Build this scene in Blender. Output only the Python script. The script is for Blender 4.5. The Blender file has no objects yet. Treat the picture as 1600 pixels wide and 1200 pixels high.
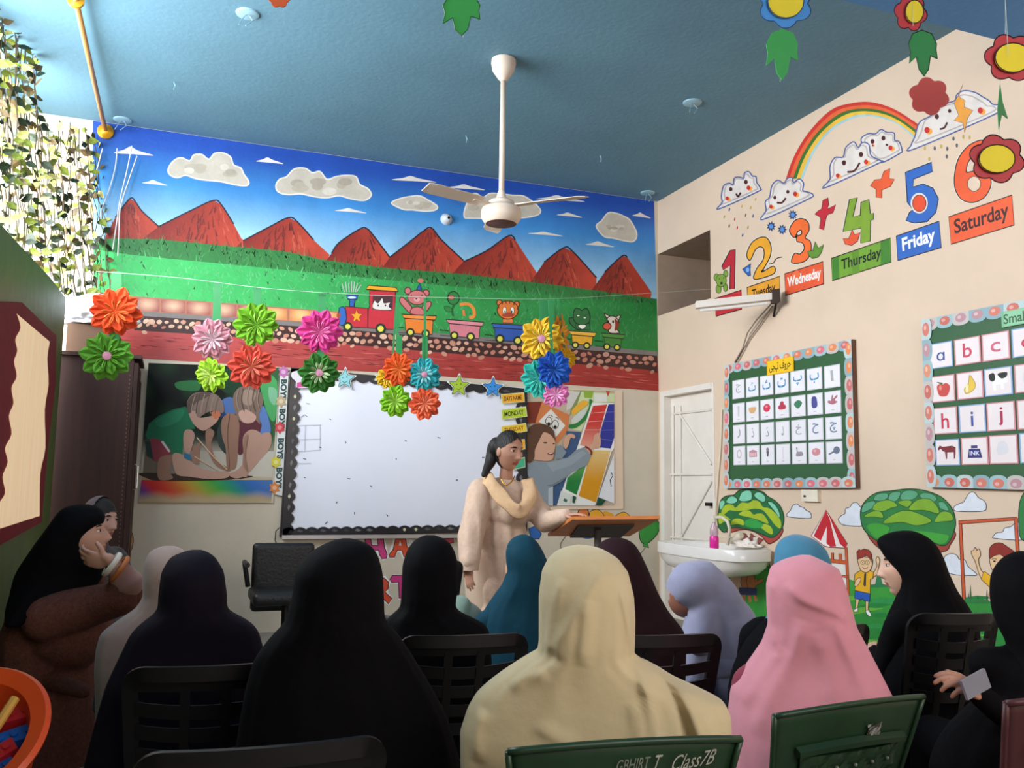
import bpy, bmesh, math, random
import numpy as np
from mathutils import Vector, Matrix, noise
from mathutils.geometry import tessellate_polygon
random.seed(7); np.random.seed(7)
S = bpy.context.scene
C = S.collection
PI = math.pi
# ---------------------------------------------------------------- camera
FOC, YAW, PITCH, ROLL = 1389.47, .360997, .114721, .0144882
D, W, H, LX, CH = 7.40, 4.29, 3.96, -.75, 1.17      # front wall y, right wall x, ceiling z, partition x, camera height
cy_, sy_, cp_, sp_, cr_, sr_ = math.cos(YAW), math.sin(YAW), math.cos(PITCH), math.sin(PITCH), math.cos(ROLL), math.sin(ROLL)
FW = Vector((sy_*cp_, cy_*cp_, sp_)); _rt = Vector((cy_, -sy_, 0)); _up = _rt.cross(FW)
RT = cr_*_rt + sr_*_up; UP = -sr_*_rt + cr_*_up
CAM = Vector((0, 0, CH))
cd = bpy.data.cameras.new('camera'); cd.sensor_width = 36; cd.lens = FOC/1600*36; cd.clip_start = .05
cam = bpy.data.objects.new('camera', cd); C.objects.link(cam)
m3 = Matrix((RT, UP, -FW)).transposed()
cam.matrix_world = Matrix.Translation(CAM) @ m3.to_4x4()
S.camera = cam
# ---------------------------------------------------------------- light
S.view_settings.view_transform = 'Standard'; S.view_settings.look = 'None'
S.view_settings.gamma = 1; S.view_settings.use_curve_mapping = False
S.view_settings.exposure = 0.25
wd = bpy.data.worlds.new('daylight'); S.world = wd; wd.use_nodes = True
bg = wd.node_tree.nodes['Background']; bg.inputs[0].default_value = (.93, .96, 1, 1); bg.inputs[1].default_value = 2.2
def area(name, loc, aim, sx, sy, power, col, spread=PI):
    l = bpy.data.lights.new(name, 'AREA'); l.shape = 'RECTANGLE'; l.size = sx; l.size_y = sy; l.energy = power; l.color = col; l.spread = spread
    o = bpy.data.objects.new(name, l); C.objects.link(o); o.location = loc
    o.rotation_euler = (Vector(aim)-Vector(loc)).to_track_quat('-Z', 'Y').to_euler()
    return o
# daylight through the long opening on the left, and through the windows behind the camera
area('left_window_daylight', (-1.45, 4.95, 3.1), (2.6, 5.3, 1.7), 4.0, 1.5, 335, (.90, .96, 1.0))
area('rear_window_daylight', (1.9, -1.52, 2.35), (2.6, 6.5, 2.1), 3.4, 1.4, 64, (1.0, .87, .74))
# ---------------------------------------------------------------- pixel -> plane helpers
def ray(x, y): return RT*((x-800)/FOC) - UP*((y-600)/FOC) + FW
def onY(x, y, Y):
    d = ray(x, y); return CAM + d*(Y/d.y)
def onX(x, y, X):
    d = ray(x, y); return CAM + d*(X/d.x)
def onZ(x, y, Z):
    d = ray(x, y); return CAM + d*((Z-CH)/d.z)
def atD(x, y, dep): return CAM + ray(x, y)*dep
def FWALL(x, y, off=0): return onY(x, y, D-off)
def RWALL(x, y, off=0): return onX(x, y, W-off)
def LWALL(x, y, off=0): return onX(x, y, LX+off)
# ---------------------------------------------------------------- materials
def lin(c):
    if isinstance(c, str):
        c = tuple(int(c[i:i+2], 16)/255 for i in (0, 2, 4))
    return tuple((v/12.92 if v <= .04045 else ((v+.055)/1.055)**2.4) for v in c)
MC = {}
def mat(key, col=None, rough=.6, metal=0, var=.08, scale=6, bump=0, bscale=60, attr=False, trans=0, stretch=(1, 1, 1), sheen=0, emit=0, alpha=1, spec=.5, sss=0, coords='Object', ior=1.45):
    if key in MC: return MC[key]
    m = bpy.data.materials.new(key); m.use_nodes = True; nt = m.node_tree; N = nt.nodes; L = nt.links
    b = N['Principled BSDF']; b.inputs['Roughness'].default_value = rough; b.inputs['Metallic'].default_value = metal
    b.inputs['Specular IOR Level'].default_value = spec; b.inputs['IOR'].default_value = ior
    tc = N.new('ShaderNodeTexCoord'); mp = N.new('ShaderNodeMapping'); mp.inputs['Scale'].default_value = stretch
    L.new(tc.outputs[coords], mp.inputs['Vector'])
    nz = N.new('ShaderNodeTexNoise'); nz.inputs['Scale'].default_value = scale; nz.inputs['Detail'].default_value = 5; nz.inputs['Roughness'].default_value = .6
    L.new(mp.outputs[0], nz.inputs['Vector'])
    mr = N.new('ShaderNodeMapRange'); mr.inputs['From Min'].default_value = .3; mr.inputs['From Max'].default_value = .7
    mr.inputs['To Min'].default_value = 1-var; mr.inputs['To Max'].default_value = 1+var; L.new(nz.outputs['Fac'], mr.inputs['Value'])
    mx = N.new('ShaderNodeMix'); mx.data_type = 'RGBA'; mx.blend_type = 'MULTIPLY'; mx.inputs['Factor'].default_value = 1
    if attr:
        at = N.new('ShaderNodeAttribute'); at.attribute_name = 'Col'; L.new(at.outputs['Color'], mx.inputs['A'])
    else:
        mx.inputs['A'].default_value = (*lin(col), 1)
    L.new(mr.outputs['Result'], mx.inputs['B']); L.new(mx.outputs['Result'], b.inputs['Base Color'])
    if bump:
        n2 = N.new('ShaderNodeTexNoise'); n2.inputs['Scale'].default_value = bscale; n2.inputs['Detail'].default_value = 4
        L.new(mp.outputs[0], n2.inputs['Vector'])
        bp = N.new('ShaderNodeBump'); bp.inputs['Strength'].default_value = bump; bp.inputs['Distance'].default_value = .01
        L.new(n2.outputs['Fac'], bp.inputs['Height']); L.new(bp.outputs[0], b.inputs['Normal'])
    if trans: b.inputs['Transmission Weight'].default_value = trans
    if sheen: b.inputs['Sheen Weight'].default_value = sheen
    if sss:
        b.inputs['Subsurface Weight'].default_value = sss; b.inputs['Subsurface Radius'].default_value = (.01, .004, .002)
    if emit:
        b.inputs['Emission Color'].default_value = (*lin(col), 1); b.inputs['Emission Strength'].default_value = emit
    MC[key] = m
    return m
PAINT = mat('wall_paint_art', attr=True, rough=.5, var=.10, scale=9, bump=.15, bscale=40)
PAPER = mat('printed_paper', attr=True, rough=.45, var=.03, scale=8)
SLEEK = mat('glossy_print', attr=True, rough=.6, spec=.25, var=.03, scale=8)
PLAIN = mat('plain_solid', attr=True, rough=.55, var=.06, scale=14)
# ---------------------------------------------------------------- objects
def wloc(p):
    v = Vector((0, 0, 0))
    while p is not None: v += p.location; p = p.parent
    return v
def link(name, me, parent=None, **kw):
    o = bpy.data.objects.new(name, me); C.objects.link(o)
    if parent is not None: o.parent = parent
    for k, v in kw.items(): o[k] = v
    return o
def mesh(name, V, F, material=None, parent=None, smooth=False, cols=None, local=False, mats=None, mi=None, **kw):
    me = bpy.data.meshes.new(name)
    off = Vector((0, 0, 0)) if local or parent is None else wloc(parent)
    me.from_pydata([(v[0]-off.x, v[1]-off.y, v[2]-off.z) for v in V], [], [tuple(f) for f in F])
    if mats: [me.materials.append(m) for m in mats]
    elif material: me.materials.append(material)
    if mi is not None:
        me.polygons.foreach_set('material_index', mi)
    if cols is not None:
        a = me.color_attributes.new('Col', 'FLOAT_COLOR', 'CORNER')
        buf = []
        for f, c in zip(F, cols):
            if isinstance(c[0], (tuple, list)): [buf.extend((*q, 1)) for q in c]
            else: buf.extend((*c, 1)*len(f))
        a.data.foreach_set('color', buf)
    if smooth: me.polygons.foreach_set('use_smooth', [True]*len(me.polygons))
    me.update()
    return link(name, me, parent, **kw)
def struct(name, V, F, material, parent=None, **kw):
    return mesh(name, V, F, material, parent, kind='structure', **kw) if parent is None else mesh(name, V, F, material, parent, **kw)
def thing(name, label, cat, loc=(0, 0, 0), rz=0, group=None):
    o = bpy.data.objects.new(name, None); C.objects.link(o); o.location = loc; o.rotation_euler = (0, 0, rz); o.empty_display_size = .05
    o['label'] = label; o['category'] = cat
    if group: o['group'] = group
    return o
def tag(o, label, cat, group=None):
    o['label'] = label; o['category'] = cat
    if group: o['group'] = group
    return o
class G:                                    # small mesh collector
    def __init__(s): s.v = []; s.f = []; s.c = []
    def add(s, V, F, col=(.5, .5, .5)):
        n = len(s.v); s.v += [tuple(v) for v in V]; s.f += [tuple(i+n for i in f) for f in F]; s.c += [col]*len(F); return s
    def box(s, x0, y0, z0, x1, y1, z1, col=(.5, .5, .5), M=None):
        V = [Vector((x, y, z)) for z in (z0, z1) for y in (y0, y1) for x in (x0, x1)]
        if M: V = [M @ v for v in V]
        return s.add(V, [(0, 2, 3, 1), (4, 5, 7, 6), (0, 1, 5, 4), (2, 6, 7, 3), (0, 4, 6, 2), (1, 3, 7, 5)], col)
    def tube(s, pts, r, n=8, col=(.5, .5, .5), cap=True):
        pts = [Vector(p) for p in pts]; R = r if isinstance(r, (list, tuple)) else [r]*len(pts)
        rings = []; t0 = (pts[1]-pts[0]).normalized(); a = t0.orthogonal().normalized()
        for i, p in enumerate(pts):
            t = (pts[min(i+1, len(pts)-1)]-pts[max(i-1, 0)]).normalized()
            a = (a - t*a.dot(t)).normalized(); b = t.cross(a)
            rings.append([p+(a*math.cos(2*PI*k/n)+b*math.sin(2*PI*k/n))*R[i] for k in range(n)])
        V = [v for q in rings for v in q]; F = []
        for i in range(len(pts)-1):
            for k in range(n): F.append((i*n+k, i*n+(k+1) % n, (i+1)*n+(k+1) % n, (i+1)*n+k))
        if cap: F += [tuple(range(n-1, -1, -1)), tuple((len(pts)-1)*n+k for k in range(n))]
        return s.add(V, F, col)
    def lathe(s, prof, n=24, M=None, col=(.5, .5, .5), cap=True):
        V = [Vector((r*math.cos(2*PI*k/n), r*math.sin(2*PI*k/n), z)) for r, z in prof for k in range(n)]
        if M: V = [M @ v for v in V]
        F = [(i*n+k, i*n+(k+1) % n, (i+1)*n+(k+1) % n, (i+1)*n+k) for i in range(len(prof)-1) for k in range(n)]
        if cap: F += [tuple(range(n-1, -1, -1)), tuple((len(prof)-1)*n+k for k in range(n))]
        return s.add(V, F, col)
    def prism(s, poly, vec, col=(.5, .5, .5)):
        poly = [Vector(p) for p in poly]; n = len(poly); vec = Vector(vec)
        T = tessellate_polygon([poly]); V = poly+[p+vec for p in poly]
        F = [tuple(t) for t in T]+[tuple(i+n for i in reversed(t)) for t in T]+[(i, (i+1) % n, (i+1) % n+n, i+n) for i in range(n)]
        return s.add(V, F, col)
    def build(s, name, material, parent=None, smooth=False, local=False, usecol=False, **kw):
        return mesh(name, s.v, s.f, material, parent, smooth, s.c if usecol else None, local, **kw)
def smooth_obj(o, ang=40):
    me = o.data; me.polygons.foreach_set('use_smooth', [True]*len(me.polygons))
    try: me.set_sharp_from_angle(angle=math.radians(ang))
    except Exception: pass
    return o
def cat(pts, closed=True, k=5):             # catmull-rom
    n = len(pts); out = []
    for i in range(n if closed else n-1):
        P = [pts[(i+j) % n] if closed else pts[min(max(i+j, 0), n-1)] for j in (-1, 0, 1, 2)]
        for s in range(k):
            t = s/k; t2 = t*t; t3 = t2*t
            out.append(tuple(.5*((2*P[1][a])+(-P[0][a]+P[2][a])*t+(2*P[0][a]-5*P[1][a]+4*P[2][a]-P[3][a])*t2+(-P[0][a]+3*P[1][a]-3*P[2][a]+P[3][a])*t3) for a in range(len(P[1]))))
    if not closed: out.append(tuple(pts[-1]))
    return out
def pp(s):                                  # 'x,y x,y' -> points
    return [tuple(float(q) for q in w.split(',')) for w in s.split()]
def ell(cx, cy, rx, ry=None, n=20, rot=0):
    ry = rx if ry is None else ry; c, s_ = math.cos(rot), math.sin(rot)
    return [(cx+rx*math.cos(2*PI*i/n)*c-ry*math.sin(2*PI*i/n)*s_, cy+rx*math.cos(2*PI*i/n)*s_+ry*math.sin(2*PI*i/n)*c) for i in range(n)]
TXT = {}
def glyphs(s, bold=0.0, shear=0.0):
    k = (s, bold, shear)
    if k not in TXT:
        c = bpy.data.curves.new('t', 'FONT'); c.body = s; c.offset = bold; c.shear = shear; c.resolution_u = 3
        o = bpy.data.objects.new('t', c); C.objects.link(o)
        me = o.evaluated_get(bpy.context.evaluated_depsgraph_get()).to_mesh()
        V = [(v.co.x, v.co.y) for v in me.vertices]; F = [tuple(p.vertices) for p in me.polygons]
        bpy.data.objects.remove(o); bpy.data.curves.remove(c)
        xs = [v[0] for v in V]; ys = [v[1] for v in V]
        TXT[k] = ([((x-min(xs))/max(1e-6, max(xs)-min(xs)), (y-min(ys))/max(1e-6, max(ys)-min(ys))) for x, y in V], F)
    return TXT[k]
class Flat(G):
    """paint, print or paper laid on a wall: shapes read off the photograph, unprojected to the wall's plane, each a hair above the last"""
    def __init__(s, proj, off=.001, T=(0, 0, 1), step=.0003):
        super().__init__(); s.proj = proj; s.off = off; s.T = T; s.step = step
    def w(s, p):
        q = s.proj(s.T[0]+p[0]/s.T[2], s.T[1]+p[1]/s.T[2], s.off); return tuple(q)
    def up(s): s.off += s.step
    def poly(s, col, pts, sm=False, out=None, ow=1.5, grad=None, k=5):
        if isinstance(pts, str): pts = pp(pts)
        if sm: pts = cat(pts, True, k)
        s.up(); V = [s.w(p) for p in pts]
        T = tessellate_polygon([[Vector((p[0], p[1], 0)) for p in pts]])
        n = len(s.v); s.v += V
        for t in T:
            s.f.append(tuple(i+n for i in t))
            s.c.append(tuple(grad(*pts[i]) for i in t) if grad else lin(col))
        if out: s.line(out, pts, ow, closed=True)
        return s
    def grid(s, q, grad, nx=10, ny=8):
        if isinstance(q, str): q = pp(q)
        s.up(); a, b, c, d = q; b0 = len(s.v); P = []
        for j in range(ny+1):
            for i in range(nx+1):
                u, v = i/nx, j/ny; P.append(tuple((a[k]*(1-u)+b[k]*u)*(1-v)+(d[k]*(1-u)+c[k]*u)*v for k in (0, 1)))
        s.v += [s.w(p) for p in P]
        for j in range(ny):
            for i in range(nx):
                e = j*(nx+1)+i; F4 = (e, e+1, e+nx+2, e+nx+1); s.f.append(tuple(b0+k for k in F4)); s.c.append(tuple(grad(*P[k]) for k in F4))
        return s
    def line(s, col, pts, w=1.5, closed=False, sm=False):
        if isinstance(pts, str): pts = pp(pts)
        if sm: pts = cat(pts, closed)
        s.up(); w = w*s.T[2]/2; n = len(pts); Lf = []; Rt = []
        for i in range(n):
            a = pts[(i-1) % n] if closed or i else pts[0]; b = pts[(i+1) % n] if closed or i < n-1 else pts[-1]
            dx, dy = b[0]-a[0], b[1]-a[1]; l = math.hypot(dx, dy) or 1
            Lf.append((pts[i][0]-dy/l*w, pts[i][1]+dx/l*w)); Rt.append((pts[i][0]+dy/l*w, pts[i][1]-dx/l*w))
        b0 = len(s.v); s.v += [s.w(p) for p in Lf+Rt]
        for i in range(n if closed else n-1):
            j = (i+1) % n; s.f.append((b0+i, b0+j, b0+n+j, b0+n+i)); s.c.append(lin(col))
        return s
    def text(s, col, txt, quad, inset=(.08, .15), bold=0.0, shear=0.0):
        """quad: top-left, top-right, bottom-right, bottom-left"""
        if isinstance(quad, str): quad = pp(quad)
        s.up(); V, F = glyphs(txt, bold, shear); a, b, c, d = quad; n = len(s.v)
        for u, v in V:
            u = inset[0]+u*(1-2*inset[0]); v = inset[1]+v*(1-2*inset[1])
            s.v.append(s.w(tuple((a[i]*(1-u)+b[i]*u)*v+(d[i]*(1-u)+c[i]*u)*(1-v) for i in (0, 1))))
        s.f += [tuple(i+n for i in f) for f in F]; s.c += [lin(col)]*len(F)
        return s
    def done(s, name, parent, material=None, **kw):
        return mesh(name, s.v, s.f, material or PAINT, parent, cols=s.c, **kw)
def lerp(a, b, t): return a+(b-a)*t
def mixc(a, b, t):
    a = lin(a) if isinstance(a, str) else a; b = lin(b) if isinstance(b, str) else b; t = min(1, max(0, t))
    return tuple(lerp(x, y, t) for x, y in zip(a, b))
def interp(x, pts): return float(np.interp(x, [p[0] for p in pts], [p[1] for p in pts]))
# ================================================================ room shell
m_cream = mat('cream_wall', 'D9C0A8', .7, var=.05, scale=1.6, bump=.12, bscale=25)
m_creamf = mat('front_wall_plaster', 'C8BCA8', .7, var=.07, scale=2.2, bump=.15, bscale=25)
m_ceil = mat('blue_ceiling', '5F8699', .75, var=.07, scale=1.4, bump=.2, bscale=30)
m_ceil2 = mat('deep_blue_ceiling', '4F86BC', .75, var=.06, scale=2, bump=.2, bscale=30)
m_floor = mat('floor_terrazzo', '8A8278', .5, var=.2, scale=30)
m_green = mat('green_gloss_paint', '586A34', .5, var=.12, scale=5, bump=.5, bscale=9)
XL, YB = -1.15, -1.5
def quad(name, pts, m, parent=None, **kw): return struct(name, pts, [(0, 1, 2, 3)], m, parent, **kw)
quad('floor', [(XL-1, YB, 0), (W+.2, YB, 0), (W+.2, D, 0), (XL-1, D, 0)], m_floor)
YC = 3.80                                    # the ceiling creases here and slopes down towards the back
g = G(); g.box(XL-.6, YC, H, W+.2, D+.2, H+.12); g.build('ceiling', m_ceil, kind='structure')
pC = RWALL(1505, 33); pE = RWALL(1600, 60); slope = (pC.z-pE.z)/(pC.y-pE.y)
YS = 3.15
struct('ceiling_rear', [(XL-.6, YC, H), (W, YC, H), (W, YS, H-slope*(YC-YS)), (XL-.6, YS, H-slope*(YC-YS)), (W, YB, H-slope*(YC-YS)), (XL-.6, YB, H-slope*(YC-YS))],
       [(0, 1, 2, 3), (3, 2, 4, 5)], m_ceil2)
front = mesh('wall_front', [(XL-.6, D, 0), (W, D, 0), (W, D, H), (XL-.6, D, H)], [(0, 1, 2, 3)], m_creamf, kind='structure')
# right wall with the door opening and the high recess cut out of it
a0 = RWALL(1040, 620); a1 = RWALL(1113, 611); r0 = RWALL(1026, 395); r1 = RWALL(1110, 360); r2 = RWALL(1110, 468)
DY0, DY1, DZ = a1.y, a0.y, 2.03
RY0, RZ0, RZ1 = RWALL(1110, 400).y, RWALL(1110, 466).z, RWALL(1110, 359).z
V = []; F = []
def rq(y0, z0, y1, z1):
    n = len(V); V.extend([(W, y0, z0), (W, y1, z0), (W, y1, z1), (W, y0, z1)]); F.append((n, n+1, n+2, n+3))
rq(YB, 0, DY0, H); rq(DY0, DZ, RY0, H) if DY0 < RY0 else None
F.clear(); V.clear()
ys = sorted([YB, DY0, DY1, RY0, D])
for i in range(4):
    y0, y1 = ys[i], ys[i+1]; ym = (y0+y1)/2; cuts = [(0, H)]
    if DY0 < ym < DY1: cuts = [(DZ, H)]
    if ym > RY0: cuts = [c for lo, hi in cuts for c in ((lo, RZ0), (RZ1, hi))]
    for lo, hi in cuts: rq(y0, lo, y1, hi)
right = mesh('wall_right', V, F, m_cream, kind='structure')
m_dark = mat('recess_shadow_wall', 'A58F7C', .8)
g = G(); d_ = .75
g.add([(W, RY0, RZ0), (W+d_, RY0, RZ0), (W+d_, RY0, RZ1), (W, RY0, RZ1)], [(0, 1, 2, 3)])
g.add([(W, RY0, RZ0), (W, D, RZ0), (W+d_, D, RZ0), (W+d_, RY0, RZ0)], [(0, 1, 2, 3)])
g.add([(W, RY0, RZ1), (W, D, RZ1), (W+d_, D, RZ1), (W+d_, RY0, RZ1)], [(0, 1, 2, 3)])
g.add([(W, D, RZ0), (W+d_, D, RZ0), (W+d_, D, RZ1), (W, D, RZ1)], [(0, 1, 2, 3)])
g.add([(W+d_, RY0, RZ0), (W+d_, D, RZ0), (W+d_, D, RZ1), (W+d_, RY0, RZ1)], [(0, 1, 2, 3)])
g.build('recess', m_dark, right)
# back wall with two windows
V = []; F = []
def bq(x0, z0, x1, z1):
    n = len(V); V.extend([(x0, YB, z0), (x1, YB, z0), (x1, YB, z1), (x0, YB, z1)]); F.append((n, n+1, n+2, n+3))
hb = H-slope*(YC-YS)
bq(XL-.6, 0, W, 1.6); bq(XL-.6, 1.6, .2, hb); bq(3.6, 1.6, W, hb); bq(.2, 3.1, 3.6, hb); bq(1.8, 1.6, 2.0, 3.1)
mesh('wall_back', V, F, m_cream, kind='structure')
# far-left side: low sill wall, open above to the daylight
g = G(); g.box(XL-.7, YB, 0, XL-.6, D, 2.0); g.box(XL-.7, YB, 2.0, XL-.6, 2.1, H); g.build('wall_left', m_cream, kind='structure')
# green partition in front of it
pts = [LWALL(x, y) for x, y in ((0, 349), (43, 396), (78, 433), (103, 466))]
yf = pts[-1].y; zt = pts[-1].z
poly = [(LX, .9, 0), (LX, yf, 0), (LX, yf, zt), (LX, pts[2].y, pts[2].z), (LX, pts[1].y, pts[1].z), (LX, pts[0].y, pts[0].z), (LX, .9, pts[0].z-.05)]
g = G(); g.prism(poly, (-.07, 0, 0)); part = g.build('wall_partition', m_green, kind='structure')
# window in the partition: maroon scalloped frame, cream blind with daylight behind put in as emission
m_mar = mat('maroon_card', '7E0E1E', .8, var=.12, scale=20); m_blind = mat('cream_blind_glow', 'F0D0A8', .8, var=.12, scale=3, stretch=(1, 6, .6), emit=.42)
win = thing('window', 'narrow window with maroon scalloped border and cream blind in green partition', 'window', tuple(LWALL(30, 650))); win.name = 'window_1'; del win['category'], win['label']; win['kind'] = 'structure'
f = Flat(LWALL, .004); fr = pp('-34,470 28,472 83,524 82,600 70,700 60,816 -40,870')
G().prism([f.w(p) for p in fr], (.018, 0, 0)).build('window_frame', m_mar, win)
f = Flat(LWALL, .026)
sc = [(26, 490), (32, 512), (24, 530), (27, 548), (22, 565), (26, 588), (18, 606), (21, 630), (14, 650), (18, 678), (8, 700), (12, 722), (4, 745), (8, 770), (-2, 790), (0, 826)]
pts2 = [(78, 534), (74, 560), (76, 600), (70, 640), (71, 700), (63, 740), (62, 806)]
f.poly('E8D0AE', cat(sc, False, 4)+cat(pts2[::-1], False, 3)); 
f.done('blind', win, m_blind)
# ---------------------------------------------------------------- mural on the front wall
TOP = [(145, 190), (1022, 314)]; BOT = [(145, 556), (1030, 611)]
def ytop(x): return lerp(190, 314, (x-145)/877)
GT = [(140, 384), (170, 372), (250, 374), (330, 382), (447, 393), (505, 406), (594, 418), (721, 428), (881, 447), (1026, 467)]
GL = [(140, 388), (192, 397), (530, 430), (700, 447), (1026, 476)]
RAIL = [(140, 485), (212, 492), (530, 513), (760, 533), (1028, 555)]
f = Flat(FWALL, .0003)
sky_t, sky_m, sky_b = lin('1B48A4'), lin('3A86C6'), lin('98C2DA')
def skyc(x, y):
    t = (y-ytop(x))/(interp(x, GT)-ytop(x)); return mixc(sky_t, sky_m, (t-.12)/.36) if t < .48 else mixc(sky_m, sky_b, (t-.48)/.45)
NX, NY = 40, 14; b0 = len(f.v)
for j in range(NY+1):
    for i in range(NX+1):
        x = lerp(145, 1022, i/NX); y = lerp(ytop(x)+.3, interp(x, GT)+8, j/NY); x += (y-ytop(x))*.025 if i == NX else 0
        q3 = f.w((x, y)); f.v.append(q3 if j else (q3[0], q3[1], H-.002))
for j in range(NY):
    for i in range(NX):
        a = b0+j*(NX+1)+i; F4 = (a, a+1, a+NX+2, a+NX+1); f.f.append(F4)
        cc = []
        for (ii, jj) in ((i, j), (i+1, j), (i+1, j+1), (i, j+1)):
            x = lerp(145, 1022, ii/NX); cc.append(skyc(x, lerp(ytop(x), interp(x, GT)+8, jj/NY)))
        f.c.append(tuple(cc))
f.done('painted_sky', front, mat('sky_paint', attr=True, rough=.5, var=.16, scale=2.2, bump=.15, bscale=40))
def item(name, fn, parent=None, off=.004, T=(0, 0, 1), proj=FWALL, material=None, **kw):
    f = Flat(proj, .0006+off*.12, T, .00008); fn(f); return f.done(name, parent or front, material, **kw)
def mcloud(pts, T=(0, 0, 1)):
    def fn(f):
        f.poly('BDB4A6', pts, sm=True, out='DAD4CA', ow=2.2)
        P = pp(pts) if isinstance(pts, str) else pts; cx = sum(p[0] for p in P)/len(P); cy = sum(p[1] for p in P)/len(P)
        rng = random.Random(int(cx)); s_ = (max(p[0] for p in P)-min(p[0] for p in P))
        for k in range(9):
            f.poly(rng.choice(('A69C8C', 'AFA595', 'CCC4B8')), ell(cx+rng.uniform(-.3, .3)*s_, cy+rng.uniform(-.04, .07)*s_, s_*rng.uniform(.05, .10), s_*.04), sm=False)
    item('painted_cloud', fn, T=T)
mcloud('530,340 560,290 610,265 665,285 690,250 740,245 785,275 820,240 870,235 920,260 940,310 985,330 1005,370 1035,415 1020,440 950,435 860,415 760,405 700,395 640,375 590,390 545,375', (130, 180, 4))
mcloud('431,290 437,280 448,276 460,264 477,263 488,270 500,268 511,280 525,276 540,274 556,276 562,288 575,295 580,305 570,313 550,311 530,306 510,309 490,307 470,303 450,304 435,300')
mcloud('612,318 620,312 635,308 655,306 668,312 683,322 680,328 665,330 645,328 630,327')
mcloud('725,337 732,312 742,302 755,308 768,302 800,305 822,308 845,330 820,340 740,341')
mcloud('932,352 940,345 950,333 962,333 975,338 985,345 995,365 990,377 975,376 958,372 945,370 935,360')
for x0, x1, y0, h_ in ((178, 240, 239, 10), (222, 262, 286, 5), (400, 443, 252, 6), (523, 573, 329, 4), (612, 682, 281, 6), (700, 758, 293, 5), (838, 914, 311, 6), (825, 880, 365, 3), (915, 960, 382, 5), (988, 1017, 337, 5), (870, 910, 336, 4)):
    item('painted_cloud', lambda f: f.poly('D8D2CA', [(x0, y0), (lerp(x0, x1, .25), y0-h_*.5), (lerp(x0, x1, .42), y0-h_), (lerp(x0, x1, .6), y0-h_*.4), (x1, y0+4), (lerp(x0, x1, .5), y0+2)], sm=True))
def mixhex2(c, t): return ''.join('%02X' % int(lerp(int(c[i:i+2], 16), int('A83A28'[i:i+2], 16), t)) for i in (0, 2, 4))
MTS = ['160,392 166,368 180,340 203,310 212,316 222,330 248,354 262,368 255,392', '215,380 232,366 248,354 300,328 334,313 346,320 365,350 379,376 384,402 330,398',
       '355,398 380,376 420,355 451,340 465,347 490,375 515,398 505,420 420,410', '500,420 518,396 530,379 562,358 573,357 585,370 609,402 612,430 540,430',
       '588,432 609,402 640,378 663,360 674,356 690,375 724,407 724,438 640,436', '695,440 724,409 760,392 795,368 805,375 838,425 838,452 760,448',
       '822,450 850,410 881,387 895,393 932,434 930,462 870,458', '918,462 945,425 972,400 980,402 1018,457 1016,470 970,468']
for k, s_ in enumerate(MTS):
    P = pp(s_); top = min(P, key=lambda p: p[1])
    def fn(f):
        xs = [p[0] for p in P]; w_ = max(xs)-min(xs)
        def gr(x, y):
            t = (x-top[0])/w_; return mixc('7A2018', 'B8412C', .5+t*1.8+.1*math.sin(x*.7+y*.4))
        f.poly('A83A28', P, grad=gr)
        rg = random.Random(k)
        for q in range(70):
            t = rg.random(); y = top[1]+6+t*60; x = top[0]+rg.uniform(-.52, .30)*w_*(.12+t*.9); l = rg.uniform(7, 20); a = rg.uniform(-1.2, .5) if x < top[0] else rg.uniform(.0, 1.0); dx = l*a*.5
            if y+l > interp(x, GT)+14: continue
            c = rg.choice(('3E1416', '6A1E1A', '8A2E24', '50181A')) if x < top[0]+4 else rg.choice(('9A3626', 'C25A44', 'B04A38', '8A2C20'))
            f.poly(mixhex2(c, .35 if x < top[0] else .2), [(x, y), (x+1.2, y), (x+dx+1.4, y+l), (x+dx-1.2, y+l)]); f.off -= f.step*.96
        i = P.index(top); a = [p for p in P if p[1] < top[1]+52]
        f.line('1E1A28', cat(a, False, 4), 2.2)
    item('painted_mountain', fn, off=.001+.0012*k)
# grass field
def fn(f):
    GE = [(x, interp(x, GT)) for x in range(146, 1027, 20)]+[(1026, 467)]
    f.poly('2B7436', GE+[(1028, 556)]+[(x, interp(x, RAIL)) for x in range(1020, 145, -25)]+[(146, 486)])
    LG = [(x, interp(x, GL)) for x in range(146, 1027, 30)]+[(1026, 476)]
    f.poly('2F9A4A', LG+[(1028, 554)]+[(x, interp(x, RAIL)-1) for x in range(1020, 145, -25)]+[(146, 485)],
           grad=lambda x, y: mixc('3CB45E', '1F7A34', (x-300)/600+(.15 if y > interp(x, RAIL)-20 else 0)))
    rg = random.Random(3); f.up()
    for q in range(1700):
        x = rg.uniform(150, 1020); lo = interp(x, GT); hi = interp(x, RAIL); t = rg.random()**1.5
        y = lo+5+t*(hi-lo-12); dx = rg.uniform(-9, 9); l = rg.uniform(4, 12) if t > .25 else rg.uniform(6, 16)
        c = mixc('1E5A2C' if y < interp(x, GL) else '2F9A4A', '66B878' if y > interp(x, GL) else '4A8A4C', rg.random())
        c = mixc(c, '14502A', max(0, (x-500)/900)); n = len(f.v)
        f.v += [f.w(p) for p in ((x, y), (x+2.2, y+.5), (x+dx, y-l))]; f.f.append((n, n+1, n+2)); f.c.append(c)
item('painted_grass', fn, off=.011)
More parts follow.
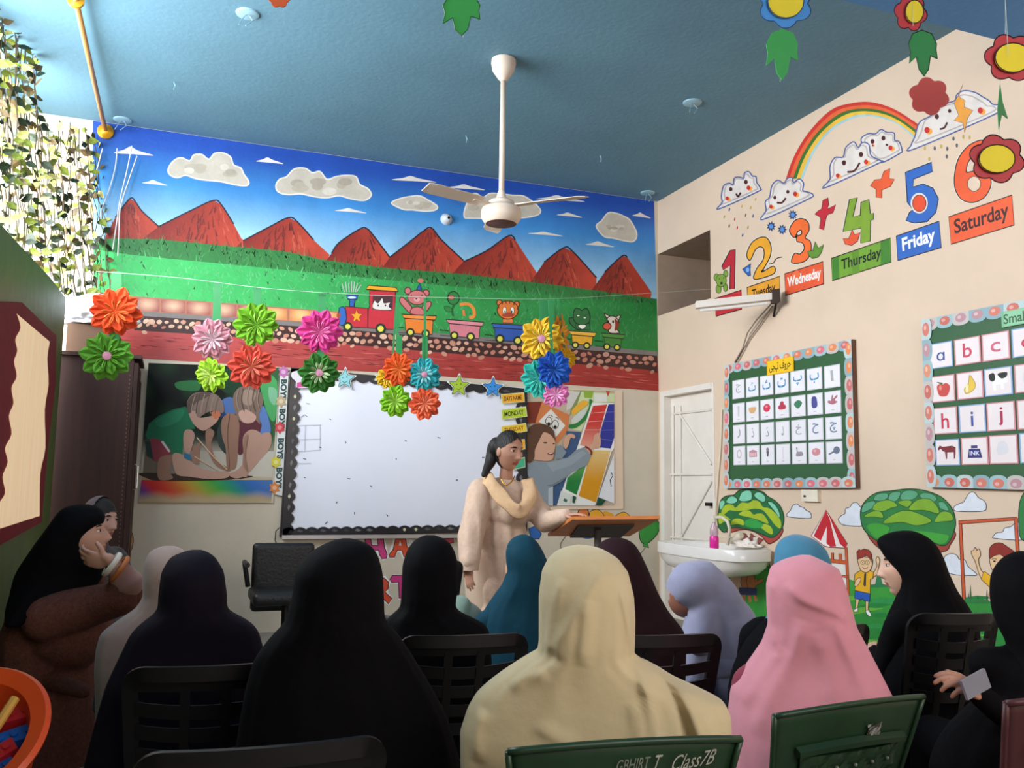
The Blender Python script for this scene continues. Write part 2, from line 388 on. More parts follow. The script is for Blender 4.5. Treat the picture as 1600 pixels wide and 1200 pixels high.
# block strip, rail and gravel bank
def fn(f):
    f.poly('8A2422', [(x, interp(x, RAIL)-2) for x in range(146, 1020, 25)]+[(1027, 553), (1030, 611), (600, 582), (430, 573), (205, 559), (146, 552)], grad=lambda x, y: mixc('B04644', '962820', (x-250)/500))
    f.poly('3A1D1A', [(x, interp(x, RAIL)) for x in range(205, 1020, 25)]+[(1027, 555), (1027, 583)]+[(x, interp(x, RAIL)+24) for x in range(1010, 200, -25)])
    rg = random.Random(5)
    for q in range(230):
        x = rg.uniform(150, 1024); y = rg.uniform(interp(x, RAIL)+30, interp(x, RAIL)+52)
        f.poly(rg.choice(('C05A54', '7A1C1C', 'A83C34', '6A1618')), [(x, y), (x+rg.uniform(15, 40), y+1.5+rg.uniform(0, 2)), (x+10, y+2.4)])
        f.off -= f.step*.98
    f.poly('77706C', [(x, interp(x, RAIL)-6) for x in range(205, 1020, 25)]+[(1027, 549), (1027, 556)]+[(x, interp(x, RAIL)+1) for x in range(1020, 205, -25)])
item('painted_bank', fn, off=.014)
def fn(f):
    rg = random.Random(11); x = 214
    while x < 1022:
        y0 = interp(x, RAIL)+7
        for r in range(3):
            cx = x+rg.uniform(-2, 2)+(r % 2)*5; cy = y0+r*9+rg.uniform(-2, 2); a = rg.uniform(3.2, 6)
            if r == 2 and rg.random() < .35: continue
            f.poly('', ell(cx, cy, a, a*rg.uniform(.55, .8), 8, rg.uniform(-.8, .8)), grad=(lambda c: (lambda X, Y: c))(mixc(mixc('D8B49A', 'B8705C', rg.random()), '9A4A40', (cx-600)/700)))
            f.off -= f.step*.97
        x += 12
item('painted_gravel', fn, off=.024)
def fn(f):
    for i in range(9):
        x0, x1 = 212+i*40, 212+(i+1)*40-3; x1 = min(x1, 530)
        if x0 > 528: break
        yt = lambda x: lerp(464, 488, (x-212)/318); yb = lambda x: interp(x, RAIL)-6
        f.poly('A86A52', [(x0-2, yt(x0)-1), (x1+3, yt(x1)-1), (x1+3, yb(x1)), (x0-2, yb(x0))])
        xm, ym = (x0+x1)/2, (yt(x0)+yb(x0))/2; f.grid([(x0, yt(x0)+1), (x1, yt(x1)+1), (x1, yb(x1)-1), (x0, yb(x0)-1)], lambda x, y: mixc('E8BC7C' if i > 4 else 'D8B090', 'C87A48' if i > 4 else '96504A', math.hypot((x-xm)/20, (y-ym)/14)), 8, 6)
item('painted_block_row', fn, off=.026)
# the train
T5 = (480, 400, 5.3333)
def wheel(f, x, y, r): f.poly('1E2A22', ell(x, y, r*1.5)); f.poly('D8CE50', ell(x, y, r*.85))
def fn(f):
    for a in ((310, 300, 290, 230), (330, 300, 320, 215), (350, 300, 345, 225), (370, 300, 370, 210), (385, 300, 395, 215), (400, 300, 420, 225), (410, 300, 450, 240)):
        f.line('A8B4A8', [a[:2], a[2:]], 1.6)
    f.poly('2E5AA8', '355,350 400,350 390,420 352,420', out='18203A'); f.poly('2A62B4', '325,325 425,325 412,362 340,362', out='18203A'); f.poly('C8D8F0', ell(372, 346, 34, 9))
    f.poly('BE2A36', '318,420 505,437 505,600 350,590 325,560', out='3A1418'); f.poly('2E62B0', '300,420 322,450 328,520 318,565 290,580 265,570 258,500 268,430', out='18203A'); f.poly('A04030', ell(262, 495, 16, 22))
    f.poly('C02C38', '518,290 735,296 727,612 505,600 508,440 520,432', out='3A1418'); f.line('3A1418', [(508, 440), (505, 600)], 1.2)
    f.poly('E8A01E', '488,278 512,244 738,262 756,296', out='3A2A14'); f.poly('4A2A30', '546,322 716,334 708,456 544,446')
    f.poly('D8D2CC', '560,372 590,392 625,350 640,392 690,385 680,420 700,448 552,440', sm=True, out='2A2020', ow=.9)
    for x in (592, 652): f.poly('1A1A1A', ell(x, 412, 7, 8))
    st = []
    for i in range(10): r = 48 if i % 2 == 0 else 22; st.append((412+r*math.sin(i*PI/5), 502-r*1.15*math.cos(i*PI/5)))
    f.poly('E8A01E', st, out='8A3A18', ow=.8)
    wheel(f, 338, 588, 26); wheel(f, 612, 606, 30)
item('painted_locomotive', fn, off=.028, T=T5)
def wagon(col, rim, q, wheels, T):
    def fn(f):
        x0, y0, x1, y1 = q[0]; f.poly(col, [(x0+26, y0+30), (x1-30, y1+30), (x1-38, q[2]), (x0+34, q[1])], out='2A1C1C')
        f.poly(rim, [(x0, y0), (x1, y1), (x1-14, y1+34), (x0+22, y0+34)], out='2A1C1C')
        f.line('12301E', [(x0-55, (q[1])-50), (x0+20, q[1]-42)], 1.5); f.line('12301E', [(x0-50, (q[1])-5), (x0+30, q[1]+2)], 1)
        for x, y, r in wheels: wheel(f, x, y, r)
    item('painted_wagon', fn, off=.028, T=T)
wagon('E07A2A', 'E8883C', ((788, 485, 1078, 500), 640, 655), ((860, 636, 24), (988, 646, 24)), T5)
wagon('CE7A84', 'D88A92', ((1158, 528, 1470, 552), 665, 690), ((1226, 662, 24), (1362, 672, 24)), T5)
T6 = (740, 400, 5.3333)
wagon('2A52A0', '3460B0', ((148, 562, 460, 580), 705, 715), ((220, 690, 26), (368, 706, 26)), T6)
wagon('E0A428', 'E8B040', ((792, 622, 1022, 638), 735, 745), ((848, 742, 20), (944, 748, 20)), T6)
wagon('3E7A2E', '4A8A38', ((1062, 642, 1262, 656), 755, 765), ((1110, 756, 20), (1196, 762, 20)), T6)
def fn(f):   # pink bear
    c, o = 'C87070', '5A2428'
    f.poly(c, '775,350 800,345 860,410 880,450 860,480 800,420 772,380', sm=True, out=o); f.poly(c, '1025,380 1030,410 990,465 960,470 950,440 985,390', sm=True, out=o)
    f.poly(c, '880,430 950,430 975,488 865,482', sm=True, out=o)
    for x, y in ((838, 290), (990, 308)): f.poly(c, ell(x, y, 26, 28), out=o)
    f.poly(c, ell(915, 346, 78, 60), out=o); f.poly('E0A0A0', ell(914, 362, 26, 18)); f.poly('1A1014', ell(910, 355, 8, 6))
    for x in (868, 955): f.poly('1A1014', ell(x, 328, 5))
    f.poly('2A5A9A', '912,280 935,225 955,285', out='182848'); f.poly('C87060', ell(945, 205, 26, 18))
item('painted_bear', fn, off=.029, T=T5)
def fn(f):   # green creature in the pink wagon and a shrimp-like tail
    f.poly('2A7A3A', ell(1218, 350, 48, 55), out='10341C'); f.poly('B86A5A', ell(1200, 345, 26, 20), out='4A2018', ow=.8)
    f.line('1C5A2A', '1225,400 1205,450 1215,500', 3.4); f.poly('2A7A3A', '1140,425 1180,420 1210,455 1165,465', sm=True, out='10341C', ow=.8)
    f.line('E0883A', '1270,405 1340,400 1385,440 1390,500 1350,515', 5, sm=True); f.line('D8783A', '1300,450 1310,500', 4)
item('painted_creature', fn, off=.029, T=T5)
def fn(f):   # orange tiger
    c, o = 'E07A34', '5A2414'
    f.poly(c, '245,520 325,520 330,560 240,556', out=o)
    for x, y in ((215, 390), (360, 402)): f.poly(c, ell(x, y, 22, 24), out=o)
    f.poly(c, ell(285, 450, 88, 76), out=o)
    for x in (258, 322): f.poly('F0EAE0', ell(x, 455, 16, 30), out='1A1010', ow=.6)
    for x in (262, 318): f.poly('1A1010', ell(x, 465, 6, 10))
    f.poly('A8402A', '235,492 290,470 345,488 320,505 260,508', sm=True)
    for x, y in ((240, 395), (270, 388), (300, 388), (335, 400), (210, 430), (365, 440)): f.poly('7A3018', ell(x, y, 5, 10))
item('painted_tiger', fn, off=.029, T=T6)
def fn(f):   # frog
    c, o = '2C6A38', '0E2C18'
    f.poly(c, '800,520 830,520 870,580 900,612 860,612 805,560', sm=True, out=o); f.poly(c, '850,560 965,560 975,618 855,610', out=o)
    f.poly(c, '845,440 880,440 900,455 925,440 950,445 970,500 960,555 900,575 845,550 830,500', sm=True, out=o); f.poly('F0EAE0', '875,578 935,578 905,608', sm=True)
    for x, y in ((872, 497), (926, 514)): f.poly('DCE0D0', ell(x, y, 13, 8), out=o, ow=.6)
item('painted_frog', fn, off=.029, T=T6)
def fn(f):   # calf
    c, o = 'DCCFC0', '3A201C'
    f.poly(c, '1090,478 1130,500 1150,520 1115,525', sm=True, out=o); f.poly(c, '1222,495 1205,540 1180,525 1190,505', sm=True, out=o)
    f.poly(c, '1115,520 1150,500 1190,515 1210,560 1195,610 1215,640 1135,640 1120,590', sm=True, out=o); f.poly('8A3A2C', '1175,520 1212,560 1205,600 1175,625 1180,575', sm=True)
    f.poly('D0543A', ell(1112, 585, 34, 30), out=o)
    for x in (1120, 1162): f.poly('1A1010', ell(x, 548, 8, 14))
item('painted_calf', fn, off=.029, T=T6)
# stray painted balloons low on the wall
def balloon(col, pts, knot, string):
    def fn(f):
        f.poly(col, pts, sm=True, out='2A2018', ow=1.4); f.poly(col, knot, out='2A2018', ow=.8); f.line('2A2018', string, 1, sm=True)
    item('painted_balloon', fn, off=.004)
balloon('D0821E', '188,830 198,824 206,832 208,848 202,866 194,872 186,866', '192,871 198,871 201,878 190,878', '196,878 202,890 206,904')
balloon('2E8A34', '1000,812 1018,808 1030,818 1027,834 1010,850 1000,842', '1006,848 1012,848 1014,856 1004,854', '1008,856 1000,866 990,880')
def fn(f):
    f.poly('D89A20', '935,806 945,798 957,802 962,810 950,812'); f.poly('D07030', '905,796 916,794 920,804 914,811 903,811', sm=True, out='2A2018'); f.poly('E0A020', '922,800 934,796 944,806 936,810 924,811', sm=True, out='2A2018', ow=1)
    f.poly('E0A020', '962,806 975,800 985,808 980,811 966,811', sm=True, out='2A2018', ow=1)
    f.poly('2460A8', '826,826 836,822 846,834 842,842 830,842', out='1A2A4A'); f.poly('2460A8', ell(918, 838, 10, 4)); f.line('1A1A1A', '884,838 876,850 878,862', 1, sm=True)
item('painted_fruit', fn, off=.004)
# cut-out letters below the whiteboard
T3 = (570, 830, 8)
def letter(name, fn): item(name, fn, parent=None, off=.004, T=T3, material=PAPER)
letter('cutout_letter', lambda f: (f.poly('E8E0E0', '60,90 250,85 300,330 230,370 160,300 120,240'), f.poly('C83C7C', '0,95 75,92 88,180 165,178 158,95 235,92 245,200 280,290 268,340 215,345 182,290 172,235 95,240 110,330 40,340', out='2A1420')))
letter('cutout_letter', lambda f: (f.poly('E8E0E0', '355,90 530,90 560,200 545,335 480,340 440,260 410,262 370,345 300,340 300,290'), f.poly('D8502C', '385,95 515,95 525,190 550,210 540,320 490,322 465,240 405,240 370,325 310,325 305,290 355,230', out='3A1810'), f.poly('E8E0E0', '440,120 462,180 425,180')))
letter('cutout_letter', lambda f: (f.poly('E8E0E0', '100,560 260,560 320,640 290,760 350,840 300,930 200,860 110,900'), f.poly('CE4A30', '110,590 240,585 300,640 290,720 250,760 340,840 295,910 220,830 170,780 160,880 110,880', out='3A1810')))
letter('cutout_letter', lambda f: (f.poly('E8E0E0', '310,600 350,540 640,535 650,660 520,660 510,860 420,860 415,660 330,650'), f.poly('C03478', '315,600 345,552 630,545 640,640 510,640 500,840 430,840 420,640 335,640', out='2A1420')))
letter('cutout_letter', lambda f: (f.poly('E8E0E0', '540,95 620,110 560,190'), f.poly('C83A4A', '700,90 1110,90 1110,140 900,200 720,180', out='2A1420')))
# ================================================================ right wall paintings
def ritem(name, fn, T, off=.003, material=None): return item(name, fn, parent=right, off=off, T=T, proj=RWALL, material=material)
R2 = (1080, 230, 4.446); R3 = (1280, 190, 4.444); R1 = (1000, 0, 2.6667); R7 = (1220, 750, 4.0); R6 = (1020, 740, 7.5)
WH = 'DCD2C6'
def halo(f, pts, w=7, sm=False):
    P = pp(pts) if isinstance(pts, str) else pts
    if sm: P = cat(P)
    f.line(WH, P, w*2/4.4, closed=True)
def number(pts, col, T, sm=False, extra=None):
    def fn(f):
        halo(f, pts, 9, sm); f.poly(col, pts, sm=sm, out='2A1810', ow=1.6)
        if extra: extra(f)
    ritem('painted_number', fn, T, off=.006)
number('270,718 306,708 302,982 268,988 272,822 222,852 212,828', 'B8242E', R2)
number('385,748 415,672 470,630 525,630 555,690 548,760 512,830 490,868 572,826 572,880 440,918 452,850 500,780 505,715 480,692 445,715 410,785', 'E6A024', R2, sm=True)
number('682,578 718,512 770,496 812,522 818,580 792,628 828,655 832,725 800,785 742,806 696,798 718,738 755,742 785,705 772,665 735,655 737,618 765,605 765,578 742,585 716,628', 'EC6A2C', R2, sm=True)
number('265,525 210,540 165,765 290,740 288,845 355,830 358,685 378,680 378,635 355,640 345,540 290,560 285,650 235,660', '7C9C2C', R3)
def e5(f): f.poly(WH, ell(694, 566, 60, 72)); f.poly('DE4A26', ell(695, 567, 47, 58), out='2A1810', ow=1)
number('780,282 785,348 655,400 652,455 720,432 790,462 828,535 810,630 750,695 660,705 602,688 626,632 650,610 612,560 598,352', '2E62B4', R3, extra=e5)
def e6(f): f.poly('D9C0A8', ell(1075, 432, 46, 52), out='2A1810', ow=1)
number('1135,128 1040,165 968,255 940,370 945,470 990,540 1065,562 1145,528 1192,445 1180,375 1110,338 1040,350 1020,345 1045,265 1135,190', 'E4582A', R3, sm=True, extra=e6)
def sign(q, col, txt, tc, T, out='2A1810', inset=(.1, .2), bold=.02, extra=None):
    def fn(f):
        f.poly(col, q, out=out, ow=1.6)
        if extra: extra(f)
        f.text(tc, txt, pp(q), inset, bold)
    ritem('painted_day_sign', fn, T, off=.005)
sign('165,1052 347,992 350,1125 172,1175', 'C02830', 'Monday', 'F0E8E0', R2)
sign('388,975 615,897 615,1038 395,1108', 'E09A2A', 'Tuesday', '1A1210', R2, inset=(.14, .2))
sign('650,880 915,795 920,950 655,1030', 'E2562E', 'Wednesday', 'F0E4DC', R2, inset=(.06, .2), bold=.035, extra=lambda f: f.poly('E8683A', '695,885 735,852 768,885 735,925 705,915', sm=True, out='7A2010', ow=.8))
sign('85,950 495,808 498,975 90,1105', '6E9A2C', 'Thursday', '141A0C', R3, inset=(.16, .2), extra=lambda f: (f.poly('3E7A26', '90,952 135,936 140,1085 93,1100'), f.poly('3E7A26', '425,836 490,812 494,975 428,995'), f.poly('5E8A24', '225,905 275,888 280,1045 230,1062')))
sign('535,795 832,692 847,875 545,965', '2C62B4', 'Friday', 'F0F0F4', R3, inset=(.12, .16), bold=.03)
sign('900,662 1338,510 1353,718 915,852', 'E85A2C', 'Saturday', '3A1418', R3, inset=(.07, .16))
def rcloud(pts, T, face=(), cheeks=(), mouth=None, extra=None, off=.004):
    def fn(f):
        f.poly('DAD0C8', pts, sm=True); P = pp(pts); cx = sum(p[0] for p in P)/len(P); cy = sum(p[1] for p in P)/len(P)
        f.line('B4A8A4', cat([(lerp(p[0], cx, .16), lerp(p[1], cy, .2)) for p in P], True), 2.2, closed=True)
        f.line('4C5C90', cat(P), 2.0, closed=True)
        for x, y, r in face: f.poly('4A1A1A', ell(x, y, r, r*1.2))
        for x, y, r in cheeks: f.poly('ECA03C', ell(x+r*.7, y+r*.4, r, r)); f.poly('C42A26', ell(x, y, r*.85, r))
        if mouth: f.line('4A1A1A', mouth, 3, sm=True)
        if extra: extra(f)
    ritem('painted_cloud', fn, T, off=off)
rcloud('190,430 215,385 210,340 225,270 265,250 290,262 300,215 335,208 365,215 370,180 400,170 425,200 450,205 455,245 480,285 460,310', R2, ((275, 292, 12), (380, 242, 13)), ((250, 356, 14), (398, 282, 16)), '312,322 325,342 345,315')
rcloud('497,503 520,440 515,380 545,345 560,270 600,230 645,250 665,220 700,210 712,245 750,220 780,250 775,300 805,310 845,330 810,362', R2, ((581, 350, 11), (671, 310, 11)), ((554, 413, 14), (722, 325, 17)), '595,385 630,385 658,352')
rcloud('290,130 340,85 390,85 430,55 470,75 520,80 525,130 555,140 575,200 560,220 430,285 360,240', R3, ((370, 138, 14), (446, 115, 14)), ((495, 182, 17), (372, 165, 8)), '462,158 478,165', off=.0035)
rcloud('40,460 75,400 75,310 110,250 165,245 185,180 240,140 270,180 300,145 345,160 360,235 425,270 410,290', R3, ((172, 286, 15), (290, 228, 15)), ((128, 375, 15), (325, 280, 17)), '195,350 245,340 282,285', off=.0055)
rcloud('1130,605 1145,570 1165,510 1215,480 1250,440 1310,420 1320,395 1350,378 1395,385 1430,405 1455,420 1470,435 1505,440 1480,475 1140,622', R1, ((1237, 486, 9), (1290, 462, 7)), ((1196, 542, 13), (1418, 460, 13)), '1250,538 1268,532 1280,510')
ritem('painted_lightning', lambda f: f.poly('E2983A', '1345,350 1328,402 1355,420 1350,445 1387,460 1365,492 1352,552 1345,512 1308,502 1328,480 1308,430 1325,400', out='6A5A60', ow=.8), R1, off=.008)
def fn(f):
    o = cat(pp('608,745 640,655 700,555 790,462 870,432 960,425 1060,455 1165,522'), False, 4); n = cat(pp('678,745 722,640 790,550 870,500 950,483 1040,503 1095,535 1148,580'), False, 4)
    m = min(len(o), len(n))
    L = lambda t: [(lerp(a[0], b[0], t), lerp(a[1], b[1], t)) for a, b in zip(o, n)]
    for c, t0, t1 in (('C83428', 0, .2), ('E06034', .2, .42), ('3C6A28', .42, .62), ('E4B43C', .62, .86), ('9CC4CC', .86, 1)):
        A, B = L(t0), L(t1); b0 = len(f.v); f.v += [f.w(p) for p in A+B]
        for i in range(m-1): f.f.append((b0+i, b0+i+1, b0+m+i+1, b0+m+i)); f.c.append(lin(c))
ritem('painted_rainbow', fn, R1, off=.003)
ritem('painted_bird', lambda f: f.poly('BE2432', '950,350 955,400 945,430 1005,400 985,455 945,470 935,500 920,575 890,565 900,500 895,485 858,465 885,440 905,430 915,370', out='4A1018', ow=1), R2)
ritem('painted_bird', lambda f: f.poly('E2582E', '490,325 485,395 522,400 495,450 435,475 435,530 395,525 395,470 355,445 385,405 430,400 450,345', out='6A2010', ow=1), R3)
for cx, cy in ((555, 550), (632, 572), (705, 470)):
    def fn(f):
        st = [(cx+(34 if i % 2 == 0 else 20)*math.cos(i*PI/9), cy+(38 if i % 2 == 0 else 22)*math.sin(i*PI/9)) for i in range(18)]
        f.poly('1E3A6A', st); f.poly('5A8ACC', ell(cx, cy, 14, 16))
    ritem('painted_blossom', fn, R2)
ritem('painted_tulip', lambda f: f.poly('5E8A2C', '808,722 845,718 862,655 882,700 920,675 905,730 880,765 840,772 815,750', out='1E3010', ow=1), R2, off=.009)
ritem('painted_tulip', lambda f: f.poly('E0522C', '165,812 205,812 230,750 245,785 285,770 265,830 225,860 180,850', out='4A1810', ow=1), R3, off=.009)
ritem('painted_flag', lambda f: (f.poly('2C5CA8', '355,848 415,808 408,848 412,892 398,895 372,868', out='16203A', ow=1), f.poly('7AA4DC', ell(392, 852, 12, 16))), R2, off=.009)
ritem('painted_critter', lambda f: ([f.poly('7A9A3A', ell(x, y, a, b), out='2A3A14', ow=.9) for x, y, a, b in ((175, 905, 17, 26), (240, 878, 15, 24), (190, 985, 18, 30), (238, 975, 14, 28), (208, 925, 36, 44))], f.poly('1A2010', ell(210, 945, 9)), f.poly('1A2010', ell(196, 915, 4)), f.poly('1A2010', ell(226, 908, 4))), R2, off=.009)
ritem('painted_squiggle', lambda f: f.line('1A2430', '540,810 570,805 590,775 632,762', 1.4, sm=True), R2, off=.009)
def fn(f):
    for x, y, c in ((265, 433, '3A4470'), (352, 410, 'C8A84A'), (413, 420, 'B8A44A'), (447, 362, 'B8A44A'), (230, 484, 'A8A04A'), (302, 500, 'B8504A'), (378, 473, '8A4A3A'), (430, 478, '4A5A80'), (264, 547, '6A5A2A'), (320, 560, 'C83A3A'), (394, 557, 'A89050'), (357, 610, '4A6A90')):
        f.poly(c, ell(x, y, 5, 13, 10, .2)); f.off -= f.step
ritem('painted_raindrops', fn, R2)
def fn(f):
    for x, y in ((1187, 618), (1228, 618), (1255, 610), (1280, 620), (1306, 578), (1347, 570), (1373, 572), (1320, 606), (1205, 662), (1278, 652)): f.poly('B8A45C' if x % 2 else '5A5A60', ell(x, y, 5, 9, 10)); f.off -= f.step
ritem('painted_raindrops', fn, R1)
# ---- lower mural of the right wall
def fn(f):
    f.poly('2E9A3C', '1168,886 1200,884 1240,890 1310,900 1350,912 1400,916 1440,925 1500,932 1545,940 1640,940 1700,960 1700,1300 1330,1300 1160,1120 1160,1000', grad=lambda x, y: mixc('3E9E3A', '1E7A34', (y-890)/120+.2*math.sin(x*.09)))
    rg = random.Random(4)
    for k in range(40):
        x = rg.uniform(1170, 1560); y = rg.uniform(935, 1010)
        f.poly(rg.choice(('66AA3C', '1E8038', '2C9048')), [(x, y), (x+28, y-5), (x+60, y-3), (x+30, y+3)]); f.off -= f.step*.95
    for x in range(1172, 1300, 9): f.poly('1E7A34', [(x, 892), (x+3, 882-(x % 4)), (x+7, 892)]); f.off -= f.step*.95
ritem('painted_meadow', fn, (0, 0, 1), off=.002)
def fn(f):
    f.poly('8A4A44', '1010,700 1080,700 1120,740 1150,700 1200,740 1300,770 1200,880 1150,878 1060,810', sm=False, out='5A2420', ow=1)
    for t in ('1040,712 1068,716 1058,760', '1105,715 1145,720 1125,755', '1175,745 1240,742 1175,840'): f.poly('E8D8CA', t)
    f.poly('A8443C', '790,650 900,690 1050,655 1180,680 1280,740 1350,820 1420,800 1490,740 1520,640 1400,560 1000,560 780,600', sm=True, out='5A1A18')
    f.poly('1E6A38', '780,640 760,560 772,430 800,310 870,262 950,250 1010,200 1110,180 1210,195 1290,215 1350,270 1420,310 1490,380 1530,480 1530,580 1490,680 1400,750 1290,715 1180,670 1050,640 900,640 840,690', sm=True, out='123A22', ow=1.6)
    f.poly('7CC8A8', '790,330 830,320 838,350 800,420 785,400', sm=True); f.poly('7CC8A8', '860,340 880,285 930,262 980,285 990,325 940,355', sm=True, out='1A4A30')
    f.poly('7CC8A8', '1010,290 1040,220 1100,195 1150,205 1165,260 1150,310 1070,330 1020,320', sm=True, out='1A4A30'); f.poly('7CC8A8', '1185,260 1210,220 1260,218 1310,255 1325,310 1290,335 1230,305', sm=True, out='1A4A30')
    f.poly('7CC8A8', '1345,330 1400,335 1460,400 1492,480 1480,520 1430,450 1370,375', sm=True, out='1A4A30')
    f.poly('A4B82C', '800,500 820,400 880,360 940,370 970,400 1040,340 1120,345 1180,312 1250,330 1290,390 1370,410 1450,480 1500,560 1495,640 1440,610 1370,520 1290,430 1190,410 1100,430 980,440 900,430 860,460', sm=True)
    f.poly('A4B82C', '1010,480 1060,440 1130,435 1180,480 1220,470 1290,475 1350,560 1340,585 1230,540 1120,510', sm=True); f.poly('A4B82C', '915,600 940,540 1000,525 1060,550 1065,605 1000,590', sm=True)
    f.poly('A4B82C', '1250,610 1310,590 1380,620 1410,690 1380,710 1300,660', sm=True); f.poly('2E9A44', '1080,560 1160,530 1240,560 1290,600 1240,640 1100,620', sm=True)
    f.poly('A4B82C', '772,470 830,480 910,540 860,545 780,590', sm=True)
ritem('painted_tree', fn, R6, off=.012)
def fn(f):
    f.poly('9A3E30', '545,345 620,430 700,440 1000,450 1060,400 1090,330 1000,300 600,300', sm=True, out='5A1A18')
    f.poly('2A7A3C', '520,310 498,200 530,130 600,80 690,68 790,56 880,62 960,85 1020,120 1070,180 1090,250 1085,310 1050,390 1000,410 900,370 700,340 620,385', sm=True, out='123A22', ow=1.6)
    for p in ('580,120 600,90 660,82 672,105 640,130 600,130', '672,120 690,80 745,75 740,110 710,135', '745,110 770,70 830,66 858,88 830,120 770,128', '868,105 890,80 950,90 975,120 940,138', '985,140 1020,140 1050,190 1000,180', '505,200 520,150 580,130 590,160 540,195'):
        f.poly('5AA07A', p, sm=True, out='1A4A30', ow=1)
    for p in ('575,185 600,140 680,125 730,160 690,175 640,195', '800,185 850,125 930,120 980,170 985,210 900,190', '640,270 700,215 790,190 900,225 940,260 850,285 760,265', '960,260 1000,200 1060,205 1075,250 1010,260', '520,230 560,200 620,195 640,235 580,230', '730,140 780,125 820,135 790,170'):
        f.poly('7CA82C', p, sm=True, out='2A5A24', ow=1)
    for p in ('540,290 600,270 680,300 640,360 590,360', '790,340 850,320 960,330 1050,350 1010,400 900,370'): f.poly('3E9A34', p, sm=True)
ritem('painted_tree', fn, R7, off=.012)
for T, p in ((R7, '35,218 60,190 75,160 100,150 120,165 140,172 160,190 185,205 190,235 160,240 60,232'), (R7, '360,250 375,225 400,210 405,180 430,170 450,145 475,142 500,170 530,190 540,280 400,283'), (R7, '1082,170 1110,150 1140,140 1150,125 1180,80 1210,78 1235,110 1270,130 1285,165 1260,195 1100,195'),
             (R7, '1330,350 1350,330 1385,325 1400,300 1440,290 1470,265 1520,280 1530,370 1340,365'), (R7, '1020,490 1060,460 1100,470 1115,495 1150,500 1170,540 1225,590 1180,597 1050,580')):
    ritem('painted_cloud', lambda f: f.poly('D8DCE4', p, sm=True, out='3A4048', ow=1.1), T, off=.004)
def fn(f):
    f.poly('E4DCD4', '225,520 410,520 425,700 225,700')
    for q in ('400,420 415,420 430,720 415,720', '300,492 410,505 412,528 300,515', '315,455 330,455 330,500 315,500', '362,460 378,460 380,505 364,503', '340,588 420,600 420,612 340,600'): f.poly('CE5C2E', q, out='5A2010', ow=.8)
    f.poly('E8DCD8', '190,350 282,188 415,400 400,425 300,420 270,412', out='7A1820', ow=1.2)
    for q in ('282,190 300,230 300,260 250,380 205,350', '290,215 305,240 345,415 310,418 285,395', '300,220 330,260 412,400 400,425 370,400'): f.poly('C4222E', q)
ritem('painted_tent', fn, R7, off=.008)
def boy(f):
    k, o = 'E4BC90', '2A1A14'
    f.poly(k, '575,590 600,540 595,500 605,478 618,500 612,540 600,590 580,605', sm=True, out=o, ow=1)
    f.poly(k, '470,740 490,745 480,800 465,805', out=o, ow=.8); f.poly(k, '530,755 548,758 545,815 530,815', out=o, ow=.8)
    f.poly('F0ECE6', '455,815 480,795 482,822 460,825', out=o, ow=.8); f.poly('F0ECE6', '530,815 548,812 567,845 555,855 535,835', out=o, ow=.8)
    f.poly('2458B0', '465,692 558,708 555,760 520,755 510,740 500,750 460,738', out=o, ow=1)
    f.poly('E0A81E', '480,575 505,562 560,568 580,575 575,615 560,618 558,710 462,690 470,650 458,650 462,590', out=o, ow=1)
    f.poly('3A3A40', '522,582 534,582 532,660 524,668 516,655')
    f.poly(k, '460,660 470,625 495,610 500,625 480,660', sm=True, out=o, ow=.8); f.poly(k, '485,480 565,490 572,520 560,560 535,578 505,568 488,535', sm=True, out=o, ow=1)
    f.poly('9A3428', '478,500 475,450 490,432 500,440 520,430 550,438 568,465 565,515 550,480 530,470 510,485 490,490', out=o, ow=1)
    for x in (512, 540): f.line('5A5A30', ell(x, 516, 13, 13, 12), .8, closed=True); f.poly('1A1410', ell(x, 516, 3))
    f.line('8A2A20', '510,545 525,556 545,545', 1, sm=True)
ritem('painted_boy', boy, R7, off=.012)
def fn(f):
    for q in ('1112,255 1130,258 1155,755 1135,755', '1112,255 1475,232 1478,250 1114,275', '1458,240 1478,236 1490,450 1470,450'): f.poly('C8542E', q, out='5A2010', ow=1)
    for x, h_ in ((1185, 100), (1172, 50), (1288, 70), (1232, 30)): f.poly('2A5A3A', [(x-7, 755), (x, 750-h_), (x+7, 755)])
    f.poly('2A7A3C', [(1140, 750), (1160, 735), (1200, 748), (1240, 742), (1300, 752), (1320, 770), (1140, 770)])
    f.poly('2A7A4C', '560,660 590,650 600,600 612,575 622,600 635,650 660,655 690,668 560,672')
ritem('painted_swing_frame', fn, R7, off=.008)
def fn(f):
    k, o = 'E4BC90', '2A1A14'
    f.poly(k, '1195,470 1190,445 1205,440 1215,420 1225,440 1240,430 1248,470 1235,500 1250,560 1275,590 1262,620 1240,590 1215,510', sm=True, out=o, ow=1)
    f.poly('E0A81E', '1270,570 1312,600 1330,680 1300,665 1252,620', out=o, ow=1); f.poly(k, '1310,480 1400,460 1450,500 1430,560 1350,580 1318,555', sm=True, out=o, ow=1)
    f.poly('8E2A20', '1305,490 1305,430 1330,400 1375,393 1420,420 1460,450 1460,470 1400,480 1370,465 1330,475', sm=True, out=o, ow=1); f.poly('1A1410', ell(1335, 508, 9, 5)); f.line('3A1A10', '1318,495 1335,490 1350,496', 1)
ritem('painted_girl', fn, R7, off=.012)
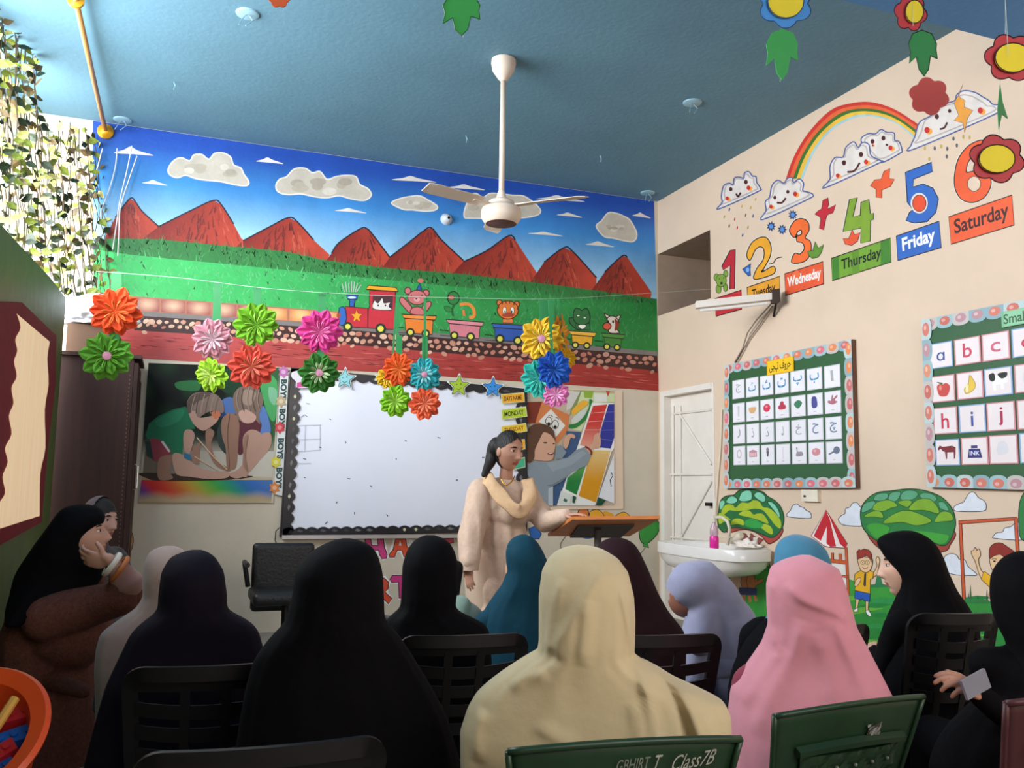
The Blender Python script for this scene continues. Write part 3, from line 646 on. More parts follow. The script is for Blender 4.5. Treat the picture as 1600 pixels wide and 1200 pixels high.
def fn(f):   # small painted figures under the basin
    k, o = 'C07A4A', '3A1A10'
    for dx in (0, 26):
        f.poly(k, [(400+dx, 900), (425+dx, 900), (430+dx, 940), (462+dx, 925), (468+dx, 938), (432+dx, 960), (425+dx, 975), (400+dx, 975), (392+dx, 940)], out=o, ow=.8)
        f.poly('2A3A70', [(385+dx, 965), (438+dx, 968), (438+dx, 1000), (385+dx, 998)]); f.poly(k, [(400+dx, 1000), (412+dx, 1000), (415+dx, 1030), (404+dx, 1032)]); f.poly(k, [(422+dx, 1000), (434+dx, 1000), (442+dx, 1025), (430+dx, 1028)])
ritem('painted_children', fn, (1020, 580, 2.857), off=.008)
ritem('painted_tree', lambda f: f.poly('2A7A3C', '1595,780 1610,765 1640,780 1650,830 1600,845 1592,815', sm=True, out='123A22', ow=1.6), (0, 0, 1), off=.012)
# ================================================================ display boards
m_backing = mat('brown_board_edge', '6E4A38', .7)
def board(label, corners, grid, title, cards, sc, thick=.035, group='display boards on the right wall'):
    """corners px: tl, tr, br, bl ; grid: y-edges of the card columns and z-edges of the rows in wall coordinates"""
    tl, tr, br, bl = [RWALL(*p, thick) for p in corners]
    base = thing('display_board', label, 'display board', tuple((tl+tr+br+bl)/4+Vector((thick/2, 0, 0))), group=group)
    G().prism([tl, tr, br, bl], (thick-.004, 0, 0)).build('backing', m_backing, base)
    B = lambda u, v: (tl*(1-u)+tr*u)*(1-v)+(bl*(1-u)+br*u)*v      # u along, v down
    def proj(x, y, off): p = B(x, y); return Vector((p.x-off, p.y, p.z))
    f = Flat(proj, .001); f.poly('2E5A36', [(0, 0), (1, 0), (1, 1), (0, 1)]); f.done('green_felt', base, PAPER)
    L_ = (tl-tr).length; Hh = (tl-bl).length; bw = .075
    for side in range(4):
        f = Flat(proj, .004+.001*side); n = max(4, int((L_ if side % 2 == 0 else Hh)/.115)); ln = (L_ if side % 2 == 0 else Hh); rg = random.Random(side)
        def m(s, d):        # s along, d inward (metres)
            if side == 0: return (s/L_, d/Hh)
            if side == 1: return (1-d/L_, s/Hh)
            if side == 2: return (s/L_, 1-d/Hh)
            return (d/L_, s/Hh)
        st = ln/n
        for i in range(n):
            s0 = i*st; pts = [m(s0, 0), m(s0+st, 0)]+[m(s0+st*(.5+.5*math.cos(a)), bw*.72+bw*.3*math.sin(a)) for a in np.linspace(0, PI, 8)]
            f.poly(rg.choice(('9AB8BC', 'B8C8C8', '8CA8B0', 'C0B8B4')), pts); f.off -= f.step*.9
            c = rg.choice(sc); f.poly(c, [m(s0+st*.5+st*.34*math.cos(a), bw*.42+bw*.36*math.sin(a)) for a in np.linspace(0, 2*PI, 11)[:-1]]); f.off -= f.step*.9
            f.poly(mixhex(c), [m(s0+st*.42+st*.13*math.cos(a), bw*.36+bw*.14*math.sin(a)) for a in np.linspace(0, 2*PI, 8)[:-1]]); f.off -= f.step*.9
        f.done('scalloped_border', base, PAPER)
    return base
def mixhex(c): return ''.join('%02X' % int(lerp(int(c[i:i+2], 16), 255, .35)) for i in (0, 2, 4))
def card(base, q, fn, col='E6E2E6', rim='C8C4CE', thick=.041, name='card'):
    """q: y0,y1 (left,right on wall = larger/smaller y), z0 top, z1 bottom"""
    yl, yr, zt_, zb_ = q
    def proj(x, y, off): return Vector((W-off, lerp(yl, yr, x), lerp(zt_, zb_, y)))
    f = Flat(proj, thick); f.poly(rim, [(0, 0), (1, 0), (1, 1), (0, 1)]); f.poly(col, [(.05, .04), (.95, .04), (.95, .96), (.05, .96)])
    fn(f)
    # a card has an edge
    n = len(f.v); a = [proj(x, y, thick-.004) for x, y in ((0, 0), (1, 0), (1, 1), (0, 1))]; b = [proj(x, y, thick) for x, y in ((0, 0), (1, 0), (1, 1), (0, 1))]
    f.v += [tuple(v) for v in a+b]
    for i in range(4): f.f.append((n+i, n+(i+1) % 4, n+4+(i+1) % 4, n+4+i)); f.c.append(lin(rim))
    return f.done(name, base, PAPER)
RW = lambda x, y: RWALL(x, y, .04)
b1 = board('green display board of four rows of Urdu letter and picture cards', ((1133, 571), (1331, 530), (1338, 762), (1132, 763)), None, None, None, ('E08858', 'D87A5C', 'D8707A', 'C86A6A'))
sq = lambda x0, y0, x1, y1: [(x0, y0), (x1, y0), (x1, y1), (x0, y1)]
# Urdu cards: columns from the right
let1 = ['\u062C', '\u062B', '\u062B', '\u062A', '\u067E', '\u0628', '\u0627']
let3 = ['\u0631', '\u0630', '\u0688', '\u062F', '\u062E', '\u062D', '\u0686']
let1[1] = '\u0679'
ye = [RW(1144.5, 660).y, RW(1317, 650).y]
rows = [(RW(1144, 595).z, RW(1144, 624).z), (RW(1144, 631).z, RW(1144, 661).z), (RW(1144, 664.5).z, RW(1144, 694).z), (RW(1144, 697.5).z, RW(1144, 727).z)]
rowsR = [(RW(1316, 568).z, RW(1316, 604).z), (RW(1316, 609).z, RW(1316, 644.5).z), (RW(1316, 650).z, RW(1316, 685.7).z), (RW(1316, 689).z, RW(1316, 724).z)]
def pics1(i):
    def g_(f):
        if i == 0: f.line('B8B4B8', '.45,.2 .5,.75', .05) if False else f.poly('C8C4C8', [(.42, .15), (.58, .15), (.55, .7), (.45, .7)])
        if i == 1: [f.poly('D8A878', ell(.5+.09*k, .45, .09, .17, 10, k*.3)) for k in (-2, -1, 0, 1, 2)]
        if i == 2: f.poly('CE3C54', ell(.5, .42, .27, .2)); f.poly('E88A98', ell(.48, .36, .09, .06))
        if i == 3: [f.poly('B83A50', ell(.5+a, .42+b, .14, .12)) for a, b in ((-.14, .05), (.14, .05), (0, -.12), (0, .06))]
        if i == 4: f.poly('3E7A5A', '.22,.4 .5,.22 .78,.38 .5,.62', sm=True)
        if i == 5: f.poly('4A4A8E', '.3,.2 .5,.14 .62,.25 .64,.62 .32,.64', sm=True)
        if i == 6: f.poly('B06A78', '.2,.5 .25,.4 .4,.42 .45,.2 .52,.2 .52,.35 .75,.2 .8,.28 .62,.42 .8,.5 .5,.6', sm=True)
        f.poly('A8A4A8', [(.4, .82), (.6, .82), (.6, .85), (.4, .85)])
    return g_
def pics4(i):
    def g_(f):
        if i == 0: f.poly('C4B8BC', ell(.5, .42, .2, .24)); f.poly('E6E2E6', ell(.5, .42, .12, .16))
        if i == 1: f.poly('C08A94', '.2,.3 .5,.22 .8,.3 .8,.6 .2,.6'); [f.poly('E0C0C4', sq(x, .38, x+.1, .56)) for x in (.28, .45, .62)]
        if i == 2: f.poly('8A7A86', ell(.5, .25, .1, .1)); f.poly('5A5A62', '.4,.33 .6,.33 .55,.6 .45,.6')
        if i == 3: f.poly('D8C8D0', '.47,.15 .53,.15 .53,.75 .47,.75')
        if i == 4: f.poly('9A8E9A', '.3,.2 .4,.22 .42,.4 .7,.42 .75,.6 .3,.62 .34,.4', sm=True)
        if i == 5: f.poly('CE8890', ell(.5, .45, .27, .18)); f.poly('E4B0B4', ell(.42, .4, .08, .06))
        if i == 6: f.poly('6A7286', ell(.66, .4, .2, .17)); f.poly('6A7286', '.15,.55 .5,.42 .55,.5 .2,.6')
        f.poly('A8A4A8', [(.42, .82), (.58, .82), (.58, .85), (.42, .85)])
    return g_
def letcard(ch, col, w_=.32):
    return lambda f: f.text(col, ch, [(.5-w_, .15), (.5+w_, .15), (.5+w_, .78), (.5-w_, .78)], (0, 0.12), .012)
for c in range(7):
    yl = lerp(ye[0], ye[1], (c+.04)/7); yr = lerp(ye[0], ye[1], (c+.93)/7); t = (c+.5)/7
    for r in range(4):
        zt_, zb_ = (lerp(rows[r][k], rowsR[r][k], t) for k in (0, 1))
        fn = (letcard(let1[c], '3A86B4' if c not in (0, 6) else 'A8A8AC', .1 if c == 6 else .3 if c else .2), pics1(c), letcard(let3[c], '9A9AA0' if c < 5 else '6A7E98', (.12, .1, .12, .08, .2, .2, .22)[c]), pics4(c))[r]
        card(b1, (yl, yr, zt_, zb_), fn)
def fn(f):
    f.text('2A2410', '\uFBFD\uFEA0\uFBA9\uFE97 \uFED1\uFEED\uFEAE\uFEA3', [(0, 0), (1, 0), (1, 1), (0, 1)], (.1, .12), .012)
card(b1, (RW(1199, 570).y, RW(1241, 565).y, RW(1220, 560.5).z, RW(1220, 583.5).z), fn, 'EDBE1E', 'E0B018', .046, 'title_card')
b2 = board('large green display board of English small letters, cropped at the right', ((1441, 500), (1660, 457), (1664, 767), (1450, 761)), None, None, None, ('D88A6A', 'D07868', 'C86A5C', 'B88A90'))
BX = [(1454.5, 1491.5), (1494.5, 1536), (1538, 1582), (1585.5, 1632)]
zr = [(RW(1455, 538).z, RW(1455, 577).z), (RW(1457, 589).z, RW(1457, 630).z), (RW(1459, 638).z, RW(1459, 679).z), (RW(1461, 688).z, RW(1461, 728).z)]
zr2 = [(RW(1580, 515).z, RW(1580, 560).z), (RW(1583, 571).z, RW(1583, 615).z), (RW(1586, 626).z, RW(1586, 672).z), (RW(1588, 677).z, RW(1588, 724).z)]
def apple(f): f.poly('C84A44', '.25,.4 .4,.3 .5,.34 .65,.3 .8,.45 .7,.75 .5,.8 .32,.72', sm=True); f.poly('E08A80', ell(.4, .46, .06, .09)); f.poly('4A6A40', '.25,.22 .5,.28 .45,.34', sm=True)
def banana(f): f.poly('E0BC4A', '.5,.15 .58,.2 .72,.5 .62,.7 .35,.8 .3,.6 .45,.45', sm=True, out='A8842A', ow=.02); f.poly('F0E0B0', '.35,.5 .42,.42 .45,.7 .36,.75', sm=True)
def cow(f):
    f.poly('F0ECE8', '.25,.3 .8,.25 .85,.55 .7,.6 .7,.8 .6,.8 .58,.6 .42,.62 .42,.82 .32,.8 .28,.55', sm=False); f.poly('1A1A1A', '.18,.22 .36,.18 .4,.4 .3,.48 .2,.4', sm=True); f.poly('1A1A1A', '.5,.22 .82,.2 .8,.36 .62,.4', sm=True)
def horse(f): f.poly('7A2A30', '.1,.35 .2,.22 .32,.28 .7,.25 .85,.32 .84,.55 .8,.75 .76,.75 .76,.5 .5,.5 .48,.75 .44,.75 .4,.48 .3,.44 .24,.34 .14,.42')
def ink(f): f.poly('3A3A7A', '.38,.3 .62,.3 .62,.4 .38,.4'); f.poly('2E2E70', '.3,.42 .7,.42 .78,.75 .24,.75'); f.text('D8D8F0', 'INK', [(.32, .5), (.7, .5), (.7, .66), (.32, .66)], (0, 0), .02)
def jug(f): f.poly('D8D4D8', '.35,.25 .6,.25 .68,.6 .3,.65', sm=True)
def lt(ch, col, w_, y0=.28, y1=.74): return lambda f: f.text(col, ch, [(.5-w_, y0), (.5+w_, y0), (.5+w_, y1), (.5-w_, y1)], (0, 0), .01)
tab = [[lt('\u0251', '2E4A8E', .17, .38, .72), lt('b', 'C8405C', .17, .2, .74), lt('c', 'CC6078', .18, .34, .7), lt('d', 'C83050', .17, .25, .7)], [apple, banana, cow, jug],
       [lt('h', 'C03050', .16, .22, .8), lt('i', '3A4A9A', .05, .25, .78), lt('j', 'A82848', .08, .18, .82), lt('k', 'C83050', .16, .25, .75)], [horse, ink, jug, jug]]
for c in range(4):
    for r in range(4):
        t = (c+.5)/3.4; zt_, zb_ = (lerp(zr[r][k], zr2[r][k], t*.9) for k in (0, 1))
        yl, yr = RW(BX[c][0]+r*1.3, 620).y, RW(BX[c][1]+r*1.5, 620).y
        card(b2, (yl, yr, zt_, zb_), tab[r][c], 'E8DCDC', 'D08A90' if (c+r) % 3 else '8AA8CE')
card(b2, (RW(1566, 500).y, RW(1650, 480).y, RW(1600, 481).z, RW(1600, 506).z), lambda f: f.text('2A5A34', 'Small', [(.03, .1), (.50, .1), (.50, .9), (.03, .9)], (.03, .1), .015), '8CC49A', '7AB48A', .046, 'title_card')
# ---------------------------------------------------------------- switch box, recess slab edge
p = RWALL(1257, 765); q = RWALL(1283, 784)
m_plast = mat('ivory_plastic', 'E4D8C4', .4)
t = thing('switch_box', 'small ivory electrical switch box below the Urdu letter board', 'switch', tuple(RWALL(1270, 775)))
G().box(W-.03, q.y, q.z, W, p.y, p.z).build('cover', m_plast, t); G().box(W-.036, p.y-.05, q.z+.03, W-.03, p.y-.03, p.z-.04).build('socket', mat('dark_plastic', '28241F', .5), t)
# ---------------------------------------------------------------- door
m_white = mat('off_white_metal', 'E2DAD0', .45, var=.05, scale=4)
door = thing('door', '', '', (W, (DY0+DY1)/2, 0)); del door['label'], door['category']; door.name = 'door_1'; door['kind'] = 'structure'
G().box(W+.06, DY0, .0, W+.09, DY1, DZ).build('door_leaf', m_white, door)
g = G(); g.box(W-.02, DY1, 0, W+.09, DY1+.07, DZ+.05); g.box(W-.02, DY0, DZ, W+.09, DY1, DZ+.05); g.box(W-.008, DY0-.03, 0, W+.09, DY0, DZ+.05); g.build('door_frame', m_white, door)
def bar(a, b, r=.011):
    A, B = onX(*a, W+.05), onX(*b, W+.05); G().tube([A, B], r, 6).build('bar', m_white, door)
for x0, x1 in ((1052, 1052), (1063, 1064)): bar((x0, 634), (x1, 856), .009)
for a, b in (((1050, 647), (1112, 640)), ((1046, 742), (1113, 741)), ((1046, 839), (1110, 845)), ((1064, 650), (1112, 726)), ((1112, 752), (1065, 838)), ((1064, 840), (1110, 915)), ((1046, 930), (1112, 945))): bar(a, b)
A = onX(1109, 788, W+.03); G().box(A.x-.03, A.y-.05, A.z-.015, A.x+.03, A.y+.03, A.z+.015).build('latch', mat('black_metal', '1A1818', .4, metal=.6), door)
tag(G().tube([onX(1128, 640, W-.012), onX(1126, 700, W-.012), onX(1122, 745, W-.012), onX(1118, 790, W-.02), onX(1117, 812, W-.02)], .007, 6).build('water_pipe', m_plast), 'thin ivory pipe curving down the wall beside the white door', 'pipe')
# ---------------------------------------------------------------- wash basin
m_cer = mat('white_ceramic', 'E6E0DA', .15, var=.02)
bc = Vector((W-.25, RWALL(1150, 870).y, 0)); lc = onX(1043, 868, W-.30); rc = onX(1187, 862, W-.24)
yb0, yb1 = rc.y, lc.y; bz = onX(1115, 856, W-.45).z
basin = thing('wash_basin', 'white ceramic wash basin on a pedestal beside the door', 'basin', (W-.25, (yb0+yb1)/2, 0))
rx_, ry_ = .25, (yb1-yb0)/2; cy0 = (yb0+yb1)/2; cx0 = W-.262
def rr(t, k=1.0, kx=1.0):
    c, s_ = math.cos(t), math.sin(t); e = 2/3.2
    return cx0+rx_*kx*math.copysign(abs(c)**e, c), cy0+ry_*k*math.copysign(abs(s_)**e, s_)
prof = [(.55, -.22), (.80, -.19), (.92, -.14), (.95, -.095), (.96, -.09), (1.0, -.085), (1.0, -.01), (.985, 0), (.93, 0), (.88, -.02), (.7, -.1), (.3, -.13)]
V = []; F = []; n = 40
for k_, dz in prof:
    for i in range(n):
        x, y = rr(2*PI*i/n, k_, k_); V.append((x, y, bz+dz))
for j in range(len(prof)-1):
    for i in range(n): F.append((j*n+i, j*n+(i+1) % n, (j+1)*n+(i+1) % n, (j+1)*n+i))
F += [tuple(range(n-1, -1, -1)), tuple((len(prof)-1)*n+i for i in range(n))]
smooth_obj(mesh('bowl', V, F, m_cer, basin), 50)
smooth_obj(G().lathe([(.12, 0), (.12, .05), (.085, .15), (.08, .5), (.11, bz-.2)], 24, Matrix.Translation((W-.18, cy0, 0))).build('pedestal', m_cer, basin))
tp = onX(1140, 852, W-.1)
m_tap = mat('cream_plastic_tap', 'DCD2BE', .3)
tap = thing('tap', 'cream plastic swan-neck tap behind the pink soap bottle', 'tap', (tp.x, tp.y, bz))
P3 = [onX(x, y, W-.14) for x, y in ((1137, 856), (1139, 838), (1140, 826), (1137, 815), (1128, 808), (1119, 808), (1114, 813))]
smooth_obj(G().tube([(P3[0].x, P3[0].y, bz)]+P3[1:], .013, 10).build('spout', m_tap, tap))
a, b = onX(1144, 846, W-.14), onX(1155, 838, W-.14); smooth_obj(G().tube([a, b, b+Vector((0, -.03, .01))], [.022, .03, .02], 10).build('valve', m_tap, tap)); G().tube([onX(1122, 838, W-.14), onX(1142, 840, W-.14)], .008, 6).build('handle', m_tap, tap)
sp_ = onX(1116, 858, W-.33)
bot = thing('soap_bottle', 'clear soap bottle with pink liquid on the basin rim', 'bottle', (sp_.x, sp_.y, bz-.005))
M_ = Matrix.Translation((sp_.x, sp_.y, bz-.02)); m_pk = mat('pink_soap', 'E02A9A', .25, var=.02); m_clear = mat('clear_plastic', 'E8C8D8', .15, trans=.6)
smooth_obj(G().lathe([(.03, 0), (.036, .01), (.036, .085), (.03, .1)], 20, M_).build('pink_liquid', m_pk, bot), 60)
smooth_obj(G().lathe([(.030, .1), (.034, .12), (.03, .16), (.014, .19), (.013, .205)], 20, M_).build('bottle_neck', m_clear, bot), 60)
smooth_obj(G().lathe([(.016, .205), (.016, .23), (.006, .235), (.006, .26)], 16, M_).build('pump', m_tap, bot))
g = G(); rg = random.Random(2)
cl = onX(1166, 852, W-.12)
m_cloth = mat('white_cloth', 'E8DCD2', .9)
V = []; 
bm = bmesh.new(); bmesh.ops.create_icosphere(bm, subdivisions=4, radius=1)
for v in bm.verts:
    n_ = noise.fractal(v.co*2.2, .8, 2, 4); v.co = Vector((v.co.x*.06, v.co.y*.12, max(0, v.co.z)*.055+.004))*(1+.5*n_); v.co += Vector((cl.x, cl.y, bz-.002))
me = bpy.data.meshes.new('cloth'); bm.to_mesh(me); bm.free(); me.materials.append(m_cloth); me.polygons.foreach_set('use_smooth', [True]*len(me.polygons))
tag(link('cloth', me), 'crumpled white cloth lying on the basin rim by the tap', 'cloth')
# ---------------------------------------------------------------- tube light and bracket
a, b = onX(1085, 482, W-.75), onX(1207, 463, W-.35)
a = onX(1087, 477, W-.62); b = onX(1205, 464, W-.12)
tl_ = thing('tube_light', 'white fluorescent tube fixture jutting from the right wall over the day signs', 'light', tuple((a+b)/2))
d = (b-a).normalized(); s_ = Vector((0, 0, 1)); q_ = d.cross(s_).normalized(); hh = .035
def obox(g, a, b, hw, hz, up_=0): 
    V = [p+q_*sx*hw+s_*(sz*hz+up_) for p in (a, b) for sx, sz in ((-1, -1), (1, -1), (1, 1), (-1, 1))]
    return g.add(V, [(0, 1, 2, 3), (7, 6, 5, 4), (0, 4, 5, 1), (1, 5, 6, 2), (2, 6, 7, 3), (3, 7, 4, 0)])
obox(G(), a, b, .035, .026).build('housing', m_white, tl_)
G().tube([a+d*.03-s_*.045, b-d*.03-s_*.045], .013, 10).build('tube', mat('tube_glass', 'E8E4E0', .2), tl_)
obox(G(), b-d*.0, b+d*.06, .04, .05).build('end_cap', mat('brown_plastic', '3A2A22', .5), tl_)
G().tube([b+d*.04-s_*.03, Vector((W-.01, b.y+.12, b.z-.12))], .008, 6).build('bracket', mat('black_metal'), tl_)
for i, (pts, lab) in enumerate(((((1207, 478), (1188, 506), (1170, 530), (1156, 556), (1149, 568)), 'grey cable sagging from tube light to the Urdu board, lower strand'), (((1204, 476), (1182, 500), (1168, 520), (1160, 545), (1148, 566)), 'grey cable sagging from tube light to the Urdu board, upper strand'))):
    tag(G().tube([onX(x, y, W-.02-.012*i) for x, y in pts], .006, 6).build('cable', mat('grey_cable', '8A7A6C', .6)), lab, 'cable')
# ================================================================ posters on the front wall
fr_ = [FWALL(x, y) for x, y in ((815, 605), (966, 611), (968, 796), (815, 798))]
pst = thing('poster', 'poster of a girl in grey pointing at coloured strips', 'poster', tuple(FWALL(890, 700)))
g = G(); g.prism([FWALL(x, y, .012) for x, y in ((829, 605), (972, 611), (974, 795), (829, 797))], (0, .010, 0)); g.build('frame', m_cream, pst)
f = Flat(FWALL, .013, (770, 600, 6.0))
f.poly('B8A890', '356,44 1140,65 1138,1140 356,1144'); f.poly('7E8C5A', '760,60 870,60 800,200 720,300', sm=False); f.poly('C8C4BC', '700,65 820,70 740,220 690,250'); f.poly('C4D0A0', '830,70 1140,90 1140,170 940,180 830,440 720,420')
f.poly('D8D8D0', '950,90 1070,95 1070,165 950,170'); f.poly('8AA83C', '850,62 945,65 930,130 860,130'); f.poly('B84A3A', '1060,66 1100,68 1080,120')
f.poly('7A3424', '310,170 470,165 410,370 310,370'); f.poly('C87848', '460,170 720,290 700,440 610,560 400,360'); f.poly('D8D4CC', '545,235 680,390 590,500 430,350')
for x, y in ((525, 350), (585, 380)): f.line('2A2420', ell(x, y, 30, 40, 16), 1, closed=True); f.poly('2A2420', ell(x, y+22, 14, 16)); 
f.line('2A2420', '520,300 540,290 560,305', 1); f.line('2A2420', '590,315 610,318 620,335', 1)
f.poly('2E7A3A', '905,145 935,160 920,260 860,350 780,410 720,415 720,380 780,370 850,310 900,220', sm=True); f.poly('E0A83A', '740,250 830,160 880,160 890,190 800,260 760,290', sm=True); f.poly('C4C8C0', '740,330 850,240 880,260 820,340 760,370', sm=True)
f.poly('3C5478', '690,440 830,450 780,640 600,1140 440,1140 560,900 680,560'); f.poly('E2E0DA', '930,175 1138,180 1138,600 1110,640 960,1140 600,1140 800,570')
f.grid('940,205 1072,192 962,600 815,575', lambda x, y: mixc('C43A34', 'D8927E', (y-380)/200), 4, 8); f.poly('34388E', '1085,190 1138,188 1138,500 1105,605 1000,595 1010,440')
f.grid('920,620 1105,625 965,1110 805,1050', lambda x, y: mixc('D8B878', 'CE8E1A', (y-640)/250), 4, 8); f.grid('700,880 880,740 785,1040 680,985', lambda x, y: mixc('5A9A50', '247A3A', (y-760)/150), 4, 6)
for a_, b_ in (((910, 275), (1060, 262)), ((880, 355), (1040, 345)), ((860, 430), (1010, 430)), ((1060, 265), (1136, 262)), ((1040, 350), (1136, 348)), ((1010, 435), (1136, 430)), ((1000, 515), (1136, 530))): f.line('D8A8A0' if a_[0] < 1000 else '6A6EB0', [a_, b_], .8)
f.poly('D8D8DC', '1138,650 1138,1120 990,1060'); f.line('3A3A3A', '1110,830 1125,860 1100,900 1110,960', 1.4); f.poly('1E4A34', '990,1065 1060,1090 1020,1140 970,1140'); f.poly('D0D4CC', '640,1000 740,1040 720,1130 610,1110'); f.poly('3A5A4A', '670,1070 700,1085 690,1110 660,1095'); f.poly('1E4A34', '750,1045 785,1060 765,1120 745,1110')
sk = 'C89A80'
f.poly(sk, '990,460 1010,500 1005,590 940,610 900,640 860,590 930,560 950,480', sm=True); f.line('7A2A24', '865,585 905,610 925,640 920,665', 3, sm=True)
f.poly(sk, '660,540 690,480 740,465 775,490 760,510 730,505 710,570 680,610', sm=True)
f.poly('7E8890', '590,590 640,570 690,640 650,700 580,700'); f.poly('828C94', '310,760 400,720 500,730 700,690 780,620 860,590 920,670 880,760 740,830 640,920 560,960 560,1140 470,1140 400,960 330,860', sm=False)
f.poly('8E98A0', '500,740 700,700 840,620 880,650 740,760 560,820'); f.poly('6A747C', '560,960 640,920 740,830 700,860 560,940 500,950'); f.poly('A8B0B8', '520,980 565,960 565,1140 520,1140')
f.poly(sk, '350,620 400,470 540,440 585,560 575,640 560,700 510,722 440,715 380,700', sm=True); f.poly('5A3E2E', '310,700 320,500 350,400 430,370 520,390 570,440 582,520 545,480 500,455 470,460 430,540 395,620 390,690 350,730', sm=True)
f.poly('3A2420', ell(492, 552, 20, 7)); f.poly('3A2420', ell(572, 560, 10, 6)); f.poly('7A2A28', '510,650 560,640 572,650 545,668', sm=True); f.poly('E8DCD4', '520,648 562,642 560,650 530,655')
f.done('print', pst, SLEEK)
pst2 = thing('poster', 'poster of two children crouching over rainbow paint', 'poster', tuple(FWALL(325, 680)))
G().prism([FWALL(x, y, .012) for x, y in ((232, 567), (437, 574), (427, 786), (216, 786))], (0, .010, 0)).build('backing', m_creamf, pst2)
f = Flat(FWALL, .013, (180, 550, 4.0))
f.grid('208,68 1028,98 970,940 145,945', lambda x, y: mixc(mixc('0C120C', '3A6A40', ((x-650)/500 if x > 650 else 0)+.22*math.sin(x*.021+1)*math.sin(y*.02)), 'B0A898', (y-540)/120), 24, 24)
f.poly('2E6A3C', '380,190 520,180 520,240 400,235', sm=True); f.poly('4A9A5A', '900,150 1010,180 1000,420 950,380', sm=True); f.poly('7AB08A', '960,220 1010,240 1000,330 965,300', sm=True); f.poly('1C3A24', '620,120 800,110 900,180 700,260', sm=True)
f.grid('186,620 995,620 984,780 170,790', lambda x, y: mixc('6E6454', 'C0B8AA', (x-300)/500), 8, 3); f.grid('168,770 984,780 970,942 145,945', lambda x, y: mixc('A08A66', 'B8A890', (x-300)/600), 6, 2)
rb = ['BE3A30', 'C8702E', 'A89A38', '3E8A3C', '2A7A6A', '2E6AA0']
rbc = ['5A3A8A', 'C42A28', 'C43A28', 'B8602A', 'B08A34', '7A9A38', '3E9A40', '2A8A6A', '2A6A9A', '3A68B0', '4A70A8']
def rbg(x, y):
    k = max(0, min(9.999, (x-150)/83-(y-850)/90)); return mixc(mixc(rbc[int(k)], rbc[int(k)+1], k % 1), 'B09A78', (y-868)/55+.12*math.sin(x*.03))
f.grid('164,800 984,800 975,935 148,935', rbg, 40, 12)
f.poly('3A2A20', '170,755 560,770 860,775 700,800 300,805 200,790', sm=True)
f.poly('263A68', '690,290 740,300 735,380 640,420 600,470 560,480 660,380'); f.poly('4E6AA0', '660,310 730,285 760,380 690,385', sm=True)
sk, sk2 = 'B08A78', '8E6A58'
f.poly('5A78B0', '890,370 930,340 965,440 968,505 905,520 880,440', sm=True); f.poly(sk, '905,520 968,505 972,590 900,680 830,760 760,790 710,765 770,730 850,640 905,590', sm=True)
f.poly('5A2C34', '770,440 900,430 905,500 830,600 770,640 750,500', sm=True); f.poly('2E3A34', '640,480 700,420 720,640 650,590', sm=True)
f.poly(sk2, '665,430 690,395 740,385 775,440 770,560 755,720 700,720 690,600 665,510', sm=True); f.poly(sk, '800,530 850,485 910,510 915,580 850,660 830,770 790,765 800,640', sm=True)
f.poly(sk2, '570,480 620,500 600,580 640,680 720,730 700,745 620,700 570,580', sm=True)
f.poly('7A6458', '735,290 770,225 840,212 900,240 925,310 900,380 905,450 870,420 830,440 780,430 750,380', sm=True); f.poly('C09888', '770,380 820,360 880,400 860,440 800,440', sm=True); f.poly('9A8272', '790,250 840,235 880,260 850,330 800,320', sm=True)
f.poly('1F6A48', '190,520 210,450 270,400 360,360 440,340 470,380 500,480 430,490 420,640 330,640 270,545 200,545', sm=False); f.poly('2A7A54', '250,430 350,375 430,360 400,430 290,470', sm=True)
f.poly('8A3A44', '215,550 280,550 350,620 300,670 230,670', sm=True); f.poly('C8C0C0', '285,560 300,555 345,620 335,628'); f.poly('223A34', '185,555 220,560 240,670 200,650'); f.poly(sk2, '280,660 360,650 340,740 360,790 280,800 262,740', sm=True)
f.poly(sk, '430,500 470,485 495,510 490,560 460,640 430,600', sm=True); f.poly(sk2, '480,600 530,560 525,700 480,700'); f.poly(sk, '360,640 430,645 520,720 620,745 710,750 700,785 600,795 470,780 380,760', sm=True)
f.poly('806A60', '455,370 450,310 490,260 560,250 630,265 670,310 680,370 660,380 600,370 540,400 520,430 470,400', sm=True); f.poly(sk, '460,380 500,370 520,410 600,400 650,375 640,430 580,480 540,490 490,450', sm=True); f.poly('B86A4A', '600,380 640,368 660,395 625,420', sm=True)
f.poly('5A4A42', '452,372 450,318 480,275 540,252 600,256 560,290 500,320 470,380', sm=True); [f.line(c, [(x0, 262+abs(x0-560)*.12), (x0-18, 330), (x0-26, 385)], 1.2, sm=True) for x0, c in ((500, '94806F'), (530, '4E4038'), (560, '9C8878'), (590, '5A4A40'), (620, '94806F'), (650, '6A5A4E'))]; [f.line(c, [(x0, 222+abs(x0-830)*.15), (x0-12, 300), (x0+6, 370)], 1.2, sm=True) for x0, c in ((770, '9C8878'), (800, '5A4A40'), (835, 'A08C7C'), (870, '5E4E44'), (900, '94806F'))]; f.poly('8E6A58', '690,400 712,392 700,520 712,700 700,718 690,600 668,520', sm=True); f.poly('94705E', '805,545 830,520 812,640 828,740 800,700', sm=True); f.line('C8A888', '510,535 620,660 700,735', 1.6); f.line('C8A888', '495,652 600,715 640,740', 1.4); f.poly('2E6A8A', '430,630 470,640 480,680 430,660')
f.done('print', pst2, SLEEK)
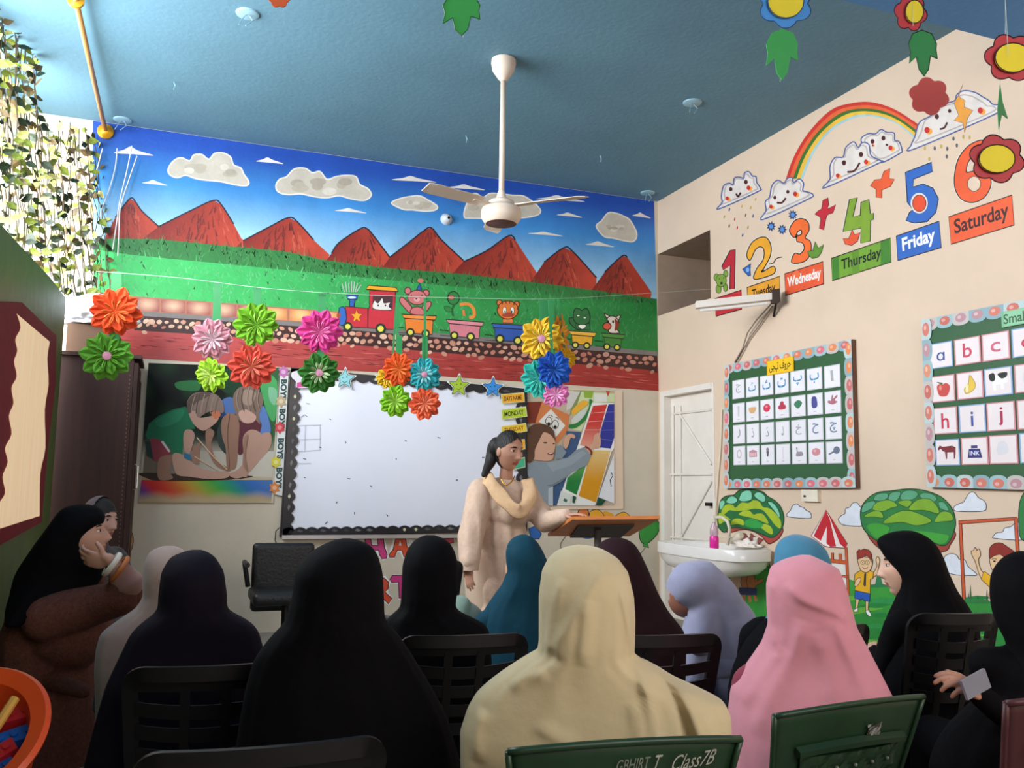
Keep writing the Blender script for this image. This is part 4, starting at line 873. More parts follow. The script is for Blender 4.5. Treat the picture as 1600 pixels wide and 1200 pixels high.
# banner strip between poster and whiteboard
st_ = thing('paper_strip', 'tall white paper strip with letters and flowers left of whiteboard', 'banner', tuple(FWALL(442, 680)))
SQ = [(438, 580), (451, 582), (441, 775), (428, 772)]
G().prism([FWALL(x, y, .022) for x, y in SQ], (0, .006, 0)).build('strip', mat('white_paper', 'D8D8D4', .6), st_)
for k in range(4):
    f = Flat(FWALL, .023)
    y0 = 592+k*46; y1 = y0+34; xs0 = lerp(438, 428, (y0-580)/195); xs1 = lerp(438, 428, (y1-580)/195)
    f.text('2A4A4A', 'BOYS', [(xs0+12, y0), (xs1+12, y1), (xs1+1, y1), (xs0+1, y0)], (0.02, .05), .05)
    f.done('lettering', st_, PAPER)
for (x, y, c) in ((443, 581, 'B46AA0'), (439, 627, 'B8A078'), (437, 668, 'C83A44'), (431, 722, 'CEC03A'), (429, 762, 'D07A3A')):
    f = Flat(FWALL, .026); f.poly(c, [(x+(9 if i % 2 else 6)*math.cos(i*PI/6), y+(10 if i % 2 else 7)*math.sin(i*PI/6)) for i in range(12)], sm=True); f.poly(mixhex(c), ell(x, y, 3.5)); f.done('paper_flower', st_, PAPER)
# ================================================================ whiteboard
wb = thing('whiteboard', 'large whiteboard with black scalloped border on the front wall', 'whiteboard', tuple(FWALL(630, 705)))
OUT = [(455, 574), (824, 610), (824, 830), (437, 838)]
G().prism([FWALL(x, y, .03) for x, y in OUT], (0, .03, 0)).build('frame', mat('black_gloss', '14141A', .25), wb)
f = Flat(FWALL, .031); f.poly('E0E2EE', '461,578 822,606 822,828 442,834'); 
for x, y, a_, l in ((540, 691, 1.2, 4), (476, 717, .2, 5), (686, 684, .2, 5), (580, 760, .6, 4), (545, 748, .1, 5), (605, 805, 1, 4), (554, 802, 1.5, 4), (510, 817, -.7, 6), (634, 689, .2, 3), (619, 717, 1.4, 3), (755, 715, 0, 4), (476, 746, .3, 3), (526, 785, -1, 3), (714, 750, 0, 3), (500, 699, .4, 4), (516, 655, .6, 3)):
    f.line('2A2A38', [(x-l*.5*math.cos(a_), y-l*.5*math.sin(a_)), (x+l*.5*math.cos(a_), y+l*.5*math.sin(a_))], 1.3)
for a_, b_ in (((465, 665), (502, 664)), ((464, 687), (501, 686)), ((462, 706), (500, 703)), ((500, 664), (500, 703)), ((477, 664), (476, 706)), ((466, 724), (486, 724))): f.line('A8AABC', [a_, b_], .7)
f.line('7A7C90', '470,652 476,648 480,651', 1); f.line('8A8C9C', '478,630 484,631', .8)
f.done('writing_surface', wb, mat('whiteboard_enamel', attr=True, rough=.22, var=.015, scale=3))
def scal(name, p0, p1, inn, n, w0, seed):
    f = Flat(FWALL, .038); rg = random.Random(seed); P = []
    ux, uy = (p1[0]-p0[0])/n, (p1[1]-p0[1])/n; l = math.hypot(ux, uy); nx, ny = inn
    A = [p0, p1]; B = []
    for i in range(n, 0, -1):
        for t in (1, .8, .6, .4, .2): s = i-1+t; k = w0*(.78+.3*math.sin(PI*t)); B.append((p0[0]+ux*s+nx*k, p0[1]+uy*s+ny*k))
    B.append((p0[0]+nx*w0*.78, p0[1]+ny*w0*.78)); f.line('B8B8C0', B, 1.4); f.poly('1C1C22', A+B)
    for i in range(n):
        x, y = p0[0]+ux*(i+.5)+nx*w0*.5, p0[1]+uy*(i+.5)+ny*w0*.5
        if rg.random() < .7: f.poly(rg.choice(('4A4A50', '6A6A6C', '34343A')), [(x-ux*.3, y-uy*.3), (x-ux*.1+nx*3, y-uy*.1+ny*3), (x+ux*.3, y+uy*.3), (x-nx*2, y-ny*2)])
        if rg.random() < .35: f.poly('C8C49A', ell(x, y, 2.2, 2.6, 8))
    f.done(name, wb, mat('foil_print', attr=True, rough=.25, var=.1, scale=20))
scal('scalloped_border', (455, 576), (440, 836), (1, .03), 15, 17, 1); scal('scalloped_border', (442, 836), (822, 830), (0, -1), 21, 11, 2)
scal('scalloped_border', (455, 575), (822, 607), (-.05, 1), 18, 13, 3); scal('scalloped_border', (822, 610), (822, 830), (-1, 0), 12, 15, 4)
tr0, tr1 = FWALL(440, 838, .03), FWALL(822, 832, .03)
g = G(); g.box(tr0.x, D-.07, tr0.z-.02, tr1.x, D-.028, tr0.z+.01); g.build('tray', mat('aluminium', 'B8B4B4', .35, metal=.7), wb)
def star(label, cx, cy, r, col, rot=0, depth=.06, smile=True):
    f = Flat(FWALL, depth); o = [(cx+(r if i % 2 == 0 else r*.5)*math.sin(i*PI/5+rot), cy-(r if i % 2 == 0 else r*.5)*math.cos(i*PI/5+rot)) for i in range(10)]
    s = cat(o, True, 4); i_ = [(cx+(p[0]-cx)*.84, cy+(p[1]-cy)*.84) for p in s]
    G0 = G().prism([f.w(p) for p in s], (0, .004, 0), lin('DEE2E0')); f.v += G0.v; f.f += G0.f; f.c += G0.c
    f.up(); f.up(); f.poly(col, i_, out='3A4044', ow=.9)
    if smile: f.line('2A3038', [(cx-4, cy+4), (cx, cy+6), (cx+4, cy+3)], .8); f.poly('2A3038', ell(cx-3.5, cy-2, .9)); f.poly('2A3038', ell(cx+3, cy-3, .9))
    tag(f.done('paper_star', None, PAPER), label, 'paper star')
star('light cyan paper star at upper left of whiteboard', 539, 592, 19, '8CC8CC', .05)
star('pale yellow paper star half hidden behind the orange flower', 603, 590, 18, 'D8D078', -.1)
star('lime green paper star on the whiteboard top', 717, 603, 20, 'A0BC30', .05)
star('blue paper star at upper right of whiteboard', 770, 606, 19, '2E86D0', .05)
star('white paper star outline behind the teal flower', 664, 596, 19, 'C8D4D8', .1)
f = Flat(FWALL, .06); f.poly('D8D0D8', '456,582 468,579 480,582 478,590 470,600 486,592 484,604 464,606 462,596 456,590', sm=True); f.poly('D04A8E', '464,598 484,594 486,603 464,606'); tag(f.done('paper_flag', None, PAPER), 'small pink and white paper shape on whiteboard corner', 'paper shape')
for q, c, txt, lab, tc in (('783,616 819,613 820,628 784,631', 'E6A41E', 'DAYS NAME', 'orange DAYS NAME label on whiteboard edge', '4A2410'), ('783,640 822,635 824,651 784,656', 'B0C430', 'MONDAY', 'lime green MONDAY label on whiteboard edge', '1E2A10'),
                     ('783,666 822,661 824,674 784,680', 'E4BC22', 'TUESDAY', 'yellow TUESDAY label on whiteboard edge', '8A4A10'), ('796,689 820,686 821,702 797,705', 'E8A01E', '', 'orange day label partly hidden by the teacher', '4A2410'), ('800,719 820,714 821,730 800,735', '3CA880', '', 'teal day label beside the teacher face', '1E3A30')):
    f = Flat(FWALL, .055); P = pp(q); g = G().prism([f.w(p) for p in P], (0, .005, 0), lin('D8D8A8')); f.v += g.v; f.f += g.f; f.c += g.c; f.up(); f.up()
    cx = sum(p[0] for p in P)/4; cy = sum(p[1] for p in P)/4; f.poly(c, [(cx+(p[0]-cx)*.93, cy+(p[1]-cy)*.86) for p in P])
    if txt: f.text(tc, txt, P, (.12, .26), .02)
    tag(f.done('day_label', None, PAPER), lab, 'label')
# dark cable loop at the whiteboard's lower left
tag(G().tube([FWALL(x, y, .03) for x, y in ((437, 824), (431, 830), (430, 845), (436, 856))], .004, 6).build('cable', mat('black_metal')), 'black cable loop at the lower left corner of the whiteboard', 'cable')
# ================================================================ bodies: prims -> voxel remesh -> one continuous surface
def capsule(bm, a, ra, b, rb, n=14):
    a, b = Vector(a), Vector(b); d = (b-a); L = d.length
    q = (d.normalized() if L > 1e-6 else Vector((0, 0, 1))).to_track_quat('Z', 'Y').to_matrix()
    rings = []
    for k in range(5): t = -PI/2+PI/2*k/4*1.0; rings.append((a, ra*math.cos(t), ra*math.sin(t)))
    for k in range(5): t = PI/2*k/4; rings.append((b, rb*math.cos(t), rb*math.sin(t)))
    prev = None
    for c, r, h in rings:
        r = max(r, 1e-4); cur = [bm.verts.new(c+q @ Vector((r*math.cos(2*PI*i/n), r*math.sin(2*PI*i/n), h))) for i in range(n)]
        if prev:
            for i in range(n): bm.faces.new((prev[i], prev[(i+1) % n], cur[(i+1) % n], cur[i]))
        else: bm.faces.new(cur[::-1])
        prev = cur
    bm.faces.new(prev)
def ellipsoid(bm, c, r, M=None):
    res = bmesh.ops.create_uvsphere(bm, u_segments=20, v_segments=14, radius=1)
    for v in res['verts']:
        p = Vector((v.co.x*r[0], v.co.y*r[1], v.co.z*r[2]))
        if M is not None: p = M @ p
        v.co = Vector(c)+p
def remesh(prims, voxel=.011, smooth=6, fac=.5):
    bm = bmesh.new()
    for p in prims:
        if p[0] == 'C': capsule(bm, *p[1:5])
        else: ellipsoid(bm, p[1], p[2], p[3] if len(p) > 3 else None)
    me = bpy.data.meshes.new('tmp'); bm.to_mesh(me); bm.free()
    o = bpy.data.objects.new('tmp', me); C.objects.link(o)
    m = o.modifiers.new('r', 'REMESH'); m.mode = 'VOXEL'; m.voxel_size = voxel
    if smooth: s = o.modifiers.new('s', 'SMOOTH'); s.iterations = smooth; s.factor = fac
    ev = o.evaluated_get(bpy.context.evaluated_depsgraph_get()); m2 = ev.to_mesh()
    V = [tuple(v.co) for v in m2.vertices]; F = [tuple(p.vertices) for p in m2.polygons]
    ev.to_mesh_clear(); bpy.data.objects.remove(o); bpy.data.meshes.remove(me)
    return V, F
def frame(fwd):
    f = Vector(fwd).normalized(); r = f.cross(Vector((0, 0, 1)))
    if r.length < .05: r = Vector((1, 0, 0))
    r.normalize(); u = r.cross(f); return Matrix((r, f, u)).transposed()      # x right, y forward, z up
def make_head(ears=True):
    NU, NV = 88, 72; V = []; tags = []
    for j in range(NV+1):
        ph = -PI/2+PI*j/NV
        for i in range(NU):
            th = 2*PI*i/NU; # concentrate columns on the face (+y)
            th = th-.45*math.sin(2*(th-PI/2))*.5
            x, y, z = math.cos(ph)*math.cos(th), math.cos(ph)*math.sin(th), math.sin(ph)
            X, Y, Z = x*.073, y*.092, z*.115
            if z < 0: X *= 1-.30*(-z)**1.6; Y = Y*(1-.10*(-z)) + .006*(-z)
            if y < 0: X *= 1+.06*max(0, z); Y *= 1.04
            if y > 0:
                ax = abs(X); g_ = lambda a, s: math.exp(-(a/s)**2)
                Y *= .94
                if -.052 < Z < .03: t = (.03-Z)/.065; Y += .027*min(1, t)**1.3*g_(X, .0085+.006*t)*(1 if Z > -.038 else max(0, (Z+.052)/.014))
                Y += .006*g_(ax-.013, .007)*g_(Z+.036, .008)
                Y -= .009*g_(ax-.031, .017)*g_(Z-.008, .013); Y += .005*g_(ax-.026, .022)*g_(Z-.030, .008)
                Y += .0075*g_(X, .021)*(g_(Z+.059, .0055)+g_(Z+.070, .0065)) - .003*g_(X, .024)*g_(Z+.0645, .0028)
                Y += .009*g_(X, .022)*g_(Z+.098, .015) - .003*g_(X, .02)*g_(Z+.082, .006); Y += .004*g_(ax-.042, .02)*g_(Z+.02, .02)
            V.append((X, Y, Z))
            tags.append((X, Y, Z))
    F = []; MI = []
    for j in range(NV):
        for i in range(NU):
            a = j*NU+i; b = j*NU+(i+1) % NU; F.append((a, b, b+NU, a+NU))
            X = (V[a][0]+V[b][0])/2; Y = V[a][1]; Z = (V[a][2]+V[a+NU][2])/2; k = 1
            if Y > .04:
                if abs(X) < .022 and -.074 < Z < -.055-.1*abs(X)*.3: k = 2
                if .016 < abs(X) < .047 and abs(Z-(.030-.12*abs(abs(X)-.03))) < .0032: k = 3
            MI.append(k)
    def add(c, r, k, n1=14, n2=10):
        b0 = len(V)
        for j in range(n2+1):
            for i in range(n1):
                ph = -PI/2+PI*j/n2; th = 2*PI*i/n1
                V.append((c[0]+r[0]*math.cos(ph)*math.cos(th), c[1]+r[1]*math.cos(ph)*math.sin(th), c[2]+r[2]*math.sin(ph)))
        for j in range(n2):
            for i in range(n1): F.append((b0+j*n1+i, b0+j*n1+(i+1) % n1, b0+(j+1)*n1+(i+1) % n1, b0+(j+1)*n1+i)); MI.append(k)
    for s in (-1, 1):
        add((s*.031, .0655, .008), (.0125, .0105, .0075), 4); add((s*.031, .0745, .008), (.0058, .004, .0062), 3)
        add((s*.031, .0668, .0148), (.0155, .0125, .0042), 1); add((s*.031, .0725, .0135), (.0125, .0085, .0012), 3)   # lid and lashes
        if ears: add((s*.072, -.005, -.008), (.008, .018, .028), 1)
    return V, F, MI
HEAD = make_head(); HEAD_COVERED = make_head(False)
def hand_prims(w, d, n, side, curl=.5, sc=.92, spread=1.0):
    """w wrist, d direction of the fingers, n back-of-hand normal, side +1 if the thumb lies on n x d side"""
    w, d, n = Vector(w), Vector(d).normalized(), Vector(n); n = (n-d*n.dot(d)).normalized(); t = d.cross(n).normalized()*side
    P = [('E', w+d*.045*sc, (.036*sc, .047*sc, .014*sc), Matrix((t, d, n)).transposed())]
    for k, (L, off, x0) in enumerate(((.066, .026, .082), (.075, .009, .088), (.070, -.009, .085), (.055, -.026, .077))):
        p = w+d*x0*sc*.9+t*off*sc; ang = curl*(.55+.1*k); dr = (d+t*off*2.2*spread).normalized(); r = .0083*sc
        P.append(('C', w+d*.03*sc+t*off*.8*sc, .011*sc, p, .0095*sc))
        for s_, l in enumerate((.44, .31, .25)):
            c, s2 = math.cos(ang*(s_+.6)), math.sin(ang*(s_+.6)); q = p+(dr*c-n*s2)*L*l*sc; P.append(('C', p, r, q, r*.92)); p = q; r *= .92
    p = w+d*.018*sc+t*.024*sc; q = p+(d*.6+t*.75-n*.25).normalized()*.036*sc; e = q+(d*.85+t*.35-n*.35*(.5+curl)).normalized()*.030*sc
    P += [('C', w+d*.01*sc, .014*sc, p, .013*sc), ('C', p, .0125*sc, q, .0105*sc), ('C', q, .0105*sc, e, .0085*sc)]
    return P
class Body:
    def __init__(s): s.V = []; s.F = []; s.M = []
    def add(s, VF, k, M=None):
        n = len(s.V); V, F = VF[0], VF[1]
        s.V += [tuple(M @ Vector(v)) for v in V] if M is not None else list(V); s.F += [tuple(i+n for i in f) for f in F]; s.M += (VF[2] if k is None else [k]*len(F))
    def build(s, parent, mats, name='body'):
        return mesh(name, s.V, s.F, None, parent, True, mats=mats, mi=s.M)
SK = {}
def skin(tone='C79A7E'):
    return [mat('skin_'+tone, tone, .5, var=.04, sss=.08), mat('lips', 'A05A50', .45), mat('dark_hair_strands', '1A1412', .6), mat('eye_white', 'DAD4CC', .3)]
def fabric(key, col, rough=.85, var=.06, bump=.25): return mat('cloth_'+key, col, rough, var=var, scale=12, bump=bump, bscale=22, sheen=.15 if lin(col)[0] > .05 else 0, spec=.12)
def seated(parent, X, Y, T, a, dress, tone='C79A7E', face_a=None, tilt=0, head=None, seat=.34, lean=0, arms=None, hands=True, shw=.155):
    """continuous seated figure; (X, Y) under the pelvis, T top of head, a facing angle from +Y towards +X"""
    R = Matrix.Rotation(-a, 3, 'Z'); O = Vector((X, Y, 0)); fa = a if face_a is None else face_a
    L = lambda x, y, z: O+R @ Vector((x, y, z))
    sh = T-.285; hy = lean
    hc = head if head is not None else L(0, hy+.02, T-.125)
    nk = L(0, hy*.85, sh+.02)
    P = [('E', L(0, 0, seat+.09), (.165, .13, .10), R), ('E', L(0, hy*.25, seat+.2), (.135, .105, .13), R), ('E', L(0, hy*.6, (seat+sh)/2+.09), (.145, .11, .14), R), ('E', L(0, hy*.8, sh-.06), (.15, .10, .10), R),
         ('C', L(-shw+.03, hy*.8, sh-.02), .052, L(shw-.03, hy*.8, sh-.02), .052), ('C', nk, .046, hc+(nk-hc)*.35, .043)]
    A = arms or [((-shw, hy*.8, sh-.04), (-shw-.04, hy*.5+.06, sh-.25), (-.06, .26, seat+.19)), ((shw, hy*.8, sh-.04), (shw+.04, hy*.5+.06, sh-.25), (.06, .26, seat+.19))]
    B = Body(); HP = []
    for i, (s0, e0, w0) in enumerate(A):
        s0, e0, w0 = [q if isinstance(q, Vector) else L(*q) for q in (s0, e0, w0)]
        P += [('C', s0, .05, e0, .040), ('C', e0, .042, w0, .032)]
        d = (w0-e0).normalized(); HP.append((w0, d, i))
    for s in (-1, 1):
        P += [('C', L(s*.085, .02, seat+.08), .085, L(s*.09, .36, seat+.07), .066), ('C', L(s*.09, .37, seat+.05), .065, L(s*.09, .38, .10), .055), ('E', L(s*.09, .43, .045), (.04, .10, .042), R)]
    P += [('C', L(-.03, .36, seat+.05), .06, L(.03, .36, seat+.05), .06), ('C', L(0, .37, seat), .06, L(0, .38, .14), .06)]
    B.add(remesh(P, .013, 6), 0)
    if hands:
        for w0, d, i in HP: B.add(remesh(hand_prims(w0, d, Vector((0, 0, 1)), 1 if i == 0 else -1, .6), .0045, 2), 1)
    hM = Matrix.Translation(hc) @ (Matrix.Rotation(-fa, 4, 'Z') @ Matrix.Rotation(-tilt, 4, 'X'))
    B.add(HEAD_COVERED, None, hM)
    B.build(parent, [dress]+skin(tone))
    return hc
def drape(parent, rows, dep, material, xc=None, head_t=.115, body_t=.15, name='hijab', folds=.03, seed=0, neck=.27, shift=0.0, extra=None, n=72, m=80, top_bulge=0, offs=((0, 0), (1, 0)), thickness=None, creases=()):
    """cloth over head and shoulders: outline rows (y, left, right) read at the figure's own distance, real depth front to back"""
    y0, l0, r0 = rows[0]; xc = (l0+r0)/2 if xc is None else xc
    base = atD(xc, rows[len(rows)//3][0], dep); v = Vector((base.x-CAM.x, base.y-CAM.y, 0)).normalized(); u = Vector((v.y, -v.x, 0))
    kd = (base-CAM).dot(v)
    def hit(x, y):
        d = ray(x, y); P = CAM+d*(kd/d.dot(v)); return (P-base).dot(u), P.z
    Z = []; Lf = []; Rt = []
    for y, l, r in rows:
        a, z1 = hit(l, y); b, z2 = hit(r, y); Z.append((z1+z2)/2); Lf.append(a); Rt.append(b)
    T = Z[0]; Z = np.array(Z); o = np.argsort(Z); zz = Z[o]; La, Ra = np.array(Lf)[o], np.array(Rt)[o]
    ts = np.linspace(0, 1, m); zs = T-(T-Z.min())*(.35*ts+.65*ts**1.6)*1.0
    # smooth interpolation through rows
    def sm(A):
        q = np.interp(zs, zz, A); 
        for _ in range(3): q[2:-1] = .25*q[1:-2]+.5*q[2:-1]+.25*q[3:]
        return q
    Ls, Rs = sm(La), sm(Ra); rg = random.Random(seed); V = []
    phs = [rg.uniform(0, 6.28) for _ in range(8)]
    TT = np.interp(T-zs, [0, .12, .2, neck, neck+.24, neck+.45], [head_t, head_t, head_t, head_t*.9, body_t*.9, body_t])
    for _ in range(int(14*(m/80)**2)): TT[1:-1] = .25*TT[:-2]+.5*TT[1:-1]+.25*TT[2:]
    for j in range(m):
        dz = T-zs[j]; cs, hw = (Ls[j]+Rs[j])/2, max(.002, (Rs[j]-Ls[j])/2)
        dome = math.sqrt(max(0, 1-(1-min(1, dz/.115))**2))
        tt = TT[j]; ht = tt*max(dome, .02)
        if thickness: ht *= thickness(dz)
        cv = shift*np.interp(dz, [0, .2, .45], [1, .8, 0])
        amp = folds*np.interp(dz, [0, .08, .2, neck, neck+.15, neck+.5], [0, .15, .4, .8, 1.1, 1.4]); amp *= min(1, .1/max(hw, .05))*1.6
        for i in range(n):
            th = 2*PI*i/n; c, s_ = math.cos(th), math.sin(th); e = 2/2.25
            k = 1+amp*(.5*math.sin(7*th+phs[0]+dz*4)+.35*math.sin(13*th+phs[1]-dz*7)+.3*math.sin(4*th+phs[2]+dz*11)+.25*math.sin(22*th+phs[3]+3*dz))
            ku = k if abs(c) < .9 else 1+(k-1)*.4
            p = base+u*(cs+hw*ku*math.copysign(abs(c)**e, c))+v*(cv+ht*k*math.copysign(abs(s_)**e, s_)); V.append((p.x, p.y, zs[j]))
    for pts, wd, am in creases:                # sewn-in folds: ridge (+) or valley (-) lines followed on the cloth nearest the viewer
        q = cat([hit(*p) for p in pts], False, 6); q = np.array(q); A, Bq = q[:-1], q[1:]; AB = Bq-A; LL = (AB**2).sum(1)+1e-9; wm = wd*base.length/FOC
        for i_, (x, y, z) in enumerate(V):
            r = Vector((x, y, z))-base
            if r.dot(v) > .02: continue
            s0 = r.dot(u); P = np.array((s0, z)); t = np.clip(((P-A)*AB).sum(1)/LL, 0, 1); D2 = P-(A+AB*t[:, None]); k_ = int(np.argmin((D2**2).sum(1))); dd = math.hypot(*D2[k_])
            end = min(1, (k_+t[k_])*.35, (len(A)-k_-t[k_])*.35) if True else 1
            if dd < wm*2.5:
                sg = math.copysign(1, AB[k_][0]*D2[k_][1]-AB[k_][1]*D2[k_][0]); a_ = am*end*.8*(math.exp(-(dd/wm)**2) if sg > 0 else math.exp(-(dd/(wm*.6))**2))
                V[i_] = (x-v.x*a_, y-v.y*a_, z)
    F = [tuple(range(n-1, -1, -1))]
    for j in range(m-1):
        for i in range(n): F.append((j*n+i, j*n+(i+1) % n, (j+1)*n+(i+1) % n, (j+1)*n+i))
    F.append(tuple((m-1)*n+i for i in range(n)))
    if extra: V, F = extra(V, F, base, u, v, T)
    o = mesh(name, V, F, material, parent, True)
    return o, base, u, v, T
def open_face(fdir, T0, lo=.25, hi=.06, cosw=.55, hc=None):
    """cut the face opening out of a hijab on the side the wearer looks to"""
    def ex(V, F, base, u, v, T):
        out = []; c = hc if hc is not None else base; fd = Vector((math.sin(fdir), math.cos(fdir), 0))
        for f in F:
            if len(f) == 4:
                p = sum((Vector(V[i]) for i in f), Vector())/4; d = Vector((p.x-c[0], p.y-c[1], 0))
                if T-lo < p.z < T-hi and d.length > 1e-3 and d.normalized().dot(fd) > cosw+((T-lo+.05-p.z)*5 if p.z < T-lo+.05 else 0): continue
            out.append(f)
        return V, out
    return ex
BLACK = fabric('black', '08070A', .85, .1, .3)
def person(label, rows, dep, hij, dress, name='person', face=.0, seed=1, tone='C79A7E', head_t=.115, body_t=.15, folds=.03, opened=True, lean=0, group=None, seat=.33, hcx=None, **kw):
    b0 = atD((rows[0][1]+rows[0][2])/2, rows[0][0]+10, dep); T = b0.z+.008
    p = thing('person', label, 'person', (b0.x, b0.y, 0))
    va_ = math.atan2(b0.x, b0.y); face = face+va_
    hcv = Vector((b0.x, b0.y, T-.135))
    ex = open_face(face, T, hc=(b0.x, b0.y)) if opened else None
    drape(p, rows, dep, hij, head_t=head_t, body_t=body_t, seed=seed, folds=folds, extra=ex, **kw)
    seated(p, b0.x-math.sin(face)*lean, b0.y-math.cos(face)*lean, T-.02, face, dress, tone, head=hcv+Vector((math.sin(face), math.cos(face), 0))*.012, lean=lean, seat=seat)
    return p
# ---------------------------------------------------------------- the audience
cream = fabric('cream', 'CDBB94', .8, .05, .2); dcream = fabric('cream_dress', 'C4B494'); pink = fabric('pink', 'D8909C', .85, .05, .12); dpink = fabric('rose_dress', '8A3A4A')
rows = [(851, 902, 914), (856, 880, 938), (862, 868, 950), (872, 857, 966), (892, 847, 981), (929, 842, 990), (965, 842, 992), (1001, 842, 991), (1019, 839, 990), (1030, 818, 1006), (1052, 785, 1048), (1070, 762, 1092), (1088, 743, 1130), (1110, 731, 1141), (1146, 720, 1142), (1200, 721, 1142), (1400, 730, 1140)]
person('woman in a cream headscarf and shawl seen from behind, centre front', rows, 1.85, cream, dcream, seed=3, face=.05, folds=.03, head_t=.12, body_t=.15, n=150, m=190, creases=[
    ([(938, 880), (925, 905), (900, 950), (878, 985), (862, 1008)], 15, .012), ([(880, 895), (868, 930), (862, 975), (852, 1008)], 9, .008), ([(965, 905), (975, 950), (985, 995), (994, 1030), (1004, 1070)], 8, .012), ([(920, 925), (912, 975), (905, 1025)], 12, .01),
    ([(1004, 1032), (1022, 1040), (1040, 1062), (1058, 1100), (1070, 1150), (1078, 1190)], 8, -.03), ([(1010, 1030), (1036, 1046), (1060, 1080), (1080, 1125), (1095, 1180)], 13, .03), ([(1030, 1034), (1062, 1060), (1090, 1100), (1112, 1160)], 8, .012),
    ([(1000, 1045), (1008, 1090), (1018, 1140), (1030, 1190)], 9, .014), ([(860, 1035), (830, 1042), (800, 1062)], 10, .01), ([(760, 1095), (750, 1130), (752, 1175)], 10, .016), ([(840, 1110), (870, 1128), (905, 1140)], 12, .009), ([(980, 1075), (992, 1120), (1000, 1170)], 8, .01)])
rows = [(867, 1252, 1266), (871, 1236, 1276), (876, 1222, 1288), (887, 1204, 1311), (914, 1197, 1322), (951, 1198, 1332), (977, 1200, 1339), (1007, 1190, 1356), (1045, 1165, 1377), (1082, 1142, 1397), (1120, 1138, 1402), (1200, 1140, 1405), (1340, 1150, 1400)]
person('woman in a long pink headscarf seated on the green chair', rows, 2.45, pink, dpink, seed=8, face=.0, folds=.014, n=120, m=150, body_t=.19, creases=[
    ([(1228, 905), (1255, 930), (1300, 948), (1325, 965)], 10, .012), ([(1205, 900), (1202, 935), (1206, 975), (1215, 1010)], 7, .012), ([(1300, 960), (1318, 1000), (1340, 1050), (1355, 1090)], 12, .012), ([(1255, 960), (1240, 1010), (1205, 1070), (1180, 1130)], 14, .012),
    ([(1275, 980), (1290, 1030), (1300, 1090)], 14, .010), ([(1225, 1000), (1195, 1040), (1165, 1090)], 10, .01)])
rows = [(841, 535, 547), (845, 518, 566), (852, 502, 580), (866, 480, 590), (893, 462, 598), (931, 457, 600), (972, 446, 601), (991, 425, 622), (1026, 398, 644), (1073, 384, 672), (1121, 375, 697), (1200, 362, 720), (1380, 362, 722)]
person('large woman in black headscarf and cloak, front row left of centre', rows, 2.1, BLACK, BLACK, seed=5, face=.08)
rows = [(859, 300, 314), (863, 282, 326), (870, 266, 336), (893, 252, 350), (932, 247, 355), (950, 247, 355), (960, 240, 358), (968, 224, 383), (985, 205, 403), (1027, 184, 414), (1066, 165, 422), (1123, 148, 424), (1200, 127, 430), (1330, 120, 432)]
navy = fabric('aubergine', '17121D', .8)
person('woman in dark aubergine headscarf, second from the left in the front row', rows, 2.5, navy, navy, seed=6, face=.0)
rows = [(836, 666, 678), (840, 654, 692), (848, 644, 703), (862, 635, 711), (883, 629, 716), (931, 627, 714), (953, 625, 711), (961, 610, 726), (972, 600, 757), (988, 597, 766), (1050, 596, 770), (1200, 600, 765)]
person('woman in black headscarf below the whiteboard, hiding most of the R T letters', rows, 3.0, BLACK, BLACK, seed=9, face=.0)
rows = [(835, 814, 822), (839, 803, 832), (848, 794, 841), (862, 790, 849), (880, 791, 857), (893, 792, 862), (913, 785, 868), (933, 770, 870), (953, 757, 872), (973, 749, 873), (1000, 748, 874), (1150, 750, 872)]
teal = fabric('teal', '163E4E', .8, .08)
person('woman in teal headscarf just in front of the standing teacher', rows, 3.7, teal, teal, seed=12, face=-.1)
rows = [(840, 958, 970), (843, 945, 982), (850, 936, 992), (862, 930, 1000), (889, 928, 1013), (925, 928, 1028), (954, 925, 1044), (975, 918, 1062), (986, 905, 1070), (1010, 900, 1072), (1200, 905, 1070)]
maroon = fabric('maroon', '2A171B', .8)
person('woman in dark maroon headscarf under the lectern', rows, 3.5, maroon, maroon, seed=13, face=.0)
rows = [(853, 255, 272), (857, 242, 284), (864, 232, 292), (878, 226, 298), (905, 222, 304), (932, 223, 305), (950, 212, 308), (962, 192, 312), (985, 158, 318), (1010, 150, 322), (1040, 147, 324), (1150, 150, 326)]
beige = fabric('dusty_beige', 'A08A80', .85)
person('woman in dusty beige headscarf behind the aubergine headscarf', rows, 3.25, beige, fabric('taupe', '5A4A44'), seed=15, face=.08)
rows = [(835, 1240, 1250), (838, 1228, 1264), (845, 1218, 1277), (857, 1211, 1291), (880, 1209, 1300), (925, 1210, 1301), (942, 1208, 1303)]
pb = person('woman in light blue headscarf almost hidden behind the pink one', rows+[(955, 1206, 1306), (975, 1190, 1325), (1000, 1170, 1338), (1045, 1150, 1350), (1200, 1140, 1350)], 3.15, fabric('light_blue', '467E9A', .85), BLACK, seed=16, face=.0)
# dark shoulders over the light blue scarf
drape(pb, [(962, 1215, 1300), (966, 1200, 1312), (975, 1186, 1326), (1000, 1166, 1340), (1045, 1146, 1352), (1082, 1138, 1354), (1250, 1138, 1354)], 3.1, BLACK, name='cloak', head_t=.15, body_t=.17, seed=17, neck=.1)
